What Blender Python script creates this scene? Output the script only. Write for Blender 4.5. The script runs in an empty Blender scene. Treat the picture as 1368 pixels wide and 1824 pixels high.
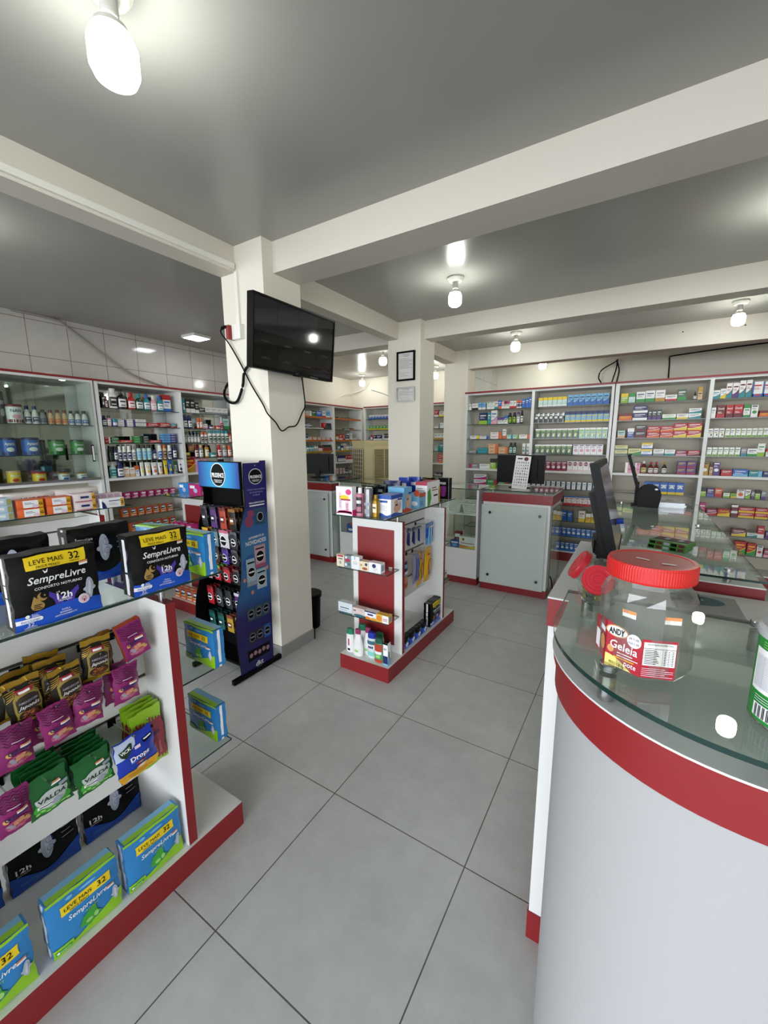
import bpy, bmesh, math, random
from mathutils import Vector, Matrix
random.seed(7)
S = bpy.context.scene
COL = S.collection
PI = math.pi

# ------------------------------------------------------------------ camera, world, exposure
cam_data = bpy.data.cameras.new('camera')
cam = bpy.data.objects.new('camera', cam_data); COL.objects.link(cam)
cam_data.sensor_fit = 'VERTICAL'; cam_data.sensor_height = 36.0; cam_data.sensor_width = 27.0
cam_data.lens = 723.4 / 1824 * 36.0
cam_data.clip_start = 0.02; cam_data.clip_end = 200
_yaw, _pit, _rol = .5569, .1713, -.005
_f = Vector((-math.sin(_yaw)*math.cos(_pit), math.cos(_yaw)*math.cos(_pit), -math.sin(_pit)))
_r = Vector((math.cos(_yaw), math.sin(_yaw), 0)); _u = _r.cross(_f)
_r2 = _r*math.cos(_rol) + _u*math.sin(_rol); _u2 = -_r*math.sin(_rol) + _u*math.cos(_rol)
cam.matrix_world = Matrix(((_r2.x,_u2.x,-_f.x,0),(_r2.y,_u2.y,-_f.y,0),(_r2.z,_u2.z,-_f.z,1.525),(0,0,0,1)))
S.camera = cam
S.view_settings.view_transform = 'Standard'; S.view_settings.look = 'None'
S.view_settings.exposure = 0.0; S.view_settings.gamma = 1.0
S.view_settings.use_curve_mapping = False
cy = S.cycles
cy.use_denoising = True
cy.max_bounces = 9; cy.diffuse_bounces = 4; cy.glossy_bounces = 4; cy.transmission_bounces = 6; cy.transparent_max_bounces = 24
cy.caustics_reflective = False; cy.caustics_refractive = False
cy.sample_clamp_indirect = 6.0

WORLD_STRENGTH = 10.2
BULB = 66.0
PANEL = 28.0
world = bpy.data.worlds.new('daylight'); S.world = world; world.use_nodes = True
wn = world.node_tree.nodes; wl = world.node_tree.links
# hazy street daylight: bright towards the horizon, weaker overhead
_tc = wn.new('ShaderNodeTexCoord'); _sp = wn.new('ShaderNodeSeparateXYZ'); _mr = wn.new('ShaderNodeMapRange'); _rp = wn.new('ShaderNodeValToRGB')
wl.new(_tc.outputs['Generated'], _sp.inputs[0]); wl.new(_sp.outputs['Z'], _mr.inputs[0]); wl.new(_mr.outputs[0], _rp.inputs[0])
_mr.inputs[1].default_value = 0.0; _mr.inputs[2].default_value = 0.6
_rp.color_ramp.elements[0].color = (.93, .98, 1.04, 1); _rp.color_ramp.elements[1].color = (.26, .30, .36, 1)
wl.new(_rp.outputs[0], wn['Background'].inputs[0])
wn['Background'].inputs[1].default_value = WORLD_STRENGTH

# ------------------------------------------------------------------ materials
def lin(h):
    h = h.lstrip('#'); c = [int(h[i:i+2], 16)/255 for i in (0, 2, 4)]
    return tuple((x/12.92 if x <= .04045 else ((x+.055)/1.055)**2.4) for x in c) + (1,)
_mats = {}
def mat(name, hexc, rough=.5, metal=0, coat=0, emit=0, noise=0, bump=0, scale=40, spec=.5):
    if name in _mats: return _mats[name]
    m = bpy.data.materials.new(name); m.use_nodes = True
    nt = m.node_tree; b = nt.nodes['Principled BSDF']
    c = lin(hexc)
    b.inputs['Base Color'].default_value = c; b.inputs['Roughness'].default_value = rough
    b.inputs['Metallic'].default_value = metal; b.inputs['Coat Weight'].default_value = coat
    b.inputs['Specular IOR Level'].default_value = spec
    if emit:
        b.inputs['Emission Color'].default_value = c; b.inputs['Emission Strength'].default_value = emit
    if noise or bump:
        tc = nt.nodes.new('ShaderNodeTexCoord'); nz = nt.nodes.new('ShaderNodeTexNoise')
        nz.inputs['Scale'].default_value = scale; nz.inputs['Detail'].default_value = 5
        nt.links.new(tc.outputs['Object'], nz.inputs['Vector'])
        if noise:
            mx = nt.nodes.new('ShaderNodeMix'); mx.data_type = 'RGBA'
            mx.inputs[6].default_value = tuple(x*(1-noise) for x in c[:3])+(1,)
            mx.inputs[7].default_value = tuple(min(1, x*(1+noise)) for x in c[:3])+(1,)
            nt.links.new(nz.outputs['Fac'], mx.inputs[0]); nt.links.new(mx.outputs[2], b.inputs['Base Color'])
        if bump:
            bp = nt.nodes.new('ShaderNodeBump'); bp.inputs['Strength'].default_value = bump; bp.inputs['Distance'].default_value = .004
            nt.links.new(nz.outputs['Fac'], bp.inputs['Height']); nt.links.new(bp.outputs[0], b.inputs['Normal'])
    _mats[name] = m
    return m
PAL = dict(W='e9e8e4', g='8d8f90', K='0b0b0d', b='78b4da', B='1f62b8', t='b9d8d0', G='2f8f3e', T='1d8a93', O='d9642a', p='e3a3b8',
           R='b9191f', r='6d1319', k='2b2c30', N='18235c', L='8fbb2c', P='57307c', m='8f1646', d='34403a', D='15452a', E='d9b58a',
           A='b98d2c', y='dcd994', V='5a62a8', Y='e8c81e', n='4a2a16', M='b41f70', S='a8a9ab')
def P(k, gloss=False):
    if k in PAL: return mat('print_'+k, PAL[k], .28 if gloss else .42)
    return k
WHITE = mat('white_laminate', 'e3e3e0', .38)
WHITE_SPECK = mat('white_textured_board', 'e0dfdb', .45, noise=.03, scale=300)
RED = mat('red_laminate', '84191d', .4, noise=.05, scale=60)
BACK = mat('shelf_back_board', 'bdb5a4', .6)
GREYTOP = mat('grey_laminate', 'cdcfce', .4, noise=.03, scale=200)
EDGE = mat('glass_edge_green', '14302a', .15)
STEEL = mat('brushed_steel', 'b9b9b9', .22, metal=1)
DKSTEEL = mat('dark_steel', '4a4a4a', .3, metal=1)
BLACKP = mat('black_plastic', '060607', .45, spec=.12)
BLACKM = mat('black_matte', '060606', .6, spec=.1)
DARKG = mat('dark_groove', '4a4038', .5)
WHITEP = mat('white_plastic', 'eceae2', .35)
MIRROR = mat('mirror_back', 'b8bcb8', .04, metal=1)
CHIP = mat('dim_shadow_gap', '1a1a1a', .7)

def glass(name, tint, ior=1.5, rough=0.0, haze=0.0):
    if name in _mats: return _mats[name]
    m = bpy.data.materials.new(name); m.use_nodes = True; nt = m.node_tree; nt.nodes.clear()
    out = nt.nodes.new('ShaderNodeOutputMaterial'); mix = nt.nodes.new('ShaderNodeMixShader')
    tr = nt.nodes.new('ShaderNodeBsdfTransparent'); tr.inputs[0].default_value = lin(tint)
    gl = nt.nodes.new('ShaderNodeBsdfGlossy'); gl.inputs[0].default_value = (1, 1, 1, 1); gl.inputs['Roughness'].default_value = rough
    # Schlick reflectance from the facing angle, the same from both sides of the sheet
    ge = nt.nodes.new('ShaderNodeNewGeometry'); dp = nt.nodes.new('ShaderNodeVectorMath'); dp.operation = 'DOT_PRODUCT'
    nt.links.new(ge.outputs['Normal'], dp.inputs[0]); nt.links.new(ge.outputs['Incoming'], dp.inputs[1])
    def mth(op, a, b=None):
        q = nt.nodes.new('ShaderNodeMath'); q.operation = op
        for i, x in enumerate((a, b)):
            if x is None: continue
            if isinstance(x, (int, float)): q.inputs[i].default_value = x
            else: nt.links.new(x, q.inputs[i])
        return q.outputs[0]
    f0 = ((ior-1)/(ior+1))**2
    c_ = mth('ABSOLUTE', dp.outputs['Value']); k_ = mth('POWER', mth('SUBTRACT', 1.0, c_), 5.0)
    fac = mth('ADD', mth('MULTIPLY', k_, 1-f0), f0)
    nt.links.new(fac, mix.inputs[0]); nt.links.new(tr.outputs[0], mix.inputs[1]); nt.links.new(gl.outputs[0], mix.inputs[2])
    last = mix
    if haze:
        df = nt.nodes.new('ShaderNodeBsdfDiffuse'); df.inputs[0].default_value = lin('e9efe9')
        m2 = nt.nodes.new('ShaderNodeMixShader'); m2.inputs[0].default_value = haze
        nt.links.new(mix.outputs[0], m2.inputs[1]); nt.links.new(df.outputs[0], m2.inputs[2]); last = m2
    nt.links.new(last.outputs[0], out.inputs[0]); _mats[name] = m
    return m
GLASS = glass('clear_glass', 'f3f8f5')
GLASSTOP = glass('counter_glass', 'eff6f2', 1.55, haze=.03)
FROST = glass('pale_door_glass', 'f6faf8', 1.5, .03, haze=.45)
PET = glass('clear_plastic', 'eae9e4', 1.62, .04, haze=.05)
CURVEW = mat('darkened_white_laminate', 'a3a3a3', .45, noise=.02, scale=300)  # white counter front, its colour darkened to offset strong daylight near the shopfront

# ------------------------------------------------------------------ mesh builder
class MB:
    def __init__(s): s.v = []; s.f = []; s.m = []; s.s = []; s.mats = []; s.X = Matrix.Identity(4)
    def mi(s, m):
        m = P(m) if isinstance(m, str) else m
        if m not in s.mats: s.mats.append(m)
        return s.mats.index(m)
    def add(s, vs, fs, m, smooth=False):
        b = len(s.v); i = s.mi(m)
        s.v.extend((s.X @ Vector(v))[:] for v in vs)
        for f in fs: s.f.append(tuple(b+k for k in f)); s.m.append(i); s.s.append(smooth)
    def box(s, x0, y0, z0, x1, y1, z1, m, ms=None):
        """ms: optional dict of side -> material (x-,x+,y-,y+,z-,z+)"""
        v = [(x0,y0,z0),(x1,y0,z0),(x1,y1,z0),(x0,y1,z0),(x0,y0,z1),(x1,y0,z1),(x1,y1,z1),(x0,y1,z1)]
        F = {'z-':(3,2,1,0),'z+':(4,5,6,7),'y-':(0,1,5,4),'x+':(1,2,6,5),'y+':(2,3,7,6),'x-':(3,0,4,7)}
        for k, f in F.items(): s.add([v[i] for i in f], [(0,1,2,3)], (ms or {}).get(k, m))
        return s
    def prism(s, pts, z0, z1, m, top=None, bottom=True, smooth=False):
        n = len(pts)
        a = [(x,y,z0) for x,y in pts]; b = [(x,y,z1) for x,y in pts]
        s.add(a+b, [(i,(i+1)%n,n+(i+1)%n,n+i) for i in range(n)], m, smooth)
        s.add(b, [tuple(range(n))], top or m)
        if bottom: s.add(a, [tuple(range(n-1,-1,-1))], m)
        return s
    def lathe(s, prof, seg, m, sy=1.0, c=(0,0), smooth=True, cap=True):
        """prof: list of (r,z) or (r,z,mat) rings from bottom to top; material of a ring colours the band above it"""
        for k in range(len(prof)-1):
            p, q = prof[k], prof[k+1]; mm = p[2] if len(p) > 2 else m
            vs = []
            for r, z in ((p[0],p[1]),(q[0],q[1])):
                for i in range(seg):
                    a = 2*PI*i/seg; vs.append((c[0]+r*math.cos(a), c[1]+r*sy*math.sin(a), z))
            s.add(vs, [(i,(i+1)%seg,seg+(i+1)%seg,seg+i) for i in range(seg)], mm, smooth)
        if cap:
            for (r, z, *mm), rev in ((prof[0], True), (prof[-1], False)):
                if r > 1e-5:
                    vs = [(c[0]+r*math.cos(2*PI*i/seg), c[1]+r*sy*math.sin(2*PI*i/seg), z) for i in range(seg)]
                    o = tuple(range(seg)); s.add(vs, [o[::-1] if rev else o], (prof[-2][2] if (not rev and len(prof[-2]) > 2) else (mm[0] if mm else m)))
        return s
    def tube(s, pts, r, m, seg=8, cap=True):
        pts = [Vector(p) for p in pts]; n = len(pts); rings = []
        for i, p in enumerate(pts):
            t = (pts[min(i+1,n-1)]-pts[max(i-1,0)]).normalized()
            up = Vector((0,0,1)) if abs(t.z) < .9 else Vector((1,0,0))
            a = t.cross(up).normalized(); b = t.cross(a).normalized()
            rings.append([(p+a*r*math.cos(2*PI*k/seg)+b*r*math.sin(2*PI*k/seg))[:] for k in range(seg)])
        vs = [v for R_ in rings for v in R_]
        fs = [(i*seg+k, i*seg+(k+1)%seg, (i+1)*seg+(k+1)%seg, (i+1)*seg+k) for i in range(n-1) for k in range(seg)]
        s.add(vs, fs, m, True)
        if cap: s.add(rings[0], [tuple(range(seg))], m); s.add(rings[-1], [tuple(range(seg-1,-1,-1))], m)
        return s
    def pane(s, x0, y0, z0, x1, y1, z1, g=None, e=None):
        """a sheet of glass: the two big faces glass, the four narrow faces its green edge"""
        d = [x1-x0, y1-y0, z1-z0]; k = d.index(min(d)); ax = 'xyz'[k]
        return s.box(x0,y0,z0,x1,y1,z1, e or EDGE, {ax+'-': g or GLASS, ax+'+': g or GLASS})
    def mesh(s, name):
        me = bpy.data.meshes.new(name); me.from_pydata(s.v, [], s.f)
        for m in s.mats: me.materials.append(m)
        me.polygons.foreach_set('material_index', s.m); me.polygons.foreach_set('use_smooth', s.s)
        me.update()
        if any(s.s): me.set_sharp_from_angle(angle=math.radians(42))
        return me
def smooth_pts(pts, n=6):
    P_ = [Vector(p) for p in pts]; o = []
    for i in range(len(P_)-1):
        p0, p1, p2, p3 = P_[max(i-1,0)], P_[i], P_[i+1], P_[min(i+2,len(P_)-1)]
        for k in range(n):
            t = k/n; o.append(.5*((2*p1)+(-p0+p2)*t+(2*p0-5*p1+4*p2-p3)*t*t+(-p0+3*p1-3*p2+p3)*t**3))
    return o+[P_[-1]]

# ------------------------------------------------------------------ printed lettering and shapes on a face
_txt = {}
def glyphs(txt, shear=0, bold=0):
    k = (txt, shear, bold)
    if k in _txt: return _txt[k]
    cu = bpy.data.curves.new('lettering', 'FONT'); cu.body = txt; cu.shear = shear; cu.offset = bold; cu.resolution_u = 2
    o = bpy.data.objects.new('lettering', cu); COL.objects.link(o)
    dg = bpy.context.evaluated_depsgraph_get(); dg.update()
    me = o.evaluated_get(dg).to_mesh()
    vs = [(v.co.x, v.co.y) for v in me.vertices]; fs = [tuple(p.vertices) for p in me.polygons]
    o.evaluated_get(dg).to_mesh_clear(); bpy.data.objects.remove(o); bpy.data.curves.remove(cu)
    xs = [v[0] for v in vs] or [0]; ys = [v[1] for v in vs] or [0]
    r = (vs, fs, min(xs), max(xs), min(ys), max(ys)); _txt[k] = r
    return r
LAY = .0004
class Fr:
    """A face to print on: pos(u, v, offset) gives the point in the mesh's own space."""
    def __init__(s, mb, pos, n=1): s.mb = mb; s.pos = pos; s.n = n
    def _put(s, pts, fs, m, l): s.mb.add([s.pos(u, v, l*LAY) for u, v in pts], fs, m, s.n > 1)
    def rect(s, u0, v0, u1, v1, m, l=1):
        n = s.n
        pts = [(u0+(u1-u0)*i/n, v0+(v1-v0)*j/n) for j in range(n+1) for i in range(n+1)]
        s._put(pts, [(j*(n+1)+i, j*(n+1)+i+1, (j+1)*(n+1)+i+1, (j+1)*(n+1)+i) for j in range(n) for i in range(n)], m, l)
    def band(s, u0, u1, lo, hi, m, l=1, n=None):
        """area between two curves lo(t), hi(t), t 0..1 along u"""
        n = n or max(10, s.n*2); k = max(1, s.n//2)
        pts = []
        for i in range(n+1):
            t = i/n; a, b = lo(t), hi(t)
            for j in range(k+1): pts.append((u0+(u1-u0)*t, a+(b-a)*j/k))
        s._put(pts, [(i*(k+1)+j, (i+1)*(k+1)+j, (i+1)*(k+1)+j+1, i*(k+1)+j+1) for i in range(n) for j in range(k)], m, l)
    def poly(s, pts, m, l=1):
        if s.n == 1: return s._put(pts, [tuple(range(len(pts)))], m, l)
        bm = bmesh.new(); bm.faces.new([bm.verts.new((u, v, 0)) for u, v in pts])
        bmesh.ops.triangulate(bm, faces=bm.faces[:]); bmesh.ops.subdivide_edges(bm, edges=bm.edges[:], cuts=3, use_grid_fill=True)
        bm.verts.index_update(); bm.faces.ensure_lookup_table(); bm.normal_update()
        fs = [tuple(v.index for v in (f.verts if f.normal.z > 0 else reversed(f.verts))) for f in bm.faces]
        s._put([(v.co.x, v.co.y) for v in bm.verts], fs, m, l); bm.free()
    def ell(s, cu, cv, ru, rv, m, l=1, n=20):
        R_ = 1 if s.n == 1 else 4
        pts = [(cu, cv)]+[(cu+ru*k/R_*math.cos(2*PI*i/n), cv+rv*k/R_*math.sin(2*PI*i/n)) for k in range(1, R_+1) for i in range(n)]
        fs = [(0, 1+i, 1+(i+1) % n) for i in range(n)]
        for k in range(R_-1): fs += [(1+k*n+i, 1+(k+1)*n+i, 1+(k+1)*n+(i+1) % n, 1+k*n+(i+1) % n) for i in range(n)]
        s._put(pts, fs, m, l)
    def ring(s, cu, cv, ru, rv, w, m, l=1, n=24):
        pts = [(cu+(ru-q)*math.cos(2*PI*i/n), cv+(rv-q)*math.sin(2*PI*i/n)) for i in range(n) for q in (0, w)]
        s._put(pts, [(2*i, (2*i+2) % (2*n), (2*i+3) % (2*n), 2*i+1) for i in range(n)], m, l)
    def text(s, t, cu, cv, h, m, l=2, w=None, al='C', ang=0, shear=0, bold=0):
        vs, fs, x0, x1, y0, y1 = glyphs(t, shear, bold)
        k = h/.70; kx = k
        if w: kx = w/(x1-x0)
        ox = {'C': (x0+x1)/2, 'L': x0, 'R': x1}[al]
        ca, sa = math.cos(ang), math.sin(ang); pts = []
        for x, y in vs:
            a, b = (x-ox)*kx, (y-.35)*k
            pts.append((cu+a*ca-b*sa, cv+a*sa+b*ca))
        s._put(pts, fs, m, l)
    def lines(s, u0, v0, u1, v1, n, m, l=2, fill=.4):
        h = (v1-v0)/n
        for i in range(n):
            s.rect(u0, v0+h*i, u1-(u1-u0)*(.25 if i % 3 == 1 else 0), v0+h*i+h*fill, m, l)
def flat(mb, o, u, v, n=1):
    o, u, v = Vector(o), Vector(u).normalized(), Vector(v).normalized(); nn = u.cross(v)
    return Fr(mb, lambda a, b, off: (o+u*a+v*b+nn*off)[:], n)
def cylf(mb, r, z0=0, sy=1.0, c=(0,0), n=8):
    """front (facing -Y) of an upright cylinder: u is arc length from the middle of the front"""
    def pos(u, v, off):
        a = -PI/2+u/r; return (c[0]+(r+off)*math.cos(a), c[1]+(r+off)*sy*math.sin(a), z0+v)
    return Fr(mb, pos, n)

# ------------------------------------------------------------------ objects
def obj(name, mb, parent=None, loc=None, rz=0, rot=None):
    me = mb if isinstance(mb, bpy.types.Mesh) else mb.mesh(name)
    o = bpy.data.objects.new(name, me); COL.objects.link(o)
    if parent: o.parent = parent
    if loc: o.location = loc
    o.rotation_euler = rot if rot else (0, 0, rz)
    return o
LABELS = {}
def tag(o, label, cat, group=None):
    n = len(label.split())
    if n > 16 or n < 4: print('LABEL LENGTH', n, label)
    if label in LABELS: print('LABEL TWICE', label)
    LABELS[label] = 1
    o['label'] = label; o['category'] = cat
    if group: o['group'] = group
    return o
def thing(name, label, cat, loc=(0,0,0), rz=0, group=None):
    o = bpy.data.objects.new(name, None); COL.objects.link(o); o.empty_display_size = .05
    o.location = loc; o.rotation_euler = (0, 0, rz)
    return tag(o, label, cat, group)
def struct(name, mb, **k):
    o = obj(name, mb, **k); o['kind'] = 'structure'; return o
ORD = ['first','second','third','fourth','fifth','sixth','seventh','eighth','ninth','tenth','eleventh','twelfth','thirteenth','fourteenth']
NUM = ['zero','one','two','three','four','five','six','seven','eight','nine','ten','eleven','twelve','thirteen','fourteen']
# ------------------------------------------------------------------ the room
ZC = 2.755; XL, XR, YF, YB = -5.08, 3.3, -3.2, 6.9
def tile_mat(name, c1, c2, grout, size, off, rough, axis='XY', mort=.003, nscale=6, bump=0):
    m = bpy.data.materials.new(name); m.use_nodes = True; nt = m.node_tree; b = nt.nodes['Principled BSDF']
    tc = nt.nodes.new('ShaderNodeTexCoord'); sp = nt.nodes.new('ShaderNodeSeparateXYZ'); cb = nt.nodes.new('ShaderNodeCombineXYZ')
    nt.links.new(tc.outputs['Object'], sp.inputs[0])
    for k, a in enumerate(axis):
        ad = nt.nodes.new('ShaderNodeMath'); ad.operation = 'SUBTRACT'; ad.inputs[1].default_value = off[k]
        nt.links.new(sp.outputs[a], ad.inputs[0]); nt.links.new(ad.outputs[0], cb.inputs[k])
    br = nt.nodes.new('ShaderNodeTexBrick'); br.offset = 0; br.squash = 1
    br.inputs['Scale'].default_value = 1; br.inputs['Brick Width'].default_value = size[0]; br.inputs['Row Height'].default_value = size[1]
    br.inputs['Mortar Size'].default_value = mort; br.inputs['Mortar Smooth'].default_value = .1; br.inputs['Bias'].default_value = 0
    br.inputs['Color1'].default_value = lin(c1); br.inputs['Color2'].default_value = lin(c2); br.inputs['Mortar'].default_value = lin(grout)
    nt.links.new(cb.outputs[0], br.inputs['Vector'])
    nz = nt.nodes.new('ShaderNodeTexNoise'); nz.inputs['Scale'].default_value = nscale; nz.inputs['Detail'].default_value = 8; nz.inputs['Roughness'].default_value = .7
    nt.links.new(tc.outputs['Object'], nz.inputs['Vector'])
    rp = nt.nodes.new('ShaderNodeMapRange'); rp.inputs[1].default_value = .3; rp.inputs[2].default_value = .7; rp.inputs[3].default_value = .90; rp.inputs[4].default_value = 1.07
    nt.links.new(nz.outputs['Fac'], rp.inputs[0])
    mx = nt.nodes.new('ShaderNodeMix'); mx.data_type = 'RGBA'; mx.blend_type = 'MULTIPLY'; mx.inputs[0].default_value = 1
    nt.links.new(br.outputs['Color'], mx.inputs[6]); nt.links.new(rp.outputs[0], mx.inputs[7]); nt.links.new(mx.outputs[2], b.inputs['Base Color'])
    b.inputs['Roughness'].default_value = rough
    bp = nt.nodes.new('ShaderNodeBump'); bp.inputs['Strength'].default_value = .5; bp.inputs['Distance'].default_value = .0015; bp.invert = True
    nt.links.new(br.outputs['Fac'], bp.inputs['Height'])
    if bump:
        b2 = nt.nodes.new('ShaderNodeBump'); b2.inputs['Strength'].default_value = bump; b2.inputs['Distance'].default_value = .003
        n2 = nt.nodes.new('ShaderNodeTexNoise'); n2.inputs['Scale'].default_value = 14
        nt.links.new(tc.outputs['Object'], n2.inputs['Vector']); nt.links.new(n2.outputs['Fac'], b2.inputs['Height'])
        nt.links.new(bp.outputs[0], b2.inputs['Normal']); bp = b2
    nt.links.new(bp.outputs[0], b.inputs['Normal'])
    return m
FLOORM = tile_mat('floor_tiles', 'bcbdba', 'c0c1be', '5a5752', (.6002, .6002), (-1.0099, .599), .30, mort=.0022, nscale=9)
TILEL = tile_mat('wall_tiles', 'c3bfb7', 'c8c4bc', '6f665c', (.34, .34), (1.697-3.4, 2.703-3.4), .10, 'YZ', mort=.0025, nscale=3, bump=.12)
PAINT = mat('wall_paint', 'e9e3d5', .75, noise=.02, bump=.12, scale=90)
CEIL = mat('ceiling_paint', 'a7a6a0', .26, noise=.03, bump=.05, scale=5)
BEAM = mat('beam_paint', 'dad3c7', .6, noise=.02, bump=.15, scale=60)
SKIRT = mat('skirting_tile', '9a9a96', .4, noise=.05, scale=20)

struct('floor', MB().box(XL-.1, YF-.5, -.1, XR+.1, YB+.1, 0, FLOORM))
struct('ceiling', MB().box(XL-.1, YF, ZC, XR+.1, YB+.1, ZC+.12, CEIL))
struct('wall_left', MB().box(XL-.15, YF, 0, XL, YB+.1, ZC, TILEL))
# the far stretch of the same wall is painted, not tiled
struct('wall_left_far', MB().box(XL, 4.05, 0, XL+.006, YB, ZC, PAINT))
struct('wall_back', MB().box(XL-.1, YB, 0, XR+.1, YB+.15, ZC, PAINT))
struct('wall_right', MB().box(XR, YF, 0, XR+.15, YB+.1, ZC, PAINT))
struct('wall_niche', MB().box(-2.2, 5.86, 0, -2.09, YB, ZC, tile_mat('niche_tiles', 'cfd0cb', 'd2d3ce', '6f6a62', (.40, .60), (6.25, 2.43), .2, 'YZ', mort=.002, nscale=3)))
pave = mat('pavement_concrete', '9a9690', .8, noise=.08, scale=4)
struct('pavement', MB().box(-12, -14, -.12, 12, YF-.5, -.02, pave))

def pillar(x0, x1, y0, y1, skirt=True):
    p = struct('pillar', MB().box(x0, y0, 0, x1, y1, ZC, PAINT))
    if skirt:
        b = MB(); e = .012
        for a in ((x0-e,y0-e,x1+e,y0),(x1,y0,x1+e,y1+e),(x0-e,y1,x1+e,y1+e),(x0-e,y0,x0,y1)): b.box(a[0],a[1],0,a[2],a[3],.085,SKIRT)
        struct('baseboard_pillar', b)
pillar(-2.445, -2.053, 1.905, 2.232)
pillar(-2.385, -1.998, 3.931, 4.268)
pillar(-2.436, -2.092, 5.56, 5.86, False)
def beam(x0, x1, y0, y1, z0): struct('ceiling_beam', MB().box(x0, y0, z0, x1, y1, ZC, BEAM))
beam(-2.447, -2.303, YF, 1.905, 2.600)
beam(-2.053, XR, 1.992, 2.230, 2.574)
beam(-2.383, -2.256, 2.232, 3.931, 2.585)
beam(-1.998, XR, 4.028, 4.20, 2.578)
beam(XL, -2.385, 4.045, 4.265, 2.585)
beam(-2.436, -2.285, 4.268, 5.56, 2.598)
beam(-2.092, XR, 5.59, 5.76, 2.508)
# drilled holes in the rear beam
b = MB()
for x, z in ((.287, 2.664), (.796, 2.658)):
    b.X = Matrix.Translation((x, 5.59, z)) @ Matrix.Rotation(PI/2, 4, 'X'); b.lathe([(.007, 0), (.007, .004)], 10, CHIP)
b.X = Matrix.Identity(4); struct('beam_drill_hole', b)
# shopfront opening behind the photographer: header, jambs
SHOP = mat('shopfront_frame', 'c9c9c6', .5)
struct('wall_front', MB().box(XL, YF-.1, 2.5, XR, YF, ZC, PAINT).box(XL, YF-.1, 0, XL+.3, YF, 2.5, PAINT).box(XR-.3, YF-.1, 0, XR, YF, 2.5, PAINT))
pl = bpy.data.lights.new('doorway_daylight_portal', 'AREA'); pl.shape = 'RECTANGLE'; pl.size = XR-XL-.6; pl.size_y = 2.5
po = bpy.data.objects.new('doorway_daylight_portal', pl); COL.objects.link(po); po.location = ((XL+XR)/2, YF-.02, 1.25); po.rotation_euler = (PI/2, 0, 0)
pl.cycles.is_portal = True

# ------------------------------------------------------------------ lamps
BULBM = mat('lit_bulb', 'f8fbf2', .4, emit=BULB)
PANELM = mat('lit_panel', 'f4f8ff', .4, emit=PANEL)
def bulb(x, y, label, r=.05, drop=0.0):
    t = thing('ceiling_bulb', label, 'light bulb', (x, y, ZC), 0, 'bare bulbs on the ceiling')
    obj('canopy', MB().lathe([(.03, -.034), (.05, -.03), (.062, -.012), (.064, 0)], 28, WHITEP), t)
    obj('socket', MB().lathe([(.021, -.085-drop), (.023, -.07-drop), (.020, -.03)], 20, WHITEP), t)
    z = -.085-drop; k = r/.05
    obj('bulb_base', MB().lathe([(.041*k, z-.028*k), (.034*k, z-.014*k), (.022, z)], 24, WHITEP, cap=False), t)
    obj('glass_bulb', MB().lathe([(.001, z-.125*k), (.028*k, z-.122*k), (.042*k, z-.113*k), (.05*k, z-.095*k), (.05*k, z-.05*k), (.041*k, z-.028*k)], 28, BULBM), t)
bulb(-1.335, .735, 'large lit bulb nearest the shopfront, above the feminine pads gondola', .062)
bulb(-1.300, 3.135, 'lit bulb between first and second cross beams, above the small gondola')
bulb(-1.315, 5.000, 'lit bulb between rear beams, above the white counter with monitor')
bulb(.660, 5.020, 'lit bulb between rear beams, above the long glass counter')
bulb(-3.050, 4.890, 'lit bulb beyond the television, beside the pillar with framed notices')
bulb(-4.480, 6.450, 'lit bulb in the far corner above the corner shelves')
bulb(-2.975, 6.400, 'lit bulb seen in the gap between notice pillar and rear column')
bulb(-1.290, 6.420, 'lit bulb mostly hidden behind the rear beam, over the wall shelves')
bulb(.620, 3.110, 'lit bulb between the first two cross beams above the cash desk')
bulb(-3.280, .740, 'lit bulb beyond the front beam, near the glass door cabinet')
t = thing('ceiling_panel_light', 'square flush white panel light near the tiled wall', 'ceiling light', (-4.52, 3.12, ZC), .05)
obj('panel_frame', MB().box(-.115, -.115, -.028, .115, .115, 0, WHITEP), t)
obj('diffuser', MB().box(-.10, -.10, -.031, .10, .10, -.0285, PANELM), t)

# ------------------------------------------------------------------ cable runs, sockets
def cable(pts, r, label, name='power_cable', m=BLACKP, n=6):
    return tag(obj(name, MB().tube(smooth_pts(pts, n), r, m)), label, 'cable')
b = MB().box(-2.303, -1.9, 2.615, -2.287, 1.89, 2.645, WHITEP)
tag(obj('cable_conduit', b), 'white cable trunking along the side of the front beam', 'conduit')
b = MB().box(-2.300, 1.889, 2.285, -2.274, 1.905, 2.60, WHITEP)
tag(obj('cable_conduit', b), 'short white trunking down the television pillar to a socket', 'conduit')
t = thing('wall_socket', 'white surface socket box with red plug adapter on pillar', 'socket', (-2.295, 1.905, 2.235))
obj('socket_box', MB().box(-.035, -.035, -.045, .045, 0, .045, WHITEP), t)
obj('plug_adapter', MB().box(-.062, -.06, -.043, -.036, -.004, .042, mat('red_plug', '8f1c1c', .4)), t)
obj('plug', MB().tube([(-.05, -.05, .03), (-.075, -.055, .035), (-.105, -.055, .03)], .011, BLACKP), t)
cable([(-2.40,1.848,2.266),(-2.425,1.86,2.24),(-2.378,1.885,2.167),(-2.279,1.89,2.025),(-2.198,1.89,1.899),(-2.101,1.89,1.774),(-2.052,1.885,1.706),(-2.035,1.933,1.654),(-2.035,1.984,1.60),(-2.035,2.051,1.627),(-2.035,2.124,1.642),(-2.035,2.186,1.728),(-2.035,2.218,1.782),(-2.035,2.21,1.884),(-2.04,2.2,1.99)], .0045, 'thin black cable looping from the socket down the television pillar')
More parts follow.
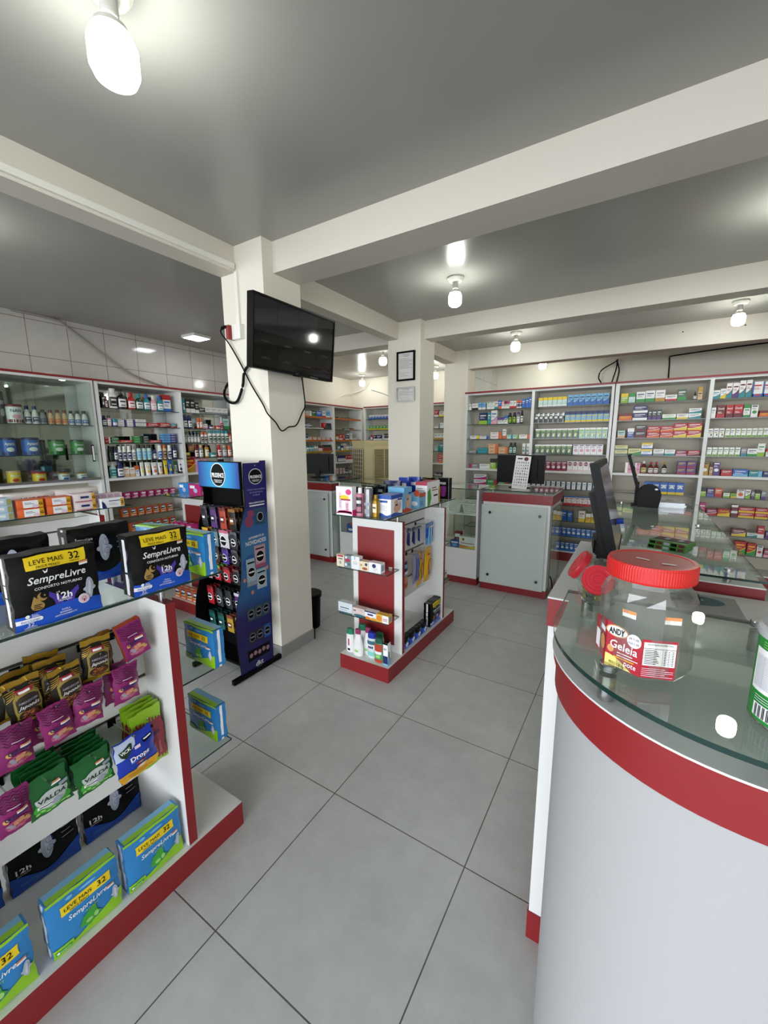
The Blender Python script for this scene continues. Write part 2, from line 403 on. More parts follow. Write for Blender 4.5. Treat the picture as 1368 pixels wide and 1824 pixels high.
cable([(-2.0,1.80,2.05),(-2.10,1.86,2.045),(-2.165,1.88,2.033),(-2.242,1.88,1.984),(-2.27,1.88,1.891),(-2.336,1.88,1.797),(-2.424,1.88,1.802),(-2.489,1.90,1.856),(-2.492,1.93,1.92),(-2.452,1.96,1.975)], .009, 'thick black cable looping around the edge of the television pillar')
cable([(-5.06,1.60,2.748),(-5.06,1.93,2.742),(-5.06,2.038,2.69),(-5.06,2.366,2.467),(-5.06,2.656,2.304),(-5.06,3.05,2.20)], .011, 'grey conduit running diagonally across the tiled wall', 'wall_conduit', mat('grey_conduit', '9a968e', .5), 3)
sb = lambda x, z: (x*1.166, 6.87, 1.525+(z-1.525)*1.166)
cable([sb(-.326,2.481),sb(-.365,2.456),sb(-.483,2.385),sb(-.508,2.296),sb(-.478,2.236),sb(-.47,2.15)], .008, 'black cable loop hanging over the wall shelving, outer strand')
cable([sb(-.326,2.49),sb(-.32,2.45),sb(-.327,2.37),sb(-.357,2.238),sb(-.36,2.15)], .008, 'black cable loop hanging over the wall shelving, inner strand')
cable([sb(-.318,2.50),sb(-.316,2.46),sb(-.292,2.367),sb(-.306,2.234),sb(-.306,2.1)], .008, 'straight black cable beside the loops over the wall shelving')
cable([sb(.213,2.15),sb(.213,2.236),sb(.209,2.40),sb(.206,2.468),sb(.25,2.478),sb(.6,2.50),sb(1.1,2.52),sb(1.7,2.53)], .008, 'black cable rising from wall shelving then running along the wall')
cable([(-4.56,6.88,2.52),(-4.45,6.88,2.49),(-4.2,6.88,2.40),(-3.9,6.88,2.22)], .008, 'dark cable sagging across the far back wall', 'wall_cable', mat('grey_conduit', '9a968e', .5))
cable([(-4.62,6.88,2.66),(-4.75,6.875,2.54),(-5.055,6.60,2.42),(-5.06,6.2,2.25)], .008, 'pale cable dropping around the far corner above the shelves', 'wall_cable', WHITEP)

# ------------------------------------------------------------------ television on the first pillar
t = thing('wall_television', 'black flat television tilted down on the first pillar', 'television', (-1.93, 2.055, 2.16))
t.rotation_euler = (0, math.radians(5.6), 0)       # screen faces +X, leaning downwards
b = MB().box(-.045, -.365, -.205, -.005, .365, .205, BLACKP)
b.box(-.005, -.365, -.205, .006, -.355, .205, BLACKP).box(-.005, .355, -.205, .006, .365, .205, BLACKP).box(-.005, -.355, .195, .006, .355, .205, BLACKP).box(-.005, -.355, -.205, .006, .355, -.187, BLACKP)
b.box(-.004, -.03, -.213, .006, .03, -.204, BLACKP)
fr = flat(b, (.006, -.365, -.205), (0,1,0), (0,0,1)); fr.text('AOC', .365, .009, .008, mat('dim_logo', '777777', .5)); fr.rect(.49, .004, .57, .0075, mat('screen_gleam', '8a8a8a', .3, metal=1))
obj('television_case', b, t)
SCR = mat('screen_black', '050506', .06); SC1 = mat('screen_dim_picture', '16181d', .06, emit=.35, noise=.7, scale=9); SC2 = mat('screen_cell', '030303', .06); SCT = mat('screen_lettering', '3c3c3c', .2, emit=.12)
b = MB(); b.box(-.004, -.355, -.187, .001, .355, .195, SCR)
fr = flat(b, (.001, -.355, -.187), (0,1,0), (0,0,1))
for c in range(3): fr.rect(.004+c*.178, .195, .178+c*.178, .378, SC1)
for rr in range(2):
    for c in range(4):
        fr.rect(.004+c*.178, .008+rr*.094, .176+c*.178, .096+rr*.094, SC2)
        fr.text('intelbras', .09+c*.178, .05+rr*.094, .013, SCT)
obj('screen', b, t)
obj('wall_bracket', MB().box(-.10, -.09, -.12, -.045, .09, .12, DKSTEEL), t)

# ------------------------------------------------------------------ framed papers on the second pillar
PAPER = mat('paper_white', 'dfdbd8', .7)
def framed(x0, x1, z0, z1, w, fm, label, n):
    t = thing('picture_frame', label, 'framed notice', ((x0+x1)/2, 3.931, (z0+z1)/2))
    a, c = (x1-x0)/2, (z1-z0)/2
    obj('frame_border', MB().box(-a,-.02,-c,-a+w,0,c,fm).box(a-w,-.02,-c,a,0,c,fm).box(-a+w,-.02,-c,a-w,0,-c+w,fm).box(-a+w,-.02,c-w,a-w,0,c,fm), t)
    b = MB().box(-a+w,-.008,-c+w,a-w,-.002,c-w,PAPER); fr = flat(b, (-a+w,-.008,-c+w), (1,0,0), (0,0,1)); W_, H_ = 2*(a-w), 2*(c-w)
    ink = mat('grey_ink', '8a8684', .7)
    fr.rect(W_*.25, H_*.93, W_*.75, H_*.95, ink); fr.rect(W_*.32, H_*.87, W_*.72, H_*.89, ink)
    fr.lines(W_*.08, H_*.42, W_*.92, H_*.82, n, ink, fill=.25); fr.lines(W_*.1, H_*.12, W_*.7, H_*.3, 3, ink, fill=.15)
    obj('paper', b, t)
framed(-2.270, -2.054, 2.160, 2.457, .017, BLACKM, 'tall black framed certificate on the second pillar', 8)
framed(-2.271, -2.055, 1.949, 2.096, .012, STEEL, 'small silver framed certificate below the black framed one', 5)
# styles: kind, description, pattern, three palette keys, printed word
STY = {
 'wg':('carton', 'white and grey carton', 0, 'W', 'g', 'K', ''),
 'wk':('carton', 'white carton with dark foot', 1, 'W', 'K', 'g', ''),
 'lb':('carton', 'light blue carton', 1, 'b', 'W', 'B', ''),
 'wl':('carton', 'white carton with pale green print', 4, 'W', 't', 'G', ''),
 'wt':('carton', 'white carton with teal foot', 1, 'W', 'T', 'K', ''),
 'bo':('carton', 'blue carton with orange foot', 1, 'B', 'O', 'W', ''),
 'pw':('carton', 'pink and white carton', 2, 'W', 'p', 'R', ''),
 'rw':('carton', 'dark red and white carton', 2, 'W', 'r', 'K', ''),
 'mw':('carton', 'magenta and white carton', 2, 'W', 'M', 'K', ''),
 'wr':('carton', 'white carton with red foot', 1, 'W', 'R', 'K', ''),
 'no':('carton', 'navy carton with orange band', 7, 'N', 'O', 'W', ''),
 'bl':('carton', 'blue carton with white print', 0, 'B', 'W', 'W', ''),
 'ng':('carton', 'big navy and green carton', 1, 'N', 'L', 'W', ''),
 'te':('carton', 'teal carton', 0, 'T', 'W', 'W', ''),
 'wp':('carton', 'white and pink carton', 5, 'W', 'p', 'B', ''),
 'wv':('carton', 'low white and purple carton', 2, 'W', 'P', 'K', ''),
 'bw':('carton', 'small blue and white carton', 2, 'W', 'B', 'K', ''),
 'kg':('bottle', 'black and green spray bottle', 'cap', 'K', 'K', 'L', ''),
 'kp':('bottle', 'purple and grey spray bottle', 'cap', 'g', 'P', 'W', ''),
 'kk':('bottle', 'slim black spray bottle', 'cap', 'K', 'K', 'W', ''),
 'fy':('flat', 'flat white box with yellow end', 3, 'W', 'Y', 'N', ''),
 'fb':('flat', 'flat white box with blue end', 3, 'W', 'B', 'N', ''),
 'fr':('flat', 'flat white, red and orange box', 3, 'W', 'O', 'R', ''),
 'to':('carton', 'tall white carton with orange foot', 1, 'W', 'O', 'g', ''),
 'ft':('flat', 'flat white and teal box', 3, 't', 'T', 'G', ''),
 'fl':('flat', 'flat pale box with lime end', 3, 't', 'L', 'G', ''),
 'fo':('flat', 'flat white box with orange end', 3, 'W', 'O', 'R', ''),
 'sg':('flat', 'small flat grey box', 0, 'g', 'W', 'W', ''),
 'ftl':('flat', 'flat dark teal box', 0, 'T', 'W', 'b', ''),
 'fsal':('flat', 'flat salmon box', 3, 'E', 'O', 'R', ''),
 'dt':('bottle', 'dark teal bottle', 'cap', 'D', 'K', 't', ''),
 'wtt':('tube', 'white and teal tube', 't', 'W', 'T', 'T', ''),
 'pg':('flat', 'flat grey box with pink end', 6, 'g', 'M', 'W', ''),
 'fw':('flat', 'flat white box', 0, 'W', 'g', 'g', ''),
 'yk':('carton', 'lime carton with black top', 2, 'L', 'K', 'W', ''),
 'pm':('flat', 'pink and white wide box', 5, 'W', 'M', 'P', ''),
 'gb':('flat', 'flat green box with red end', 3, 'G', 'R', 'W', ''),
 'wty':('carton', 'white and aqua carton with yellow foot', 7, 't', 'Y', 'W', ''),
 'wbl':('carton', 'white carton with sea blue foot', 5, 'b', 'B', 'N', ''),
 'dgw':('carton', 'dark grey and white checked carton', 8, 'd', 'W', 'W', ''),
 'nlb':('carton', 'light blue carton with navy top', 7, 'b', 'N', 'Y', ''),
 'dgr':('carton', 'dark green herbal carton with white top', 9, 'D', 'W', 'L', ''),
 'pgr':('carton', 'pale green herbal carton', 9, 't', 'W', 'L', ''),
 'wpu':('carton', 'white herbal carton with pink flower', 4, 'W', 'p', 'P', ''),
 'dpk':('carton', 'dark pink carton with white disc', 4, 'm', 'W', 'W', ''),
 'wrc':('carton', 'white carton with red disc', 10, 'W', 'r', 'p', ''),
 'wgo':('carton', 'white and gold carton', 1, 'W', 'A', 'n', ''),
 'nwg':('carton', 'navy edged white carton with green print', 6, 'W', 'N', 'G', ''),
 'wbr':('carton', 'white carton, blue top, red foot', 11, 'W', 'B', 'R', ''),
 'nw':('carton', 'navy and white carton', 1, 'N', 'W', 'W', ''),
 'wor':('carton', 'cream and orange carton', 6, 'E', 'O', 'B', ''),
 'blu':('carton', 'blue carton', 0, 'B', 'W', 'W', ''),
 'cy':('carton', 'cream carton with yellow foot', 1, 'W', 'Y', 'R', ''),
 'yw':('carton', 'yellow and white carton', 2, 'Y', 'W', 'R', ''),
 'bdot':('carton', 'royal blue carton with white dot', 4, 'B', 'W', 'W', ''),
 'yg':('carton', 'yellow green carton', 2, 'L', 'Y', 'W', ''),
 'gp':('carton', 'green and pale green carton', 2, 't', 'G', 'W', ''),
 'fun':('carton', 'white carton with green foot', 1, 'W', 'G', 'N', ''),
 'wgl':('carton', 'white and gold low carton', 1, 'W', 'A', 'g', ''),
 'fwr':('flat', 'flat white box with red print', 1, 'W', 'R', 'K', ''),
 'dgn':('carton', 'dark green carton', 1, 'D', 'G', 'W', ''),
 'amb':('bottle', 'small amber dropper bottle', 'drop', 'n', 'K', 'W', ''),
 'gcr':('carton', 'tall gold and cream carton', 2, 'E', 'A', 'K', ''),
 'ofl':('flat', 'flat orange box', 2, 'O', 'r', 'Y', ''),
 'nst':('flat', 'navy box with white print', 1, 'N', 'W', 'W', ''),
 'dpc':('carton', 'dark purple grey carton', 1, 'd', 'P', 'W', ''),
 'fgw':('flat', 'flat white and green box', 1, 'W', 'G', 'L', ''),
 'fyw':('flat', 'flat white and yellow box', 1, 'W', 'Y', 'n', ''),
 'ftw':('flat', 'flat teal and white box', 5, 'W', 'T', 'D', ''),
 'ple':('carton', 'small pale carton', 1, 't', 'E', 'K', ''),
 'pbl':('carton', 'purple blue carton', 2, 'V', 'W', 'W', ''),
 'dst':('flat', 'dark maroon box with white print', 1, 'k', 'r', 'W', ''),
 'rst':('flat', 'red and orange box', 5, 'R', 'O', 'W', ''),
 'yst':('flat', 'red and yellow box', 5, 'R', 'Y', 'W', ''),
 'pys':('flat', 'pale yellow and green box', 1, 'y', 'D', 'D', ''),
 'plg':('flat', 'pale green flat box', 5, 'y', 'G', 'D', ''),
 'lst':('flat', 'white, blue and yellow box', 7, 'W', 'Y', 'B', ''),
 'fwg':('flat', 'flat white and grey box', 1, 'W', 'g', 'D', ''),
 'fwt':('flat', 'flat white box with teal foot', 1, 'W', 'T', 'g', ''),
 'dpi':('flat', 'flat dark pink box', 1, 'm', 'p', 'W', ''),
 'frd':('flat', 'flat red box', 5, 'R', 'r', 'W', ''),
 'pks':('flat', 'pink and white stacked box', 6, 'p', 'W', 'm', ''),
 'rob':('bottle', 'red brown syrup bottle with white cap', 'syr', 'r', 'W', 'y', ''),
 'reb':('bottle', 'red syrup bottle', 'syr', 'r', 'R', 'W', ''),
 'brb':('bottle', 'brown syrup bottle with gold cap', 'syr', 'n', 'A', 'W', ''),
 'pus':('flat', 'purple box with magenta foot', 1, 'P', 'm', 'Y', ''),
 'bly':('carton', 'sky blue carton with yellow foot', 12, 'B', 'Y', 'W', ''),
 'b3p':('flat', 'flat pink box', 0, 'p', 'R', 'W', ''),
 'b3g':('flat', 'flat green and white box', 1, 'W', 'G', 'G', ''),
 'wte':('carton', 'white and teal carton', 5, 'W', 'T', 'T', ''),
 'wye':('carton', 'white and yellow carton', 5, 'W', 'Y', 'g', ''),
 'wte2':('carton', 'tall white carton with green swoosh', 5, 'W', 'T', 'r', ''),
 'wpu2':('carton', 'tall white carton with purple swoosh', 5, 'W', 'P', 'r', ''),
 'wbr2':('carton', 'white carton with blue border', 13, 'W', 'B', 'R', ''),
 'wpl':('carton', 'plain white carton', 6, 'W', 'g', 'g', ''),
 'dod':('carton', 'dark red carton', 1, 'r', 'R', 'W', 'Doril'),
 'dor':('carton', 'red carton', 1, 'R', 'r', 'W', 'Doril'),
 'wgr2':('carton', 'white carton with green top', 7, 'W', 'G', 'G', ''),
 'wgc':('carton', 'white carton with green disc', 4, 'W', 'G', 'K', ''),
 'wkc':('carton', 'white carton with black figure', 9, 'W', 'W', 'K', ''),
 'gwc':('carton', 'green edged white carton', 13, 'W', 'L', 'D', ''),
 'tgr':('carton', 'teal and grey carton', 1, 'g', 'T', 'W', ''),
 'twg':('carton', 'tall white carton with green foot', 1, 'W', 'L', 'G', ''),
 'red1':('carton', 'red carton with white foot', 2, 'W', 'R', 'K', ''),
 'yel':('carton', 'yellow carton with white disc', 4, 'A', 'W', 'K', ''),
 'ycl':('carton', 'small cream and yellow carton', 1, 'E', 'A', 'n', ''),
 'puw':('carton', 'purple carton with white disc', 4, 'P', 'W', 'W', ''),
 'fr2':('flat', 'flat red box with white print', 0, 'R', 'W', 'W', ''),
 'fb2':('flat', 'long blue box', 1, 'B', 'b', 'W', 'Clenzolex'),
 'ft2':('flat', 'long teal box', 3, 'T', 'b', 'W', ''),
 'fk2':('flat', 'dark navy box', 3, 'N', 'W', 'W', ''),
 'grn':('carton', 'green carton with black top', 2, 'L', 'K', 'W', ''),
 'pur':('carton', 'purple carton', 1, 'P', 'V', 'W', ''),
 'ror':('carton', 'red orange carton', 1, 'O', 'R', 'W', ''),
 'flg':('flat', 'low white and green box', 1, 'W', 'L', 'G', ''),
 'fyg':('flat', 'low yellow green box', 5, 'L', 'Y', 'D', ''),
 'wrd':('carton', 'white carton with red orange disc', 4, 'W', 'O', 'k', ''),
 'wgf':('carton', 'white and green carton', 5, 'W', 'L', 'K', ''),
 'spu':('carton', 'small purple grey carton', 1, 'g', 'P', 'W', ''),
 'mag':('carton', 'magenta carton', 0, 'M', 'p', 'W', ''),
 'mag2':('flat', 'flat magenta box', 5, 'm', 'R', 'W', ''),
 'adv':('flat', 'red box with yellow swoosh', 5, 'R', 'Y', 'Y', 'Advil'),
 'wdk':('flat', 'white and maroon box', 2, 'r', 'W', 'K', ''),
 'rys':('flat', 'red box with yellow foot', 1, 'R', 'Y', 'W', ''),
 'ryl':('flat', 'maroon box with yellow foot', 5, 'r', 'Y', 'W', ''),
 'tlw':('flat', 'flat teal and white box', 5, 'W', 'T', 'D', ''),
 'rdt':('carton', 'red carton with white foot stripe', 1, 'R', 'W', 'W', ''),
 'prp':('carton', 'violet carton', 0, 'P', 'W', 'W', ''),
 'rg':('carton', 'red carton with green leaf', 5, 'R', 'G', 'Y', ''),
 'wrr':('carton', 'white carton with red disc print', 4, 'W', 'R', 'K', ''),
 'nan':('can', 'white formula can with maroon lid', 'can', 'W', 'r', 'p', 'NAN'),
 'wbn':('bottle', 'white bottle with blue cap', 'jug', 'W', 'N', 'N', ''),
 'gbt':('bottle', 'grey vitamin bottle', 'jug', 'g', 'K', 'N', ''),
 'pbt':('bottle', 'peach juice bottle', 'jug', 'E', 'r', 'O', ''),
 'wbk':('bottle', 'white drink bottle with dark cap', 'jug', 'W', 'K', 'B', ''),
 'dcan':('can', 'dark formula can', 'can', 'k', 'K', 'g', ''),
 'apt':('can', 'blue formula can with navy lid', 'can', 'B', 'N', 'W', 'Aptamil'),
 'gcan':('can', 'green formula can', 'can', 'G', 'D', 'W', 'Ensure'),
 'ycan':('can', 'yellow formula can', 'can', 'Y', 'E', 'R', 'Ninho'),
 'rcan':('can', 'yellow and red cereal can', 'can', 'Y', 'R', 'R', 'Mucilon'),
 'ccan':('can', 'cream and blue formula can', 'can', 'W', 'A', 'B', 'Nutren'),
 'ktu':('tube', 'black and white tube', 't', 'K', 'W', 'W', ''),
 'drb':('bottle', 'small dark red bottle', 'cap', 'r', 'r', 'W', ''),
 'wbb':('bottle', 'big white shampoo bottle', 'cap', 'W', 'W', 'K', ''),
 'kbb':('bottle', 'big black bottle', 'pump', 'K', 'K', 'W', ''),
 'rmo':('bottle', 'red mouthwash bottle', 'mouth', 'R', 'R', 'W', ''),
 'gmo':('bottle', 'green mouthwash bottle', 'mouth', 'D', 'T', 'W', ''),
 'bmo':('bottle', 'blue mouthwash bottle', 'mouth', 'T', 'B', 'W', ''),
 'pmo':('bottle', 'pink mouthwash bottle', 'mouth', 'p', 'W', 'W', ''),
 'wrb':('carton', 'tall white carton with red top', 7, 'W', 'R', 'B', ''),
 'nvb':('bottle', 'navy bottle', 'cap', 'N', 'N', 'W', ''),
 'mxb':('bottle', 'pink and green bottle', 'cap', 'p', 'D', 'W', ''),
 'tej':('jar', 'teal cream jar', 'jar', 'V', 'T', 'W', ''),
 'wpx':('paste', 'white and purple toothpaste box', 3, 'W', 'P', 'N', ''),
 'wwx':('paste', 'white toothpaste box', 1, 'W', 'g', 'g', ''),
 'colg':('paste', 'red toothpaste box', 5, 'R', 'r', 'W', 'Colgate'),
 'tex':('paste', 'teal toothpaste box', 5, 'T', 'R', 'W', ''),
 'rdx':('paste', 'red and white toothpaste box', 3, 'R', 'W', 'W', ''),
 'dgx':('paste', 'dark green toothpaste box', 5, 'D', 'G', 'W', ''),
 'grx':('paste', 'green toothpaste box', 3, 'G', 'D', 'W', ''),
 'kkx':('paste', 'black and green toothpaste box', 5, 'K', 'D', 'W', ''),
 'lbx':('paste', 'light blue toothpaste box', 1, 'b', 'B', 'N', ''),
 'pbx':('paste', 'violet blue toothpaste box', 1, 'V', 'N', 'W', ''),
 'kgr':('bottle', 'black and green deodorant', 'cap', 'K', 'K', 'D', ''),
 'nvd':('bottle', 'navy deodorant', 'cap', 'N', 'K', 'W', ''),
 'wnd':('bottle', 'white deodorant with navy disc', 'cap', 'W', 'W', 'N', ''),
 'wgd':('bottle', 'white and grey deodorant', 'cap', 'W', 'g', 'g', ''),
 'ted':('bottle', 'pale teal micellar bottle', 'cap', 't', 'K', 'b', ''),
 'kdd':('bottle', 'dark bottle with black cap', 'cap', 'k', 'K', 'g', ''),
 'nvj':('bottle', 'short navy bottle', 'cap', 'N', 'N', 'W', ''),
 'wbd':('bottle', 'white lotion bottle with blue label', 'cap', 'W', 'W', 'B', ''),
 'tan':('bottle', 'tan lotion bottle', 'cap', 'E', 'O', 'n', ''),
 'mpb':('bottle', 'mint green pump bottle', 'pump', 't', 'W', 'T', ''),
 'nlo':('bottle', 'navy lotion bottle', 'cap', 'N', 'N', 'W', ''),
 'whx':('carton', 'white sunscreen carton', 1, 'W', 'E', 'O', ''),
 'orx':('carton', 'orange and white carton', 2, 'W', 'O', 'B', ''),
 'tyl':('tube', 'white and yellow tube', 't', 'W', 'Y', 'Y', ''),
 'tor':('tube', 'white and orange tube', 't', 'W', 'O', 'O', ''),
 'tbe':('tube', 'white and beige tube', 't', 'W', 'E', 'n', ''),
 'tye':('tube', 'yellow sunscreen tube', 't', 'Y', 'Y', 'B', ''),
 'tbl':('tube', 'blue sunscreen tube', 't', 'B', 'Y', 'Y', ''),
 'tdg':('tube', 'dark green tube', 't', 'D', 'g', 'W', ''),
 'twd':('tube', 'white and dark tube', 't', 'W', 'K', 'P', ''),
 'pkx':('carton', 'pink tissue carton', 15, 'M', 'p', 'W', ''),
 'onx':('carton', 'orange carton with navy top', 14, 'O', 'N', 'W', ''),
 'tet':('tube', 'teal tube', 't', 'T', 'W', 'W', ''),
 'kbx':('carton', 'black and white carton', 1, 'K', 'W', 'W', ''),
 'klw':('carton', 'low black box', 1, 'K', 'g', 'W', ''),
 'gwx':('carton', 'low grey and white box', 1, 'W', 'g', 'g', ''),
 'nvt':('bottle', 'tall navy bottle', 'cap', 'N', 'N', 'W', ''),
 'orb':('bottle', 'orange lotion bottle', 'cap', 'O', 'O', 'W', ''),
 'whb':('carton', 'low white carton', 1, 'W', 'p', 'g', ''),
 'puj':('jar', 'purple cream jar', 'jar', 'P', 'K', 'W', ''),
 'orj':('jar', 'orange cream jar', 'jar', 'O', 'R', 'W', ''),
 'pkb':('bottle', 'pink spray bottle', 'pump', 'p', 'W', 'r', ''),
 'gwc2':('carton', 'pale green carton', 1, 't', 'G', 'G', ''),
 'clr':('bottle', 'clear bottle with grey cap', 'pump', 'g', 'g', 'W', ''),
 'crm':('bottle', 'cream bottle with orange cap', 'cap', 'W', 'O', 'n', ''),
 'wgc2':('bottle', 'white shampoo bottle with green cap', 'cap', 'W', 'T', 'D', ''),
 'orr':('bottle', 'red orange bottle', 'cap', 'O', 'r', 'W', ''),
 'gol':('jar', 'gold hair mask jar', 'jar', 'A', 'Y', 'n', ''),
 'mrd':('bottle', 'dark red shampoo bottle', 'cap', 'r', 'r', 'W', ''),
 'tau':('bottle', 'taupe shampoo bottle', 'cap', 'g', 'E', 'W', ''),
 'ambb':('bottle', 'amber shampoo bottle', 'cap', 'A', 'n', 'W', ''),
 'tej2':('jar', 'teal hair mask jar', 'jar', 'T', 'T', 'W', ''),
 'redb':('bottle', 'red shampoo bottle', 'cap', 'R', 'R', 'W', ''),
 'rgs':('carton', 'red and gold hair kit carton', 5, 'R', 'A', 'Y', ''),
 'pks2':('carton', 'pink hair kit carton', 0, 'p', 'R', 'W', ''),
 'wof':('carton', 'white carton with orange end', 3, 'W', 'O', 'N', ''),
 'twb':('bottle', 'teal and white bottle', 'cap', 'W', 'T', 'T', ''),
 'dgb':('bottle', 'green and black bottle', 'cap', 'D', 'K', 'R', ''),
 'nfl':('flat', 'flat navy box', 1, 'N', 'b', 'W', ''),
 'wrx':('carton', 'white and red carton', 6, 'W', 'R', 'R', ''),
 'bls':('carton', 'blue sweetener carton', 2, 'B', 'W', 'W', ''),
 'gyf':('flat', 'flat green and yellow box', 1, 'G', 'Y', 'W', ''),
}
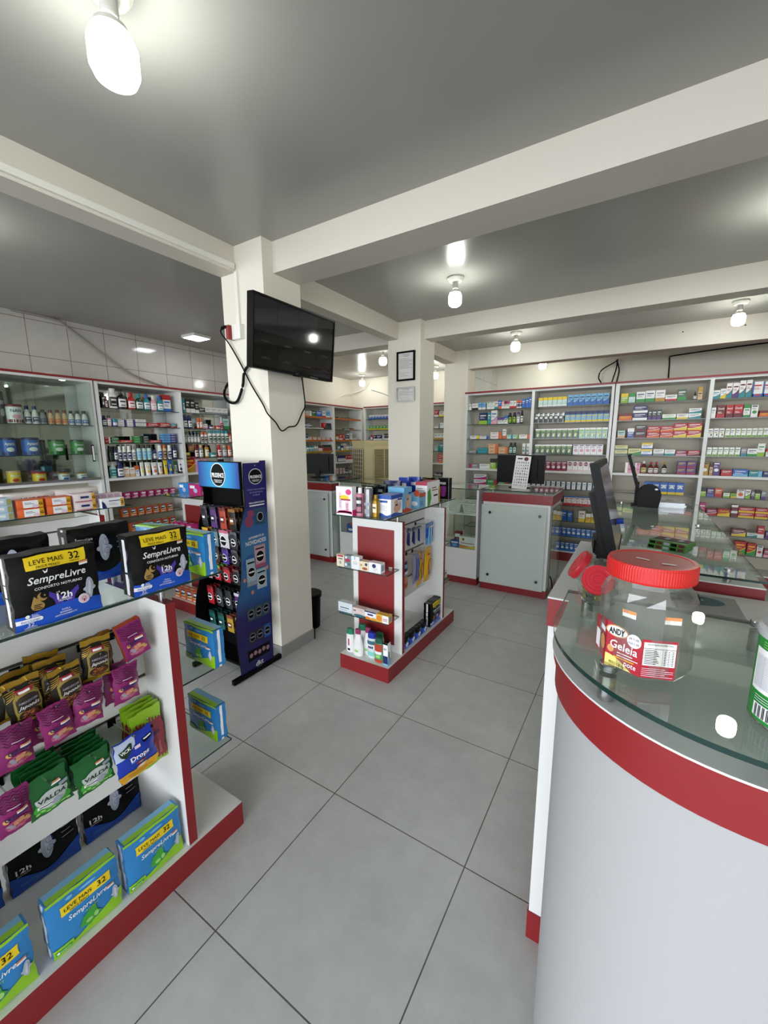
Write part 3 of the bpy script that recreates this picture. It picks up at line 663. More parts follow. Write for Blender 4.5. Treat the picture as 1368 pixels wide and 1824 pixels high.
# stock: shelf -> (style, start along shelf, run width, height, count, stacked)
STOCK = {
 'b1s1':[('wg', -2.056, 0.038, 0.083, 1, 1), ('wk', -2.01, 0.085, 0.087, 1, 1), ('lb', -1.922, 0.047, 0.095, 1, 1), ('lb', -1.87, 0.052, 0.091, 1, 1), ('wl', -1.802, 0.052, 0.097, 1, 1), ('wl', -1.749, 0.05, 0.097, 1, 1), ('wt', -1.697, 0.045, 0.098, 1, 1), ('bo', -1.65, 0.043, 0.11, 1, 1), ('pw', -1.605, 0.035, 0.093, 1, 1), ('rw', -1.569, 0.034, 0.094, 1, 1), ('mw', -1.534, 0.036, 0.095, 1, 1), ('wr', -1.496, 0.043, 0.092, 1, 1), ('wr', -1.452, 0.043, 0.093, 1, 1), ('no', -1.408, 0.031, 0.097, 1, 1), ('no', -1.376, 0.035, 0.095, 1, 1), ('bl', -1.34, 0.043, 0.107, 1, 1), ('bl', -1.296, 0.042, 0.116, 1, 1), ('bl', -1.254, 0.033, 0.131, 1, 1)],
 'b1s2':[('ng', -1.904, 0.112, 0.155, 1, 1), ('te', -1.787, 0.046, 0.152, 1, 1), ('wp', -1.739, 0.082, 0.179, 1, 1), ('wv', -1.65, 0.044, 0.083, 1, 1), ('wv', -1.605, 0.044, 0.085, 1, 1), ('bw', -1.559, 0.047, 0.106, 1, 1), ('kg', -1.507, 0.046, 0.141, 1, 1), ('kg', -1.448, 0.043, 0.143, 1, 1), ('kp', -1.399, 0.044, 0.147, 1, 1), ('kk', -1.349, 0.035, 0.164, 1, 1)],
 'b1s3':[('fy', -2.025, 0.132, 0.046, 1, 1), ('fb', -1.888, 0.132, 0.04, 1, 1), ('fr', -1.739, 0.153, 0.089, 1, 2), ('to', -1.574, 0.049, 0.128, 1, 1), ('ft', -1.518, 0.078, 0.052, 1, 1), ('fl', -1.438, 0.073, 0.051, 1, 1), ('fo', -1.358, 0.145, 0.053, 1, 1)],
 'b1s4':[('sg', -2.051, 0.124, 0.037, 1, 1), ('ftl', -1.915, 0.15, 0.075, 1, 2), ('fsal', -1.761, 0.132, 0.132, 1, 3), ('fsal', -1.622, 0.129, 0.091, 1, 2), ('dt', -1.479, 0.049, 0.147, 1, 1), ('dt', -1.427, 0.045, 0.147, 1, 1), ('wtt', -1.311, 0.047, 0.135, 1, 1), ('wtt', -1.257, 0.043, 0.135, 1, 1)],
 'b1s5':[('pg', -2.024, 0.137, 0.057, 1, 1), ('fw', -1.879, 0.151, 0.064, 1, 1), ('yk', -1.728, 0.08, 0.137, 1, 1)],
 'b1s6':[('pm', -1.949, 0.178, 0.145, 1, 2), ('gb', -1.764, 0.141, 0.076, 1, 1), ('gb', -1.607, 0.135, 0.077, 1, 1)],
 'b2s1':[('wty', -1.137, 0.334, 0.112, 6, 1), ('wbl', -0.798, 0.45, 0.126, 7, 1)],
 'b2s2':[('dgw', -1.168, 0.348, 0.114, 6, 1), ('nlb', -0.814, 0.481, 0.125, 8, 1)],
 'b2s3':[('dgr', -1.153, 0.504, 0.121, 8, 1), ('pgr', -0.646, 0.312, 0.124, 5, 1)],
 'b2s4':[('dgr', -1.149, 0.441, 0.121, 7, 1), ('wpu', -0.698, 0.33, 0.121, 5, 1)],
 'b2s5':[('dpk', -1.129, 0.375, 0.109, 6, 1), ('wrc', -0.749, 0.361, 0.121, 6, 1), ('wgo', -0.383, 0.047, 0.109, 1, 1)],
 'b2s6':[('nwg', -1.176, 0.839, 0.091, 14, 1)],
 'b2s7':[('nw', -0.84, 0.072, 0.109, 1, 1), ('wbr', -0.759, 0.426, 0.117, 7, 1)],
 'b2s8':[('wor', -0.888, 0.1, 0.136, 1, 1), ('blu', -0.781, 0.068, 0.128, 1, 1), ('blu', -0.705, 0.058, 0.119, 1, 1), ('cy', -0.577, 0.075, 0.139, 1, 1), ('yw', -0.496, 0.059, 0.112, 1, 1), ('yw', -0.434, 0.054, 0.121, 1, 1), ('cy', -0.376, 0.051, 0.123, 1, 1)],
 'b2s9':[('bdot', -0.814, 0.448, 0.106, 8, 1)],
 'b2s10':[('bdot', -0.818, 0.377, 0.109, 7, 1)],
 'b3s1':[('yg', -0.231, 0.074, 0.107, 1, 1), ('gp', -0.155, 0.068, 0.105, 1, 1), ('fun', -0.08, 0.086, 0.115, 1, 1), ('fun', 0.008, 0.088, 0.122, 1, 1), ('wgl', 0.099, 0.091, 0.122, 1, 1), ('fwr', 0.192, 0.107, 0.065, 1, 1), ('dgn', 0.299, 0.081, 0.118, 1, 1), ('amb', 0.437, 0.033, 0.089, 1, 1), ('gcr', 0.476, 0.041, 0.129, 1, 1)],
 'b3s2':[('ofl', -0.236, 0.134, 0.08, 1, 1), ('nst', -0.098, 0.142, 0.161, 1, 2), ('dpc', 0.051, 0.034, 0.108, 1, 1), ('dpc', 0.087, 0.044, 0.108, 1, 1), ('dpc', 0.132, 0.044, 0.11, 1, 1), ('fgw', 0.183, 0.125, 0.054, 1, 1), ('fyw', 0.314, 0.103, 0.055, 1, 1), ('ftw', 0.417, 0.11, 0.108, 1, 2)],
 'b3s3':[('ple', -0.232, 0.076, 0.084, 1, 1), ('pbl', -0.134, 0.068, 0.108, 1, 1), ('dst', -0.062, 0.112, 0.141, 1, 2), ('rst', 0.055, 0.121, 0.125, 1, 2), ('rst', 0.179, 0.121, 0.125, 1, 2), ('yst', 0.3, 0.119, 0.153, 1, 2), ('yst', 0.421, 0.126, 0.153, 1, 2)],
 'b3s4':[('pys', -0.246, 0.132, 0.111, 1, 2), ('plg', -0.109, 0.128, 0.075, 1, 1), ('lst', 0.019, 0.107, 0.139, 1, 2), ('fwg', 0.135, 0.102, 0.069, 1, 1), ('fwt', 0.241, 0.097, 0.065, 1, 1), ('dpi', 0.342, 0.101, 0.055, 1, 1), ('frd', 0.447, 0.106, 0.056, 1, 1)],
 'b3s5':[('pks', -0.125, 0.093, 0.121, 1, 2), ('pks', -0.027, 0.053, 0.119, 1, 2), ('rob', 0.032, 0.056, 0.14, 1, 1), ('reb', 0.101, 0.051, 0.132, 1, 1), ('reb', 0.155, 0.046, 0.133, 1, 1), ('brb', 0.23, 0.049, 0.135, 1, 1), ('pus', 0.37, 0.083, 0.142, 1, 2), ('pus', 0.455, 0.083, 0.144, 1, 2)],
 'b3s6':[('bly', 0.082, 0.376, 0.132, 5, 1)],
 'b3s7':[('b3p', -0.26, 0.24, 0.05, 2, 1), ('b3g', 0.02, 0.22, 0.05, 2, 1), ('dpi', 0.27, 0.24, 0.05, 2, 1)],
 'b3s8':[('rst', -0.24, 0.26, 0.09, 2, 2), ('yst', 0.05, 0.46, 0.1, 3, 2)],
 'b3s9':[('ple', -0.22, 0.3, 0.08, 4, 1), ('fwt', 0.12, 0.36, 0.06, 3, 2)],
 'b4s1':[('wte', 0.599, 0.064, 0.086, 1, 1), ('wye', 0.663, 0.049, 0.099, 1, 1), ('wte2', 0.708, 0.048, 0.149, 1, 1), ('wpu2', 0.758, 0.052, 0.149, 1, 1), ('wte2', 0.81, 0.05, 0.169, 1, 1), ('wte2', 0.862, 0.046, 0.171, 1, 1), ('wbr2', 0.913, 0.078, 0.149, 1, 1), ('wbr2', 0.994, 0.078, 0.146, 1, 1)],
 'b4s2':[('wpl', 0.595, 0.052, 0.107, 1, 1), ('dod', 0.653, 0.068, 0.13, 1, 1), ('dor', 0.727, 0.06, 0.129, 1, 1), ('dor', 0.79, 0.073, 0.131, 1, 1), ('wgr2', 0.866, 0.054, 0.127, 1, 1), ('wgc', 0.924, 0.056, 0.117, 1, 1), ('ofl', 0.991, 0.089, 0.06, 1, 1)],
 'b4s3':[('wkc', 0.602, 0.045, 0.089, 1, 1), ('wkc', 0.65, 0.043, 0.091, 1, 1), ('wkc', 0.695, 0.043, 0.089, 1, 1), ('gwc', 0.741, 0.384, 0.086, 9, 1)],
 'b4s4':[('gwc', 0.609, 0.278, 0.091, 6, 1), ('tgr', 0.89, 0.049, 0.085, 1, 1), ('fun', 0.941, 0.079, 0.079, 1, 1), ('twg', 1.018, 0.057, 0.129, 1, 1), ('red1', 1.085, 0.056, 0.078, 1, 1)],
 'b4s5':[('yel', 0.587, 0.06, 0.137, 1, 1), ('ycl', 0.654, 0.03, 0.09, 1, 1), ('puw', 0.683, 0.06, 0.139, 1, 1), ('fr2', 0.754, 0.093, 0.063, 1, 1), ('fb2', 0.85, 0.123, 0.073, 1, 1), ('ft2', 0.978, 0.105, 0.059, 1, 1), ('fk2', 1.087, 0.08, 0.056, 1, 1)],
 'b4s6':[('grn', 0.594, 0.06, 0.087, 1, 1), ('pur', 0.658, 0.065, 0.091, 1, 1), ('ror', 0.725, 0.063, 0.093, 1, 1), ('flg', 0.797, 0.057, 0.047, 1, 1), ('fyg', 0.858, 0.049, 0.046, 1, 1), ('wrd', 0.906, 0.065, 0.09, 1, 1), ('wgf', 0.973, 0.044, 0.093, 1, 1), ('spu', 1.021, 0.029, 0.075, 1, 1), ('grn', 1.051, 0.043, 0.093, 1, 1), ('spu', 1.098, 0.041, 0.085, 1, 1)],
 'b4s7':[('mag', 0.608, 0.058, 0.131, 1, 1), ('mag2', 0.675, 0.091, 0.069, 1, 1), ('adv', 0.769, 0.106, 0.076, 1, 1), ('wdk', 0.881, 0.055, 0.127, 1, 2), ('rys', 0.94, 0.129, 0.109, 1, 2), ('rys', 1.073, 0.101, 0.108, 1, 2)],
 'b4s8':[('wpl', 0.693, 0.087, 0.034, 3, 1), ('ryl', 0.909, 0.118, 0.073, 1, 1), ('tlw', 1.034, 0.084, 0.044, 1, 1), ('rdt', 1.112, 0.056, 0.124, 1, 1), ('prp', 1.177, 0.05, 0.077, 1, 1)],
 'b4s9':[('rg', 0.951, 0.091, 0.14, 1, 1), ('rg', 1.051, 0.073, 0.129, 1, 1), ('wrr', 1.129, 0.05, 0.114, 1, 1), ('dpi', 1.186, 0.063, 0.084, 1, 1)],
 'c1s1':[('dcan', 1.327, 0.055, 0.272, 1, 1), ('nan', 1.375, 0.125, 0.168, 1, 1), ('wbn', 1.505, 0.054, 0.162, 1, 1), ('wbn', 1.561, 0.058, 0.163, 1, 1), ('gbt', 1.618, 0.059, 0.135, 1, 1), ('pbt', 1.683, 0.053, 0.136, 1, 1), ('pbt', 1.739, 0.054, 0.139, 1, 1), ('pbt', 1.795, 0.053, 0.14, 1, 1), ('wbk', 1.851, 0.051, 0.138, 1, 1), ('wbk', 1.905, 0.056, 0.139, 1, 1), ('wbk', 1.964, 0.059, 0.141, 1, 1)],
 'c1s2':[('apt', 1.304, 0.113, 0.159, 1, 1), ('apt', 1.456, 0.134, 0.161, 1, 1), ('gcan', 1.657, 0.131, 0.143, 1, 1), ('gcan', 1.839, 0.122, 0.141, 1, 1)],
 'c1s3':[('ycan', 1.315, 0.103, 0.129, 1, 1), ('rcan', 1.499, 0.111, 0.105, 1, 1), ('ccan', 1.704, 0.094, 0.086, 1, 1), ('ccan', 1.86, 0.089, 0.076, 1, 1)],
 'c2s1':[('ktu', 2.166, 0.035, 0.157, 1, 1), ('drb', 2.199, 0.027, 0.123, 1, 1), ('wbb', 2.236, 0.087, 0.207, 1, 1), ('kbb', 2.325, 0.09, 0.206, 1, 1), ('rmo', 2.427, 0.081, 0.184, 1, 1), ('gmo', 2.511, 0.083, 0.175, 1, 1), ('bmo', 2.598, 0.076, 0.18, 1, 1), ('pmo', 2.677, 0.07, 0.172, 1, 1), ('bmo', 2.751, 0.077, 0.173, 1, 1), ('wrb', 2.832, 0.092, 0.195, 1, 1)],
 'c2s2':[('nvb', 2.152, 0.043, 0.109, 1, 1), ('mxb', 2.198, 0.044, 0.111, 1, 1), ('tej', 2.246, 0.054, 0.079, 1, 1), ('wpx', 2.305, 0.091, 0.073, 1, 3), ('wpx', 2.402, 0.086, 0.077, 1, 3), ('wwx', 2.493, 0.117, 0.084, 1, 2), ('colg', 2.614, 0.138, 0.05, 1, 1), ('colg', 2.757, 0.14, 0.055, 1, 1), ('tex', 2.899, 0.069, 0.048, 1, 1)],
 'c2s3':[('rdx', 2.154, 0.059, 0.066, 1, 2), ('dgx', 2.217, 0.081, 0.063, 1, 2), ('colg', 2.297, 0.145, 0.034, 1, 1), ('grx', 2.45, 0.101, 0.079, 1, 3), ('kkx', 2.555, 0.065, 0.08, 1, 3), ('colg', 2.618, 0.147, 0.034, 1, 1), ('lbx', 2.778, 0.102, 0.111, 1, 4), ('pbx', 2.883, 0.067, 0.112, 1, 4)],
 'c2s4':[('kgr', 2.175, 0.046, 0.154, 1, 1), ('nvd', 2.227, 0.04, 0.153, 1, 1), ('wnd', 2.27, 0.04, 0.157, 1, 1), ('wnd', 2.316, 0.04, 0.159, 1, 1), ('wnd', 2.364, 0.046, 0.161, 1, 1), ('wgd', 2.415, 0.043, 0.153, 1, 1), ('ted', 2.466, 0.053, 0.17, 1, 1), ('ted', 2.526, 0.049, 0.169, 1, 1), ('ted', 2.58, 0.053, 0.17, 1, 1), ('kdd', 2.635, 0.016, 0.169, 1, 1), ('nvj', 2.648, 0.045, 0.115, 1, 1), ('wbd', 2.705, 0.053, 0.164, 1, 1), ('tan', 2.765, 0.049, 0.167, 1, 1), ('wnd', 2.824, 0.052, 0.163, 1, 1), ('nvd', 2.887, 0.051, 0.17, 1, 1)],
 'c2s5':[('mpb', 2.166, 0.07, 0.183, 1, 1), ('nlo', 2.24, 0.071, 0.169, 1, 1), ('whx', 2.309, 0.06, 0.109, 1, 1), ('whx', 2.373, 0.057, 0.101, 1, 1), ('orx', 2.436, 0.042, 0.117, 1, 1), ('tyl', 2.486, 0.047, 0.155, 1, 1), ('tyl', 2.54, 0.069, 0.152, 1, 1), ('tor', 2.614, 0.072, 0.148, 1, 1), ('tbe', 2.69, 0.06, 0.145, 1, 1), ('tye', 2.76, 0.052, 0.166, 1, 1), ('tbl', 2.816, 0.054, 0.171, 1, 1), ('tdg', 2.875, 0.064, 0.149, 1, 1), ('twd', 2.944, 0.057, 0.17, 1, 1)],
 'c2s6':[('pkx', 2.183, 0.704, 0.065, 8, 1)],
 'c2s7':[('onx', 2.235, 0.607, 0.086, 7, 1)],
 'c2s8':[('onx', 2.316, 0.546, 0.091, 6, 1)],
 'c3s1':[('tet', 3.063, 0.045, 0.174, 1, 1), ('kbx', 3.115, 0.059, 0.173, 1, 1), ('kbx', 3.179, 0.06, 0.172, 1, 1), ('kbx', 3.242, 0.053, 0.139, 1, 1), ('klw', 3.293, 0.089, 0.077, 1, 1), ('gwx', 3.386, 0.34, 0.087, 4, 1)],
 'c3s2':[('nvt', 3.058, 0.057, 0.159, 1, 1), ('nvt', 3.12, 0.056, 0.158, 1, 1), ('orb', 3.243, 0.038, 0.136, 1, 1), ('orb', 3.284, 0.04, 0.138, 1, 1), ('whb', 3.328, 0.073, 0.063, 1, 1), ('puj', 3.406, 0.069, 0.049, 1, 1), ('orj', 3.507, 0.074, 0.044, 1, 1), ('pkb', 3.584, 0.05, 0.158, 1, 1), ('gwc2', 3.645, 0.087, 0.139, 1, 1)],
 'c3s3':[('clr', 3.051, 0.225, 0.136, 5, 1), ('crm', 3.282, 0.046, 0.138, 1, 1), ('crm', 3.334, 0.047, 0.139, 1, 1), ('wgc2', 3.388, 0.315, 0.161, 5, 1), ('orr', 3.704, 0.049, 0.142, 1, 1)],
 'c3s4':[('gol', 3.04, 0.074, 0.067, 1, 1), ('mrd', 3.178, 0.056, 0.164, 1, 1), ('tau', 3.239, 0.063, 0.163, 1, 1), ('ambb', 3.323, 0.064, 0.174, 1, 1), ('tej2', 3.384, 0.099, 0.061, 1, 1), ('redb', 3.514, 0.062, 0.162, 1, 1), ('tau', 3.591, 0.073, 0.159, 1, 1), ('orb', 3.674, 0.062, 0.155, 1, 1)],
 'c3s5':[('rgs', 3.052, 0.12, 0.193, 1, 1), ('pks2', 3.175, 0.076, 0.196, 1, 1), ('pks2', 3.256, 0.093, 0.18, 1, 1)],
 'c5s1':[('wor', 5.221, 0.08, 0.053, 1, 1), ('wpl', 5.308, 0.086, 0.097, 1, 1), ('dgn', 5.399, 0.104, 0.108, 1, 1), ('blu', 5.508, 0.16, 0.109, 1, 1), ('wr', 5.673, 0.093, 0.115, 1, 1), ('lb', 5.772, 0.11, 0.119, 1, 1)],
 'c5s2':[('nst', 5.223, 0.16, 0.095, 1, 2), ('fw', 5.387, 0.303, 0.02, 5, 1), ('dor', 5.687, 0.066, 0.108, 1, 1), ('kgr', 5.758, 0.146, 0.105, 4, 1)],
 'c5s3':[('nw', 5.226, 0.057, 0.111, 1, 1), ('wof', 5.285, 0.609, 0.05, 5, 1)],
 'c5s4':[('twb', 5.225, 0.188, 0.096, 3, 1), ('wgd', 5.419, 0.101, 0.113, 2, 1), ('drb', 5.527, 0.109, 0.107, 2, 1), ('dgb', 5.64, 0.248, 0.116, 4, 1)],
 'c5s5':[('blu', 5.714, 0.101, 0.164, 1, 1), ('wor', 5.825, 0.104, 0.177, 1, 1)],
 'c6s1':[('nfl', 6.114, 0.445, 0.033, 4, 1)],
 'c6s2':[('kbx', 6.307, 0.168, 0.026, 2, 1), ('ofl', 6.505, 0.095, 0.032, 1, 1)],
 'c6s3':[('yel', 6.014, 0.113, 0.097, 1, 1), ('rdt', 6.134, 0.104, 0.113, 1, 1), ('frd', 6.242, 0.078, 0.109, 1, 1), ('nw', 6.323, 0.122, 0.095, 1, 1), ('wpl', 6.455, 0.088, 0.133, 1, 1), ('fw', 6.551, 0.154, 0.04, 1, 1)],
 'c6s4':[('kbx', 6.004, 0.064, 0.053, 1, 1), ('twb', 6.082, 0.068, 0.101, 1, 1), ('nvb', 6.162, 0.093, 0.1, 1, 1), ('cy', 6.264, 0.083, 0.134, 1, 1), ('wgd', 6.359, 0.187, 0.1, 3, 1)],
 'c6s5':[('wpl', 5.998, 0.061, 0.108, 1, 1), ('nvj', 6.067, 0.239, 0.116, 5, 1), ('rdt', 6.313, 0.228, 0.121, 3, 1)],
 'c6s6':[('wrx', 5.991, 0.306, 0.102, 3, 1), ('kbx', 6.308, 0.078, 0.103, 1, 1), ('wpl', 6.393, 0.117, 0.046, 1, 1)],
 'c7s1':[('bls', -4.506, 0.617, 0.084, 9, 1)],
 'c7s2':[('gyf', -4.563, 0.674, 0.073, 9, 1)],
 'c7s3':[('nfl', -4.574, 0.09, 0.06, 1, 1), ('redb', -4.475, 0.059, 0.1, 1, 1), ('kbx', -4.413, 0.07, 0.093, 1, 1), ('nw', -4.336, 0.12, 0.098, 1, 1), ('wpl', -4.209, 0.042, 0.099, 1, 1), ('kbx', -4.161, 0.1, 0.118, 2, 1)],
 'c8s1':[('rdt', -3.117, 0.08, 0.115, 1, 1), ('cy', -3.027, 0.093, 0.094, 1, 1)],
 'c8s2':[('fw', -3.112, 0.071, 0.036, 1, 1), ('wpl', -3.033, 0.103, 0.092, 1, 1)],
 'c8s3':[('wgo', -3.11, 0.184, 0.109, 3, 1)],
 'c8s4':[('ft', -3.106, 0.091, 0.087, 1, 1), ('te', -3.009, 0.087, 0.135, 1, 1)],
 'c8s5':[('rst', -3.041, 0.118, 0.152, 1, 2)],
 'c8s6':[('kbx', -3.098, 0.14, 0.05, 2, 1)],
}
# ------------------------------------------------------------------ small packaged goods
def carton(w, d, h, pat, B, C, D, txt='', flatbox=False):
    b = MB(); e = .0
    b.box(-w/2, 0, 0, w/2, d, h, B)
    f = flat(b, (-w/2, 0, 0), (1,0,0), (0,0,1))
    sd = [flat(b, (w/2, 0, 0), (0,1,0), (0,0,1)), flat(b, (-w/2, d, 0), (0,-1,0), (0,0,1))]
    def wrap(z0, z1, c):
        f.rect(0, z0, w, z1, c)
        for q in sd: q.rect(0, z0, d, z1, c)
    tv = .70
    if pat == 1: wrap(0, h*.32, C)
    elif pat == 2: wrap(h*.62, h, C); tv = .45
    elif pat == 3: f.rect(w*.72, 0, w, h, C)
    elif pat == 4: f.ell(w*.5, h*.42, min(w,h*1.2)*.33, min(w,h)*.30, C); tv = .86
    elif pat == 5: f.band(0, w, lambda t: 0, lambda t: h*(.22+.30*t*t), C); f.band(0, w, lambda t: h*(.22+.30*t*t), lambda t: h*(.27+.33*t*t), D)
    elif pat == 6: f.rect(0, 0, w*.28, h, C)
    elif pat == 7: wrap(h*.70, h, C); f.rect(0, 0, w, h*.18, D); tv = .52
    elif pat == 8:
        f.rect(0, h*.42, w*.6, h*.62, C); f.rect(w*.55, h*.70, w, h, C); f.rect(w*.62, 0, w*.95, h*.38, 'g'); tv = .80
    elif pat == 9:
        wrap(h*.84, h, C); f.ell(w*.55, h*.36, w*.22, h*.20, 'y'); f.ell(w*.42, h*.30, w*.15, h*.12, C, 2); f.ell(w*.66, h*.26, w*.15, h*.10, D, 2)
    elif pat == 10: f.ell(w*.5, h*.74, w*.40, h*.20, C); f.rect(w*.1, h*.06, w*.9, h*.14, D)
    elif pat == 11: wrap(h*.86, h, C); wrap(0, h*.24, D); f.ell(w*.5, h*.36, w*.25, h*.10, 'p', 2)
    elif pat == 12: wrap(0, h*.2, C); f.ell(w*.5, h*.55, w*.3, h*.14, D); f.ell(w*.5, h*.48, w*.2, h*.08, B, 2)
    elif pat == 14:
        f.rect(w*.12, h*.30, w*.88, h*.92, C, 1); f.rect(w*.2, h*.62, w*.8, h*.80, D, 2); f.band(w*.12, w*.88, lambda t: h*.34, lambda t: h*(.40+.12*t), 'y', 2); tv = .08
    elif pat == 15:
        f.rect(w*.30, h*.55, w*.9, h*.82, D, 2); f.ell(w*.62, h*.30, w*.24, h*.16, C, 2); f.rect(0, 0, w*.16, h, 'm', 2); tv = .08
    elif pat == 13: f.rect(0, 0, w, h*.2, C); f.rect(0, 0, w*.12, h, C); f.ell(w*.55, h*.12, w*.3, h*.06, D, 2)
    if txt:
        f.text(txt, w*.5, h*.72, min(h*.22, w*.3), D, 3, w=w*.72, bold=.02)
        f.lines(w*.14, h*.36, w*.7, h*.52, 2, D, 3)
    else:
        u1 = w*(.66 if pat == 3 else .86); u0 = w*(.34 if pat == 6 else .12)
        f.rect(u0, h*tv, u1, h*(tv+.09), D, 3)
        f.lines(u0, h*(tv-.2), u0+(u1-u0)*.8, h*(tv-.05), 2, D, 3, .35)
    t = flat(b, (-w/2, 0, h), (1,0,0), (0,1,0)); t.rect(w*.15, d*.35, w*.85, d*.6, D if D != B else C)
    return [('', b)]
def bottle(w, h, sub, B, C, D):
    r = w/2; sy = 1.0 if w < .062 else .7
    b, c = MB(), MB(); n = 20
    gl = lambda k: P(k, True)
    if sub == 'cap':
        b.lathe([(r*.9, 0), (r, h*.03), (r, h*.66), (r*.88, h*.74), (r*.62, h*.78)], n, gl(B), sy)
        c.lathe([(r*.72, h*.775), (r*.72, h*.97), (r*.62, h)], n, gl(C), sy); z1 = h*.62
    elif sub == 'mouth':
        b.lathe([(r*.9, 0), (r, h*.04), (r*.96, h*.3), (r, h*.56), (r*.6, h*.70), (r*.42, h*.76)], n, gl(B), sy)
        c.lathe([(r*.5, h*.75), (r*.5, h*.95), (r*.42, h)], n, gl(C), sy); z1 = h*.52
    elif sub == 'jug':
        b.lathe([(r*.9, 0), (r, h*.04), (r, h*.38), (r*.85, h*.58), (r*.55, h*.76), (r*.45, h*.82)], n, gl(B), sy)
        c.lathe([(r*.56, h*.80), (r*.58, h*.98), (r*.5, h)], n, gl(C), sy); z1 = h*.42
    elif sub == 'pump':
        b.lathe([(r*.9, 0), (r, h*.03), (r, h*.58), (r*.7, h*.68), (r*.4, h*.72)], n, gl(B), sy)
        c.lathe([(r*.42, h*.71), (r*.42, h*.80), (r*.14, h*.82), (r*.14, h*.93), (r*.38, h*.94), (r*.36, h)], n, gl(C), sy)
        c.box(-r*.95, -r*.12, h*.95, 0, r*.12, h*.985, gl(C)); z1 = h*.55
    elif sub == 'syr':
        b.lathe([(r*.92, 0), (r, h*.03), (r, h*.55), (r*.55, h*.72), (r*.36, h*.76), (r*.36, h*.82)], n, gl(B), sy)
        c.lathe([(r*.46, h*.81), (r*.48, h*.97), (r*.42, h)], n, gl(C), sy); z1 = h*.52
    else:
        b.lathe([(r*.92, 0), (r, h*.03), (r, h*.5), (r*.5, h*.62), (r*.4, h*.66)], n, gl(B), sy)
        c.lathe([(r*.5, h*.65), (r*.5, h*.78), (r*.16, h*.80), (r*.2, h*.9), (r*.05, h)], n, gl(C), sy); z1 = h*.48
    f = cylf(b, r*1.012, 0, sy); k = r*1.1
    f.rect(-k, h*.10, k, z1*.92, D); f.rect(-k*.6, z1*.62, k*.6, z1*.76, B if B != D else C, 2); f.rect(-k*.5, z1*.3, k*.5, z1*.38, B if B != D else C, 2)
    return [('', b), ('bottle_cap', c)]
def tube_pack(w, h, B, C, D):
    """squeeze tube standing on its cap: round at the cap, flat crimp at the top"""
    b, c = MB(), MB(); n = 20; r = w*.40; zc = h*.14; vs = []; rings = 6
    for k in range(rings+1):
        t = k/rings; z = zc+(h-zc)*t; a = r*(1-t)+w*.5*t; q = r*(1-t)+.003*t
        for i in range(n): vs.append((a*math.cos(2*PI*i/n), q*math.sin(2*PI*i/n), z))
    b.add(vs, [(k*n+i, k*n+(i+1) % n, (k+1)*n+(i+1) % n, (k+1)*n+i) for k in range(rings) for i in range(n)], P(B, True), True)
    b.add(vs[-n:], [tuple(range(n))], P(B, True))
    def pos(u, v, off):
        t = v/h; a = r*(1-t)+w*.5*t; q = r*(1-t)+.003*t; x = max(-.95, min(.95, u/a))
        return (x*a, -q*math.sqrt(1-x*x)-off-.0006, zc+(h-zc)*t)
    f = Fr(b, pos, 4); f.rect(-w*.24, h*.08, w*.24, h*.3, C); f.rect(-w*.2, h*.5, w*.2, h*.62, D, 2); f.rect(-w*.14, h*.36, w*.14, h*.42, D, 2)
    c.lathe([(r*.94, 0), (r*.98, h*.01), (r*.98, zc), (r*.9, zc+.001)], n, P(C if C != D else B, True))
    return [('', b), ('tube_cap', c)]
def can_pack(w, h, B, C, D, txt):
    b, c = MB(), MB(); r = w/2
    b.lathe([(r*.97, 0), (r, .003), (r, h*.86), (r*.98, h*.87)], 28, P(B, True)); c.lathe([(r*1.02, h*.865), (r*1.02, h*.97), (r*.98, h)], 28, P(C, True))
    f = cylf(b, r, 0); k = r*1.25
    f.rect(-k, h*.03, k, h*.2, C); f.ell(0, h*.34, r*.5, h*.12, D, 2)
    if txt: f.text(txt, 0, h*.66, h*.15, 'N' if B == 'W' else 'W', 3, w=r*1.3, bold=.02)
    else: f.rect(-r*.6, h*.6, r*.6, h*.72, D, 3)
    return [('', b), ('can_lid', c)]
def jar_pack(w, h, B, C, D):
    b, c = MB(), MB(); r = w/2
    b.lathe([(r*.9, 0), (r, h*.08), (r, h*.6), (r*.95, h*.62)], 24, P(B, True)); c.lathe([(r*1.02, h*.61), (r*1.02, h*.95), (r*.96, h)], 24, P(C, True))
    f = cylf(b, r*1.01, 0); f.rect(-r*.9, h*.15, r*.9, h*.5, D)
    return [('', b), ('jar_lid', c)]
_goods = {}
def goods(style, w, h):
    k = (style, round(w, 3), round(h, 3))
    if k not in _goods:
        kind, desc, pat, B, C, D, txt = STY[style]
        if kind == 'carton': parts = carton(w, min(.075, max(.035, w*.8)), h, pat, B, C, D, txt)
        elif kind in ('flat', 'paste'): parts = carton(w, .075 if kind == 'flat' else .045, h, pat, B, C, D, txt)
        elif kind == 'bottle': parts = bottle(w, h, pat, B, C, D)
        elif kind == 'tube': parts = tube_pack(w, h, B, C, D)
        elif kind == 'can': parts = can_pack(w, h, B, C, D, txt)
        else: parts = jar_pack(w, h, B, C, D)
        _goods[k] = [(n, m.mesh(n or style)) for n, m in parts]
    return _goods[k]
GNAME = {'carton': ('medicine_carton', 'box'), 'flat': ('medicine_box', 'box'), 'paste': ('toothpaste_box', 'box'), 'bottle': ('toiletry_bottle', 'bottle'), 'tube': ('cream_tube', 'tube'), 'can': ('formula_can', 'can'), 'jar': ('cream_jar', 'jar')}
def put_goods(style, w, h, loc, rz, label, group=None):
    nm, cat = GNAME[STY[style][0]]; g = goods(style, w, h)
    o = obj(nm, g[0][1], loc=loc, rz=rz); tag(o, label, cat, group)
    for n, me in g[1:]: obj(n, me, o)
    return o

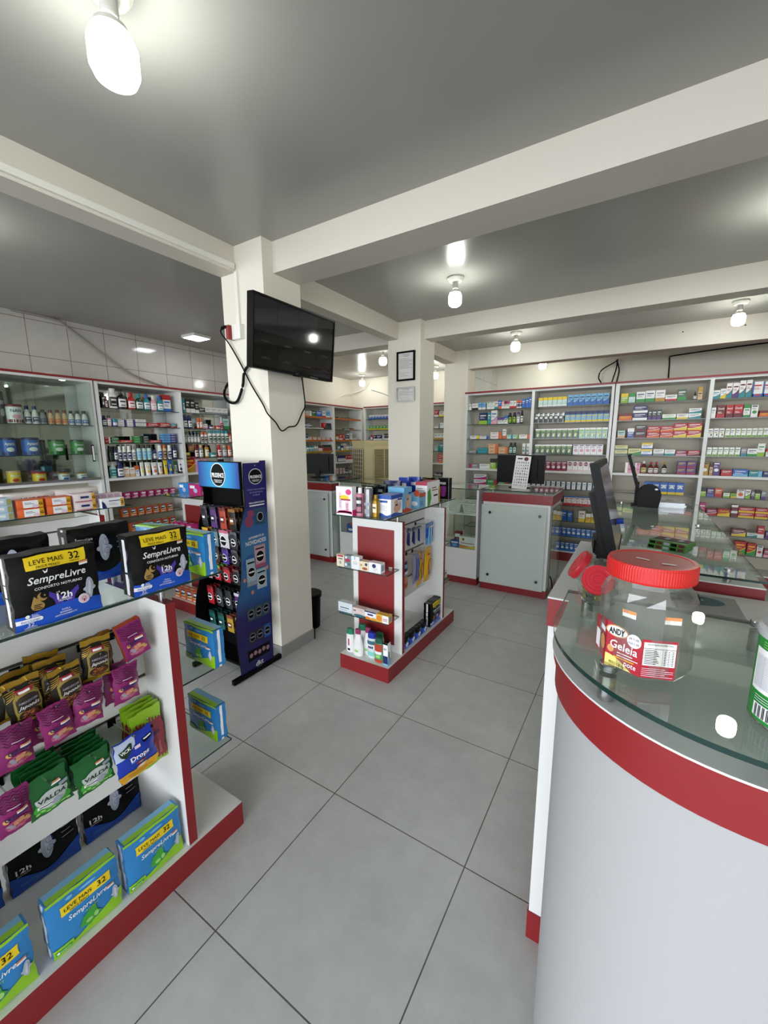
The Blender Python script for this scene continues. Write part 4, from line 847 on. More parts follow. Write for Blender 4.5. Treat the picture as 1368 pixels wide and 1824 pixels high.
# ------------------------------------------------------------------ shelving units
def wall_unit(label, loc, rz, bays, zs, zfix, depth=.32, back=None, wide=.9, mid=.034, group=None, glassdoors=False, end=.03, ztop=2.165, strips=None):
    """local x runs along the shelf, front at y=0, back at y=depth"""
    t = thing('wall_shelving', label, 'shelving', loc, rz, group)
    L = sum(bays)+mid*(len(bays)-1)+2*end
    obj('cornice', MB().box(-.008, -.012, ztop, L+.008, depth, ztop+.02, RED), t)
    obj('kick_board', MB().box(end, .02, 0, L-end, .038, .115, RED), t)
    x = 0; ux = [(0, end)]
    for k, w in enumerate(bays):
        x = ux[-1][1]+w; ux.append((x, x+(mid if k < len(bays)-1 else end)))
    for a, c in ux: obj('upright_panel', MB().box(a, 0, 0, c, depth, ztop, WHITE), t)
    for k, w in enumerate(bays):
        a = ux[k][1]
        obj('back_panel', MB().box(a, depth-.012, 0, a+w, depth-.002, ztop, BACK), t)
        if back: obj('mirror_back', MB().box(a, depth-.018, zfix, a+w, depth-.0125, ztop, back), t)
        obj('top_panel', MB().box(a, .004, ztop-.022, a+w, depth-.02, ztop, WHITE), t)
        obj('fixed_shelf', MB().box(a, .002, zfix-.026, a+w, depth-.02, zfix, WHITE), t)
        for z in zs:
            gs_ = obj('glass_shelf', MB().pane(a+.001, .012, z-.007, a+w-.001, depth-.02, z), t)
            if strips and z in strips: obj('price_strip', MB().box(a+.002, .008, z-.018, a+w*.97, .0115, z+.012, strips[z]), gs_)
        obj('bottom_shelf', MB().box(a, .004, .116, a+w, depth-.02, .1275, WHITE), t)
    return t, ux
ZG = [1.948, 1.752, 1.555, 1.358, .925, .722, .522, .325]
wall_unit('tall white wall shelving with red cornice from rear column to double upright', (-2.09, 5.5, 0), 0, [.85, .85], ZG, 1.152, group='medicine shelving along the back', end=.029)
wall_unit('tall white wall shelving with red cornice behind the glass cash counter', (-.288, 5.5, 0), 0, [.815, .86], ZG, 1.152, group='medicine shelving along the back', end=.040)
# left wall, mirrored backs
ZL = [1.891, 1.703, 1.522, 1.334]
XF = -4.77
t, ux = wall_unit('white wall cabinet with sliding glass doors and formula cans', (XF, .262, 0), PI/2, [.86, .86], [1.705, 1.418, .925, .7], 1.152, .31, MIRROR, group='cabinets along the tiled wall', ztop=2.150)
for k in range(2):
    a = ux[k][1]; y0 = .008
    for q, (u0, u1) in enumerate(((a+.002, a+.41), (a+.395, a+.858))):
        yy = -.012+.010*q if False else .0-.009*(q)-.002
        d = obj('sliding_door', MB().pane(u0, yy-.005, 1.175, u1, yy, 2.125), t)
        obj('door_rail', MB().box(u0, yy-.009, 1.153, u1, yy+.001, 1.176, STEEL), d)
        if q:
            hb = MB(); hx = u1-.045
            hb.box(hx-.012, yy-.011, 1.34, hx+.012, yy-.005, 1.51, BLACKP).box(hx-.007, yy-.013, 1.352, hx+.007, yy-.0105, 1.498, WHITEP); obj('door_handle', hb, d)
wall_unit('white mirrored wall shelving stocked with mouthwash, deodorants, shampoo and hair care', (XF, 2.092, 0), PI/2, [.868, .868], ZL+[.912, .708, .53, .325], 1.152, .31, MIRROR, group='cabinets along the tiled wall', ztop=2.150)
wall_unit('white wall shelving running into the far corner behind the air cooler', (-4.75, 5.02, 0), PI/2, [.85, .85], ZG, 1.152, .32, None, group='corner shelving', mid=.05, strips={1.948: mat('orange_price_strip', 'b8601e', .5), 1.555: mat('orange_price_strip', 'b8601e', .5), 1.358: mat('yellow_price_strip', 'a8802a', .5)})
wall_unit('white shelving on the far back wall beside the corner', (-4.56, 6.62, 0), 0, [.86, .86], ZG, 1.152, .27, None, group='corner shelving')

PLACE = {'b1': ('x', 5.54, ZG, 1.152, 'bay beside rear column'), 'b2': ('x', 5.54, ZG, 1.152, 'second bay from column'), 'b3': ('x', 5.54, ZG, 1.152, 'third bay from column'), 'b4': ('x', 5.54, ZG, 1.152, 'fourth bay from column'),
         'c1': ('y', -4.835, None, 1.152, 'glass door cabinet'), 'c2': ('y', -4.835, None, 1.152, 'toiletries cabinet'), 'c3': ('y', -4.835, None, 1.152, 'hair care cabinet'),
         'c5': ('y', -4.80, ZG, 1.152, 'corner bay'), 'c6': ('y', -4.80, ZG, 1.152, 'bay behind cooler'), 'c7': ('x', 6.70, ZG, 1.152, 'far wall bay'), 'c8': ('x', 6.70, ZG, 1.152, 'bay between pillars')}
ZSH = {'c1': [1.705, 1.418, 1.152], 'c2': ZL+[1.152, .912, .708, .53], 'c3': ZL+[1.152]}
ZALL = ZG[:4]+[1.152]+ZG[4:]+[.1275]
def stock_all():
    for key, rows in STOCK.items():
        bay, sh = key.split('s'); sh = int(sh); ax, front, _, _, where = PLACE[bay]
        z = ZSH.get(bay, ZALL)[sh-1]+.0006
        tot = {}
        for s, a0, w, h, n, st in rows: tot[s] = tot.get(s, 0)+n*st
        cnt = {}; stacks = {}
        for s, a0, w, h, n, st in rows:
            ww = w/n; kind, desc = STY[s][:2]
            grp = f'{desc} row, {ORD[sh-1]} shelf, {where}' if tot[s] > 1 else None
            for i in range(n):
                stacks[s] = stacks.get(s, 0)+1
                for j in range(st):
                    c = a0+ww*(i+.5); hh = h/st
                    cnt[s] = cnt.get(s, 0)+1
                    pos = f'{ORD[cnt[s]-1]} of {NUM[tot[s]]}, ' if 1 < tot[s] else ''
                    if st > 1:
                        lev = {2: ['bottom', 'top'], 3: ['bottom', 'middle', 'top'], 4: ['bottom', 'second', 'third', 'top']}[st][j]
                        pos = f'{lev} of {ORD[stacks[s]-1]} stack, '
                        lab = f'{desc}, {pos}{ORD[sh-1]} shelf, {where}'
                    else: lab = f'{desc}, {pos}{ORD[sh-1]} shelf, {where}' if pos else f'{desc}, {ORD[sh-1]} shelf, {where}'
                    loc = (c, front, z+j*(hh+.0004)) if ax == 'x' else (front, c, z+j*(hh+.0004))
                    put_goods(s, round(max(.012, ww-(.14*ww if s in ('pkx', 'onx') else .003)), 3), round(hh, 3), loc, 0 if ax == 'x' else PI/2, lab, grp)
# ------------------------------------------------------------------ soft packs and pouches
def pillow(b, w, h, d, edge, m, p=4, n=14, wr=.0015, z0=0, vlo=0.0, vhi=1.0, seed=0, mback=None, mside=None):
    """a filled bag centred on y=0 facing -Y: two bulging faces joined by a narrow side; returns the front face to print on"""
    def B(u, v):
        q = (v/h-vlo)/(vhi-vlo)
        if q <= 0 or q >= 1: return 0
        return max(0, 1-abs(2*u/w-1)**p)*max(0, 1-abs(2*q-1)**p)
    def W(u, v): return wr*(math.sin(u/w*9+seed)*math.sin(v/h*8+seed*2)+.5*math.sin((u/w+v/h)*11+seed*3))
    RG = min(w, h)*.022 if edge < .006 else min(w, h)*.008
    def rx(u, v): return RG*(math.sin(v/h*13+seed)+.6*math.sin(v/h*29+seed*2))*(2*u/w-1)
    def rz_(u, v): return RG*(math.sin(u/w*11+seed*3)+.5*math.sin(u/w*23))*(2*v/h-1)*.8
    def front(u, v, off=0): return (u-w/2+rx(u, v), -(edge/2+(d-edge)/2*B(u, v))-off+W(u, v)*(B(u, v)*.7+.3), z0+v+rz_(u, v))
    def backp(u, v, off=0): return (w/2-u+rx(w-u, v), (edge/2+(d-edge)/2*B(u, v))+off+W(u, v)*.3, z0+v+rz_(w-u, v))
    def grid(fn, mm):
        vs = [fn(w*i/n, h*j/n) for j in range(n+1) for i in range(n+1)]
        b.add(vs, [(j*(n+1)+i, j*(n+1)+i+1, (j+1)*(n+1)+i+1, (j+1)*(n+1)+i) for j in range(n) for i in range(n)], mm, True)
    grid(front, m); grid(backp, mback or m)
    k = [(w*i/n, 0) for i in range(n)]+[(w, h*j/n) for j in range(n)]+[(w*(n-i)/n, h) for i in range(n)]+[(0, h*(n-j)/n) for j in range(n)]
    A = [front(u, v) for u, v in k]; C = [backp(w-u, v) for u, v in k]; N = len(k)
    b.add(A+C, [(i, N+i, N+(i+1) % N, (i+1) % N) for i in range(N)], mside or m, False)
    f = Fr(b, lambda u, v, o: front(u, v, o*1.6+.0004), 14); fb = Fr(b, lambda u, v, o: backp(u, v, o*1.6+.0004), 14)
    return f, fb
POLYK = mat('black_glossy_film', '050506', .24, bump=.5, scale=26, spec=.3)
POLYB = mat('blue_glossy_film', '2d7fbe', .28, bump=.25, scale=38)
FILMR = mat('royal_blue_print', '1150c4', .3); YEL = mat('yellow_banner', 'f0cf1c', .35); WPR = mat('white_print', 'f2f2f2', .4); INK = mat('black_print', '070708', .45, spec=.15)
GOLDP = mat('gold_print', 'a98546', .4); VIOL = mat('violet_print', '4a2fa0', .4); PADG = mat('pale_pad_print', 'b9bfd0', .5); LIME = mat('lime_print', '8fc31f', .35); LEAF = mat('leaf_print', '3fa032', .4); GREY_P = mat('grey_print', '9aa0ac', .4)
STICK_O = mat('price_sticker_orange', 'e08a50', .5)
SKYD = mat('pale_sky_print', '7ab4d8', .35)
def sticker(f, u, v, w, h, l=4): f.rect(u, v, u+w, v+h, WPR, l); f.rect(u, v+h*.55, u+w, v+h, STICK_O, l+1)
def pad_icon(f, u, v, s, l=2):
    f.ell(u, v, s*.36, s, PADG, l); f.ell(u, v-s*.05, s*.56, s*.26, PADG, l+1); f.ell(u, v, s*.13, s*.7, mat('pad_core_print', 'd6d9e4', .5), l+2)
def butterfly(f, u, v, s, m, l=2):
    for q in (1, -1):
        f.poly([(u, v-.15*s), (u+q*.35*s, v+.15*s), (u+q*.95*s, v+.62*s), (u+q*1.0*s, v+.25*s), (u+q*.72*s, v-.12*s), (u+q*.66*s, v-.5*s), (u+q*.4*s, v-.62*s), (u+q*.12*s, v-.45*s)][::q], m, l)
def end_seal(b, w, h, d, x, m):
    """white paper strip down one end of a pack"""
    b.box(x-.0012, -d*.09, h*.015, x+.0012, d*.09, h*.985, m)
def night_pack(w=.188, h=.188, d=.078, back=False, seed=0):
    b = MB(); f, fb = pillow(b, w, h, d, d*.72, POLYK, 4, 16, .0016, seed=seed)
    # front print
    f.rect(w*.17, h*.795, w*.86, h*.975, YEL, 2)
    f.text('LEVE MAIS', w*.22, h*.895, h*.062, INK, 4, w=w*.37, al='L'); f.text('32', w*.72, h*.90, h*.10, INK, 4, w=w*.125, bold=.008)
    f.text('PAGUE MENOS', w*.28, h*.825, h*.036, INK, 4, w=w*.26, al='L'); f.text('UNIDADES', w*.72, h*.825, h*.018, INK, 4, w=w*.12, bold=.006)
    sticker(f, w*.77, h*.735, w*.11, h*.055)
    f.text('SempreLivre', w*.50, h*.655, h*.098, WPR, 3, w=w*.66, shear=.22, bold=.012)
    f.poly([(w*.355, h*.725), (w*.335, h*.775), (w*.365, h*.745), (w*.395, h*.785), (w*.385, h*.735)][::-1], WPR, 3)
    f.text('CONFORTO NOTURNO', w*.50, h*.535, h*.036, WPR, 3, w=w*.54, bold=.008)
    butterfly(f, w*.545, h*.355, w*.175, VIOL, 2)
    f.text('12h', w*.545, h*.365, h*.085, WPR, 4, w=w*.18, bold=.025); f.text('ATÉ', w*.475, h*.425, h*.018, WPR, 4); f.text('PROTEÇÃO', w*.545, h*.30, h*.026, WPR, 4, w=w*.16, bold=.01)
    f.ell(w*.235, h*.30, w*.075, h*.062, GOLDP, 2); f.poly([(w*.165, h*.32), (w*.305, h*.32), (w*.215, h*.44)], GOLDP, 2)
    f.ell(w*.30, h*.42, w*.055, h*.06, GOLDP, 3); f.ell(w*.325, h*.44, w*.048, h*.05, POLYK, 4); f.ell(w*.325, h*.435, w*.010, h*.012, GOLDP, 5)
    f.lines(w*.19, h*.26, w*.28, h*.335, 3, INK, 4, .4)
    f.band(0, w, lambda t: 0, lambda t: h*(.195+.075*math.sin(max(0, t-.12)*3.4)), FILMR, 2)
    pad_icon(f, w*.855, h*.375, h*.155, 3)
    f.ell(w*.765, h*.235, w*.072, h*.075, WPR, 6); f.ell(w*.765, h*.235, w*.064, h*.066, mat('pale_pink_print', 'e6cbd8', .5), 7); f.ring(w*.765, h*.24, w*.03, h*.03, w*.006, mat('red_print', 'b0324c', .5), 8); f.rect(w*.757, h*.19, w*.773, h*.235, mat('red_print', 'b0324c', .5), 8)
    f.rect(0, h*.095, w*.25, h*.155, WPR, 4); f.ell(w*.25, h*.125, w*.03, h*.03, WPR, 4); f.text('Extra Longo', w*.145, h*.125, h*.03, FILMR, 6, w=w*.19)
    f.ell(w*.12, h*.185, w*.024, h*.024, WPR, 5); f.text('Seca', w*.195, h*.195, h*.026, WPR, 5); f.rect(w*.16, h*.168, w*.245, h*.175, WPR, 5)
    f.text('32', w*.15, h*.062, h*.055, WPR, 4, w=w*.07); f.text('UNIDADES', w*.15, h*.022, h*.022, WPR, 4, w=w*.13)
    for i, s in enumerate(('DUPLA', 'BARREIRA', 'ANTIVAZAMENTO')): f.text(s, w*.54, h*(.165-.038*i), h*.022, WPR, 4, bold=.008)
    # reverse print
    g = fb
    g.text('SempreLivre', w*.22, h*.80, h*.055, WPR, 3, w=w*.26, shear=.2); g.text('12h', w*.18, h*.44, h*.09, WPR, 3, w=w*.2, bold=.02); g.text('PROTEÇÃO', w*.18, h*.36, h*.02, WPR, 3, w=w*.18)
    pad_icon(g, w*.52, h*.60, h*.24, 2); g.ring(w*.56, h*.70, w*.055, h*.06, w*.006, VIOL, 6); g.ring(w*.56, h*.54, w*.05, h*.055, w*.006, VIOL, 6)
    g.band(0, w, lambda t: 0, lambda t: h*(.26+.10*math.cos(t*6.2)), FILMR, 2); g.lines(w*.74, h*.55, w*.93, h*.85, 3, GREY_P, 2, .12); g.lines(w*.1, h*.14, w*.42, h*.2, 2, SKYD, 4, .2)
    end_seal(b, w, h, d, -w/2, WPR); end_seal(b, w, h, d, w/2, WPR)
    if back:
        for i, v in enumerate(b.v): b.v[i] = (-v[0], -v[1], v[2])
    return b
def adapt_pack(w=.18, h=.172, d=.06, seed=0):
    b = MB(); f, fb = pillow(b, w, h, d, d*.75, POLYB, 4, 16, .0014, seed=seed)
    for q in (f, fb):
        q.rect(0, h*.955, w, h, LIME, 1)
        q.rect(w*.17, h*.66, w*.86, h*.83, YEL, 2); q.text('LEVE MAIS', w*.21, h*.755, h*.062, INK, 4, w=w*.38, al='L'); q.text('32', w*.73, h*.755, h*.095, INK, 4, w=w*.125, bold=.008); q.text('PAGUE MENOS', w*.28, h*.688, h*.036, INK, 4, w=w*.26, al='L')
        q.text('SempreLivre', w*.52, h*.555, h*.085, WPR, 3, w=w*.56, shear=.22, bold=.01); q.text('ADAPT', w*.56, h*.45, h*.045, LIME, 3, w=w*.2)
        sticker(q, w*.80, h*.50, w*.11, h*.06)
        q.ell(w*.30, h*.90, w*.05, h*.025, SKYD, 2); q.ell(w*.55, h*.895, w*.12, h*.02, SKYD, 2)
        q.band(0, w, lambda t: 0, lambda t: h*(.05+.30*t**1.6), LIME, 2)
        q.poly([(w*.36, h*.22), (w*.42, h*.37), (w*.52, h*.30), (w*.60, h*.46), (w*.62, h*.32), (w*.68, h*.24), (w*.58, h*.20), (w*.5, h*.12), (w*.44, h*.19)][::-1], LEAF, 3)
        q.ell(w*.50, h*.24, w*.05, h*.035, mat('leaf_light_print', '9bd070', .4), 4); q.ell(w*.60, h*.26, w*.035, h*.05, mat('leaf_light_print', '9bd070', .4), 4)
        pad_icon(q, w*.90, h*.34, h*.13, 4)
        q.rect(0, 0, w*.27, h*.16, LIME, 3); q.rect(w*.02, h*.05, w*.24, h*.115, LEAF, 4); q.ell(w*.055, h*.083, w*.02, h*.02, WPR, 5); q.text('suave', w*.15, h*.083, h*.035, WPR, 5, w=w*.13)
    t = flat(b, (-w/2, -d*.37, h+.0012), (1,0,0), (0,1,0)); t.rect(w*.03, 0, w*.97, d*.34, LIME, 1); t.rect(w*.03, d*.34, w*.97, d*.74, SKYD, 1)
    end_seal(b, w, h, d, -w/2, WPR); end_seal(b, w, h, d, w/2, WPR)
    return b
def put(name, b, label, cat, loc, rz=0, group=None, tilt=0, roll=0):
    o = obj(name, b, loc=loc)
    o.rotation_euler = (Matrix.Rotation(rz, 3, 'Z') @ Matrix.Rotation(tilt, 3, 'X') @ Matrix.Rotation(roll, 3, 'Y')).to_euler()
    return tag(o, label, cat, group)

# ------------------------------------------------------------------ gondolas
def gondola(x, y, label, grooves, hooks=(), shelves=(True, True), glassz=1.058):
    t = thing('display_gondola', label, 'store gondola', (x, y, 0), 0, 'red and white gondolas')
    obj('base', MB().box(0, 0, 0, .385, 1.085, .102, RED, {'z+': WHITE_SPECK}), t)
    for a, c, sg in ((.198, .230, -1), (.865, .897, 1)):
        e = obj('end_panel', MB().box(-.022, a, .102, .374, c, 1.015, WHITE_SPECK, {'x-': RED, 'x+': RED, 'z+': RED}), t)
        yy = a-.0035 if sg < 0 else c
        obj('red_inset', MB().box(.022, yy, .155, .313, yy+.0035, .957, RED), e)
    grooves = [q for q in grooves if q > .4]; b = MB(); zs = [.36]+sorted(grooves)+[1.0]
    for i in range(len(zs)-1):
        b.box(.178, .2302, zs[i]+(.006 if i else 0), .206, .8648, zs[i+1]-(.006 if i < len(zs)-2 else 0), WHITE_SPECK)
    for g in grooves: b.box(.186, .2302, g-.006, .198, .8648, g+.006, DARKG)
    obj('slat_panel', b, t)
    g = obj('glass_top', MB().pane(-.025, -.006, glassz, .37, 1.09, glassz+.008), t)
    for px in (.02, .33):
        for py in (.214, .881): obj('standoff', MB().lathe([(.009, 1.015), (.009, glassz)], 16, STEEL, c=(px, py)), t)
    for k, (a, c) in enumerate(((.046, .198), (.897, 1.085))):
        for z in (.700, .374):
            s = obj('end_shelf', MB().pane(-.035, a, z-.006, .35, c, z), t)
            yy = c-.012 if k == 0 else a
            for px in (.03, .29): obj('shelf_clip', MB().box(px-.012, yy, z-.014, px+.012, yy+.012, z-.006, WHITEP).box(px-.012, yy, z, px+.012, yy+.012, z+.006, WHITEP), s)
    for hy, hz, L in hooks:
        obj('hook', MB().tube([(.206, hy, hz), (.212, hy, hz), (.206+L, hy, hz+.006), (.206+L+.006, hy, hz+.014)], .0022, STEEL, 6).box(.2062, hy-.012, hz-.014, .209, hy+.012, hz+.01, BLACKP), t)
    return t
GX = -1.620; G1Y = -.192; G2Y = 2.025
TOPZ = 1.0665
h1 = [(y-G1Y, z, L) for y, z, L in ((.335,.905,.12),(.405,.905,.12),(.495,.905,.12),(.580,.905,.11),(.290,.905,.12),(.300,.805,.12),(.375,.805,.12),(.455,.805,.12),(.562,.805,.11),(.262,.610,.12),(.335,.610,.14),(.44,.610,.14),(.548,.610,.145),(.612,.610,.10))]
gondola(GX, G1Y, 'nearest red and white gondola, stacked with feminine pads and hanging candy', [.92, .72, .62, .40, .25], h1)
h2 = [(.50,.905,.10),(.70,.905,.10),(.555,.70,.10),(.65,.70,.10),(.36,.70,.10)]
gondola(GX, G2Y, 'small red and white gondola facing the aisle, shampoos on its base', [.922, .716, .513, .31], h2)
gondola(-3.600, .480, 'gondola behind the feminine pads, baby wipes on its glass top', [.92, .72, .52, .32])
gondola(-3.600, 2.015, 'gondola behind the condom stand, pink and blue packs on glass', [.92, .72, .52, .32])

# feminine pads on the nearest gondola
NG = 'black night pad packs on the nearest gondola'; AG = 'sky blue pad packs on the nearest gondola'
nA, nB = night_pack(seed=1), night_pack(w=.182, seed=2)
put('pad_pack', nA, 'black 32 unit night pad pack nearest the glass edge, first from the shopfront', 'pad pack', (-1.286, .408, TOPZ), PI/2, NG)
put('pad_pack', nB, 'black 32 unit night pad pack at glass edge, second from the shopfront', 'pad pack', (-1.279, .678, TOPZ), PI/2, NG)
nR = night_pack(back=True, seed=3); nR = nR.mesh('pad_pack')
put('pad_pack', nR, 'black night pad pack reversed, behind the second front pack', 'pad pack', (-1.545, .625, TOPZ), PI/2+.05, NG)
put('pad_pack', nR, 'black night pad pack reversed, rear of the glass top near shopfront', 'pad pack', (-1.545, .392, TOPZ), PI/2-.03, NG)
put('pad_pack', nR, 'black night pad pack standing back on gondola base, nearest the end panel', 'pad pack', (-1.592, .575, .1025), PI/2, NG)
put('pad_pack', nR, 'black night pad pack on gondola base, second from the end panel', 'pad pack', (-1.592, .369, .1025), PI/2, NG)
put('pad_pack', nR, 'black night pad pack on gondola base, third from the end panel', 'pad pack', (-1.592, .162, .1025), PI/2, NG)
a1, a2 = adapt_pack(seed=1).mesh('pad_pack'), adapt_pack(seed=4).mesh('pad_pack')
put('pad_pack', a1, 'sky blue adapt pad pack at base front, nearest the end panel', 'pad pack', (-1.283, .567, .1025), PI/2, AG, tilt=-.04)
put('pad_pack', a2, 'sky blue adapt pad pack at base front, second from end panel', 'pad pack', (-1.285, .366, .1025), PI/2, AG, tilt=-.04)
put('pad_pack', a1, 'sky blue adapt pad pack at base front, cut by picture edge', 'pad pack', (-1.283, .150, .1025), PI/2, AG, tilt=-.04)
a3 = adapt_pack(h=.148, d=.056, seed=6).mesh('pad_pack')
put('pad_pack', a3, 'sky blue pad pack at the far end of the glass top', 'pad pack', (-1.332, .845, TOPZ), 0, AG)
put('pad_pack', a3, 'sky blue pad pack lying behind on glass top, lime side up', 'pad pack', (-1.545, .840, TOPZ), .25, AG)
put('pad_pack', a3, 'sky blue pad pack on the upper glass end shelf', 'pad pack', (-1.348, .862, .7005), 0, AG)
put('pad_pack', a3, 'sky blue pad pack on the lower glass end shelf', 'pad pack', (-1.385, .872, .3745), 0, AG)

# ------------------------------------------------------------------ hanging candy
GFOIL = mat('gold_foil', 'b08a2a', .3, metal=.6, bump=.3, scale=30); BFOIL = mat('black_foil', '1a150b', .3, bump=.25, scale=30, spec=.3); BROWN = mat('peanut_print', '7a3d1c', .45); DBR = mat('dark_brown_print', '2c1a10', .45)
def japones(seed=0):
    w, h, d = .076, .132, .034; b = MB(); f, fb = pillow(b, w, h, d, .003, BFOIL, 2.4, 12, .0013, z0=-h, vlo=.07, vhi=.86, seed=seed, mback=GFOIL)
    f.rect(0, h*.86, w, h, GFOIL, 1); f.rect(0, 0, w, h*.06, GFOIL, 1)
    f.poly([(w*.16, h*.08), (w*.9, h*.08), (w*.9, h*.66), (w*.72, h*.78), (w*.3, h*.78), (w*.16, h*.62)], mat('olive_gold_print', '94823a', .35), 2)
    for i in range(5): f.poly([(w*.02, h*(.58+.05*i)), (w*.02, h*(.595+.05*i)), (w*(.2+.03*i), h*(.695+.035*i)), (w*(.2+.03*i), h*(.68+.035*i))][::-1], GFOIL, 2); f.poly([(w*.98, h*(.58+.05*i)), (w*.98, h*(.595+.05*i)), (w*(.8-.03*i), h*(.695+.035*i)), (w*(.8-.03*i), h*(.68+.035*i))], GFOIL, 2)
    f.rect(w*.28, h*.70, w*.76, h*.79, mat('crimson_print', '9c2430', .4), 3); f.rect(w*.34, h*.715, w*.66, h*.76, WPR, 5)
    f.rect(w*.22, h*.34, w*.84, h*.60, DBR, 3); f.ell(w*.53, h*.60, w*.27, h*.07, DBR, 3)
    f.text('AMENDOIM', w*.53, h*.525, h*.048, mat('grey_print', '9aa0ac', .4), 5, w=w*.52, bold=.01); f.text('Japonês', w*.53, h*.43, h*.075, WPR, 5, w=w*.58, shear=.35)
    f.ell(w*.53, h*.22, w*.33, h*.125, DBR, 3)
    for i in range(16):
        a = i*2.4; q = .11*math.sqrt(i+.5); f.ell(w*(.53+.062*math.sqrt(i+.5)*math.cos(a)), h*(.22+.027*math.sqrt(i+.5)*math.sin(a)), w*.058, h*.022, BROWN if i % 3 else mat('peanut_light_print', '9a5a2c', .45), 4+i % 4, 10)
    return b
GMAG = mat('magenta_film', '851a60', .3, bump=.25, scale=40)
def gomets(seed=0, w=.073, h=.124, d=.030, side=None):
    b = MB(); f, fb = pillow(b, w, h, d, .003 if not side else d*.8, GMAG, 2.4 if not side else 5, 12, .0014, z0=-h, vlo=.05, vhi=.93, seed=seed, mside=side)
    dk = mat('plum_print', '4a0c3a', .35)
    for i in range(6): f.band(w*.04, w*.96, lambda t, i=i: h*(.62+.06*i)+.003*math.sin(t*25), lambda t, i=i: h*(.64+.06*i)+.003*math.sin(t*25), dk, 2, 24)
    f.text('Gomets', w*.5, h*.47, h*.095, mat('navy_print', '1c2a60', .4), 5, w=w*.62, bold=.03, ang=.12); f.ell(w*.22, h*.42, w*.08, h*.055, mat('peach_print', 'd09a50', .4), 4)
    sticker(f, w*.52, h*.50, w*.32, h*.07, 7); f.rect(w*.3, h*.66, w*.68, h*.675, mat('pale_pink_print', 'e6cbd8', .5), 4)
    cols = ['c25a6a', 'd08a70', 'b86a88', 'c99a5a', '9a93a0']
    f.ell(w*.52, h*.23, w*.36, h*.15, mat('rose_print', 'a84a68', .4), 3)
    for i in range(14):
        a = i*2.4; f.ell(w*(.52+.082*math.sqrt(i+.3)*math.cos(a)), h*(.23+.034*math.sqrt(i+.3)*math.sin(a)), w*.085, h*.04, mat('gum_'+str(i % 5), cols[i % 5], .35), 4+i % 3, 12)
    return b
VGR = mat('dark_green_film', '135a24', .3, bump=.2, scale=40)
def valda(seed=0):
    w, h, d = .094, .122, .018; b = MB(); f, fb = pillow(b, w, h, d, .003, VGR, 2.6, 10, .0012, z0=-h, vlo=.04, vhi=.82, seed=seed)
    f.ell(w*.52, h*.24, w*.46, h*.20, mat('leaf_print', '3fa032', .4), 2); f.ell(w*.54, h*.37, w*.36, h*.22, mat('silver_print', 'b9c0bc', .35), 3)
    f.rect(w*.16, h*.33, w*.92, h*.50, mat('silver_print', 'b9c0bc', .35), 3); f.text('VALDA', w*.54, h*.42, h*.10, mat('deep_green_print', '0c2c14', .4), 5, w=w*.66, shear=.15, bold=.02)
    f.rect(w*.14, h*.24, w*.74, h*.31, WPR, 5); f.rect(w*.18, h*.26, w*.5, h*.285, mat('deep_green_print', '0c2c14', .4), 6); f.ell(w*.62, h*.25, w*.13, h*.08, mat('grey_print', '9aa0ac', .4), 6)
    sticker(f, w*.58, h*.66, w*.24, h*.075, 5); f.rect(w*.74, h*.54, w*.96, h*.62, mat('grey_print', '9aa0ac', .4), 4)
    for i in range(7): f.ell(w*(.15+.12*i), h*(.12+.04*math.sin(i*2)), w*.06, h*.03, mat('leaf_light_print', '9bd070', .4), 4, 10)
    return b
def vick():
    w, h, d = .118, .150, .026; b = MB(); BL = mat('vivid_blue_film', '1634a8', .25, bump=.2, scale=40)
    f, fb = pillow(b, w, h, d, .004, BL, 3, 12, .0016, z0=-h, vlo=.12, vhi=.92, seed=5)
    f.poly([(0, h*.58), (w*.28, h*.62), (w*.5, h*.80), (w*.55, h*.97), (w*.02, h*.99)], mat('pale_blue_print', 'b9c6da', .3), 1)
    f.poly([(w*.10, h*.80), (w*.36, h*.88), (w*.42, h*.86), (w*.40, h*.72), (w*.24, h*.60), (w*.12, h*.68)][::-1], mat('deep_green_print', '0c2c14', .4), 3); f.text('VICK', w*.25, h*.775, h*.07, WPR, 5, w=w*.25, bold=.02, ang=.1)
    f.text('Drops', w*.55, h*.49, h*.11, WPR, 4, w=w*.5, bold=.03); f.rect(w*.30, h*.405, w*.75, h*.413, SKYD, 4)
    f.rect(w*.42, h*.31, w*.66, h*.37, mat('brick_print', '8a3020', .4), 4); f.text('MEL', w*.54, h*.34, h*.035, WPR, 6)
    f.rect(0, 0, w, h*.20, mat('amber_print', 'd9a020', .35), 2); f.ell(w*.55, h*.22, w*.14, h*.055, mat('honey_print', 'd8a070', .35), 4); f.ell(w*.55, h*.225, w*.09, h*.03, mat('cream_print', 'efe0c0', .35), 5)
    f.rect(w*.68, h*.72, w*.92, h*.82, INK, 3); f.rect(w*.70, h*.78, w*.90, h*.81, WPR, 5); f.rect(w*.46, h*.68, w*.60, h*.75, mat('pale_pink_print', 'e6cbd8', .5), 3)
    f.lines(w*.2, h*.05, w*.85, h*.14, 2, mat('brown_print', '6a4010', .4), 4, .2)
    return b
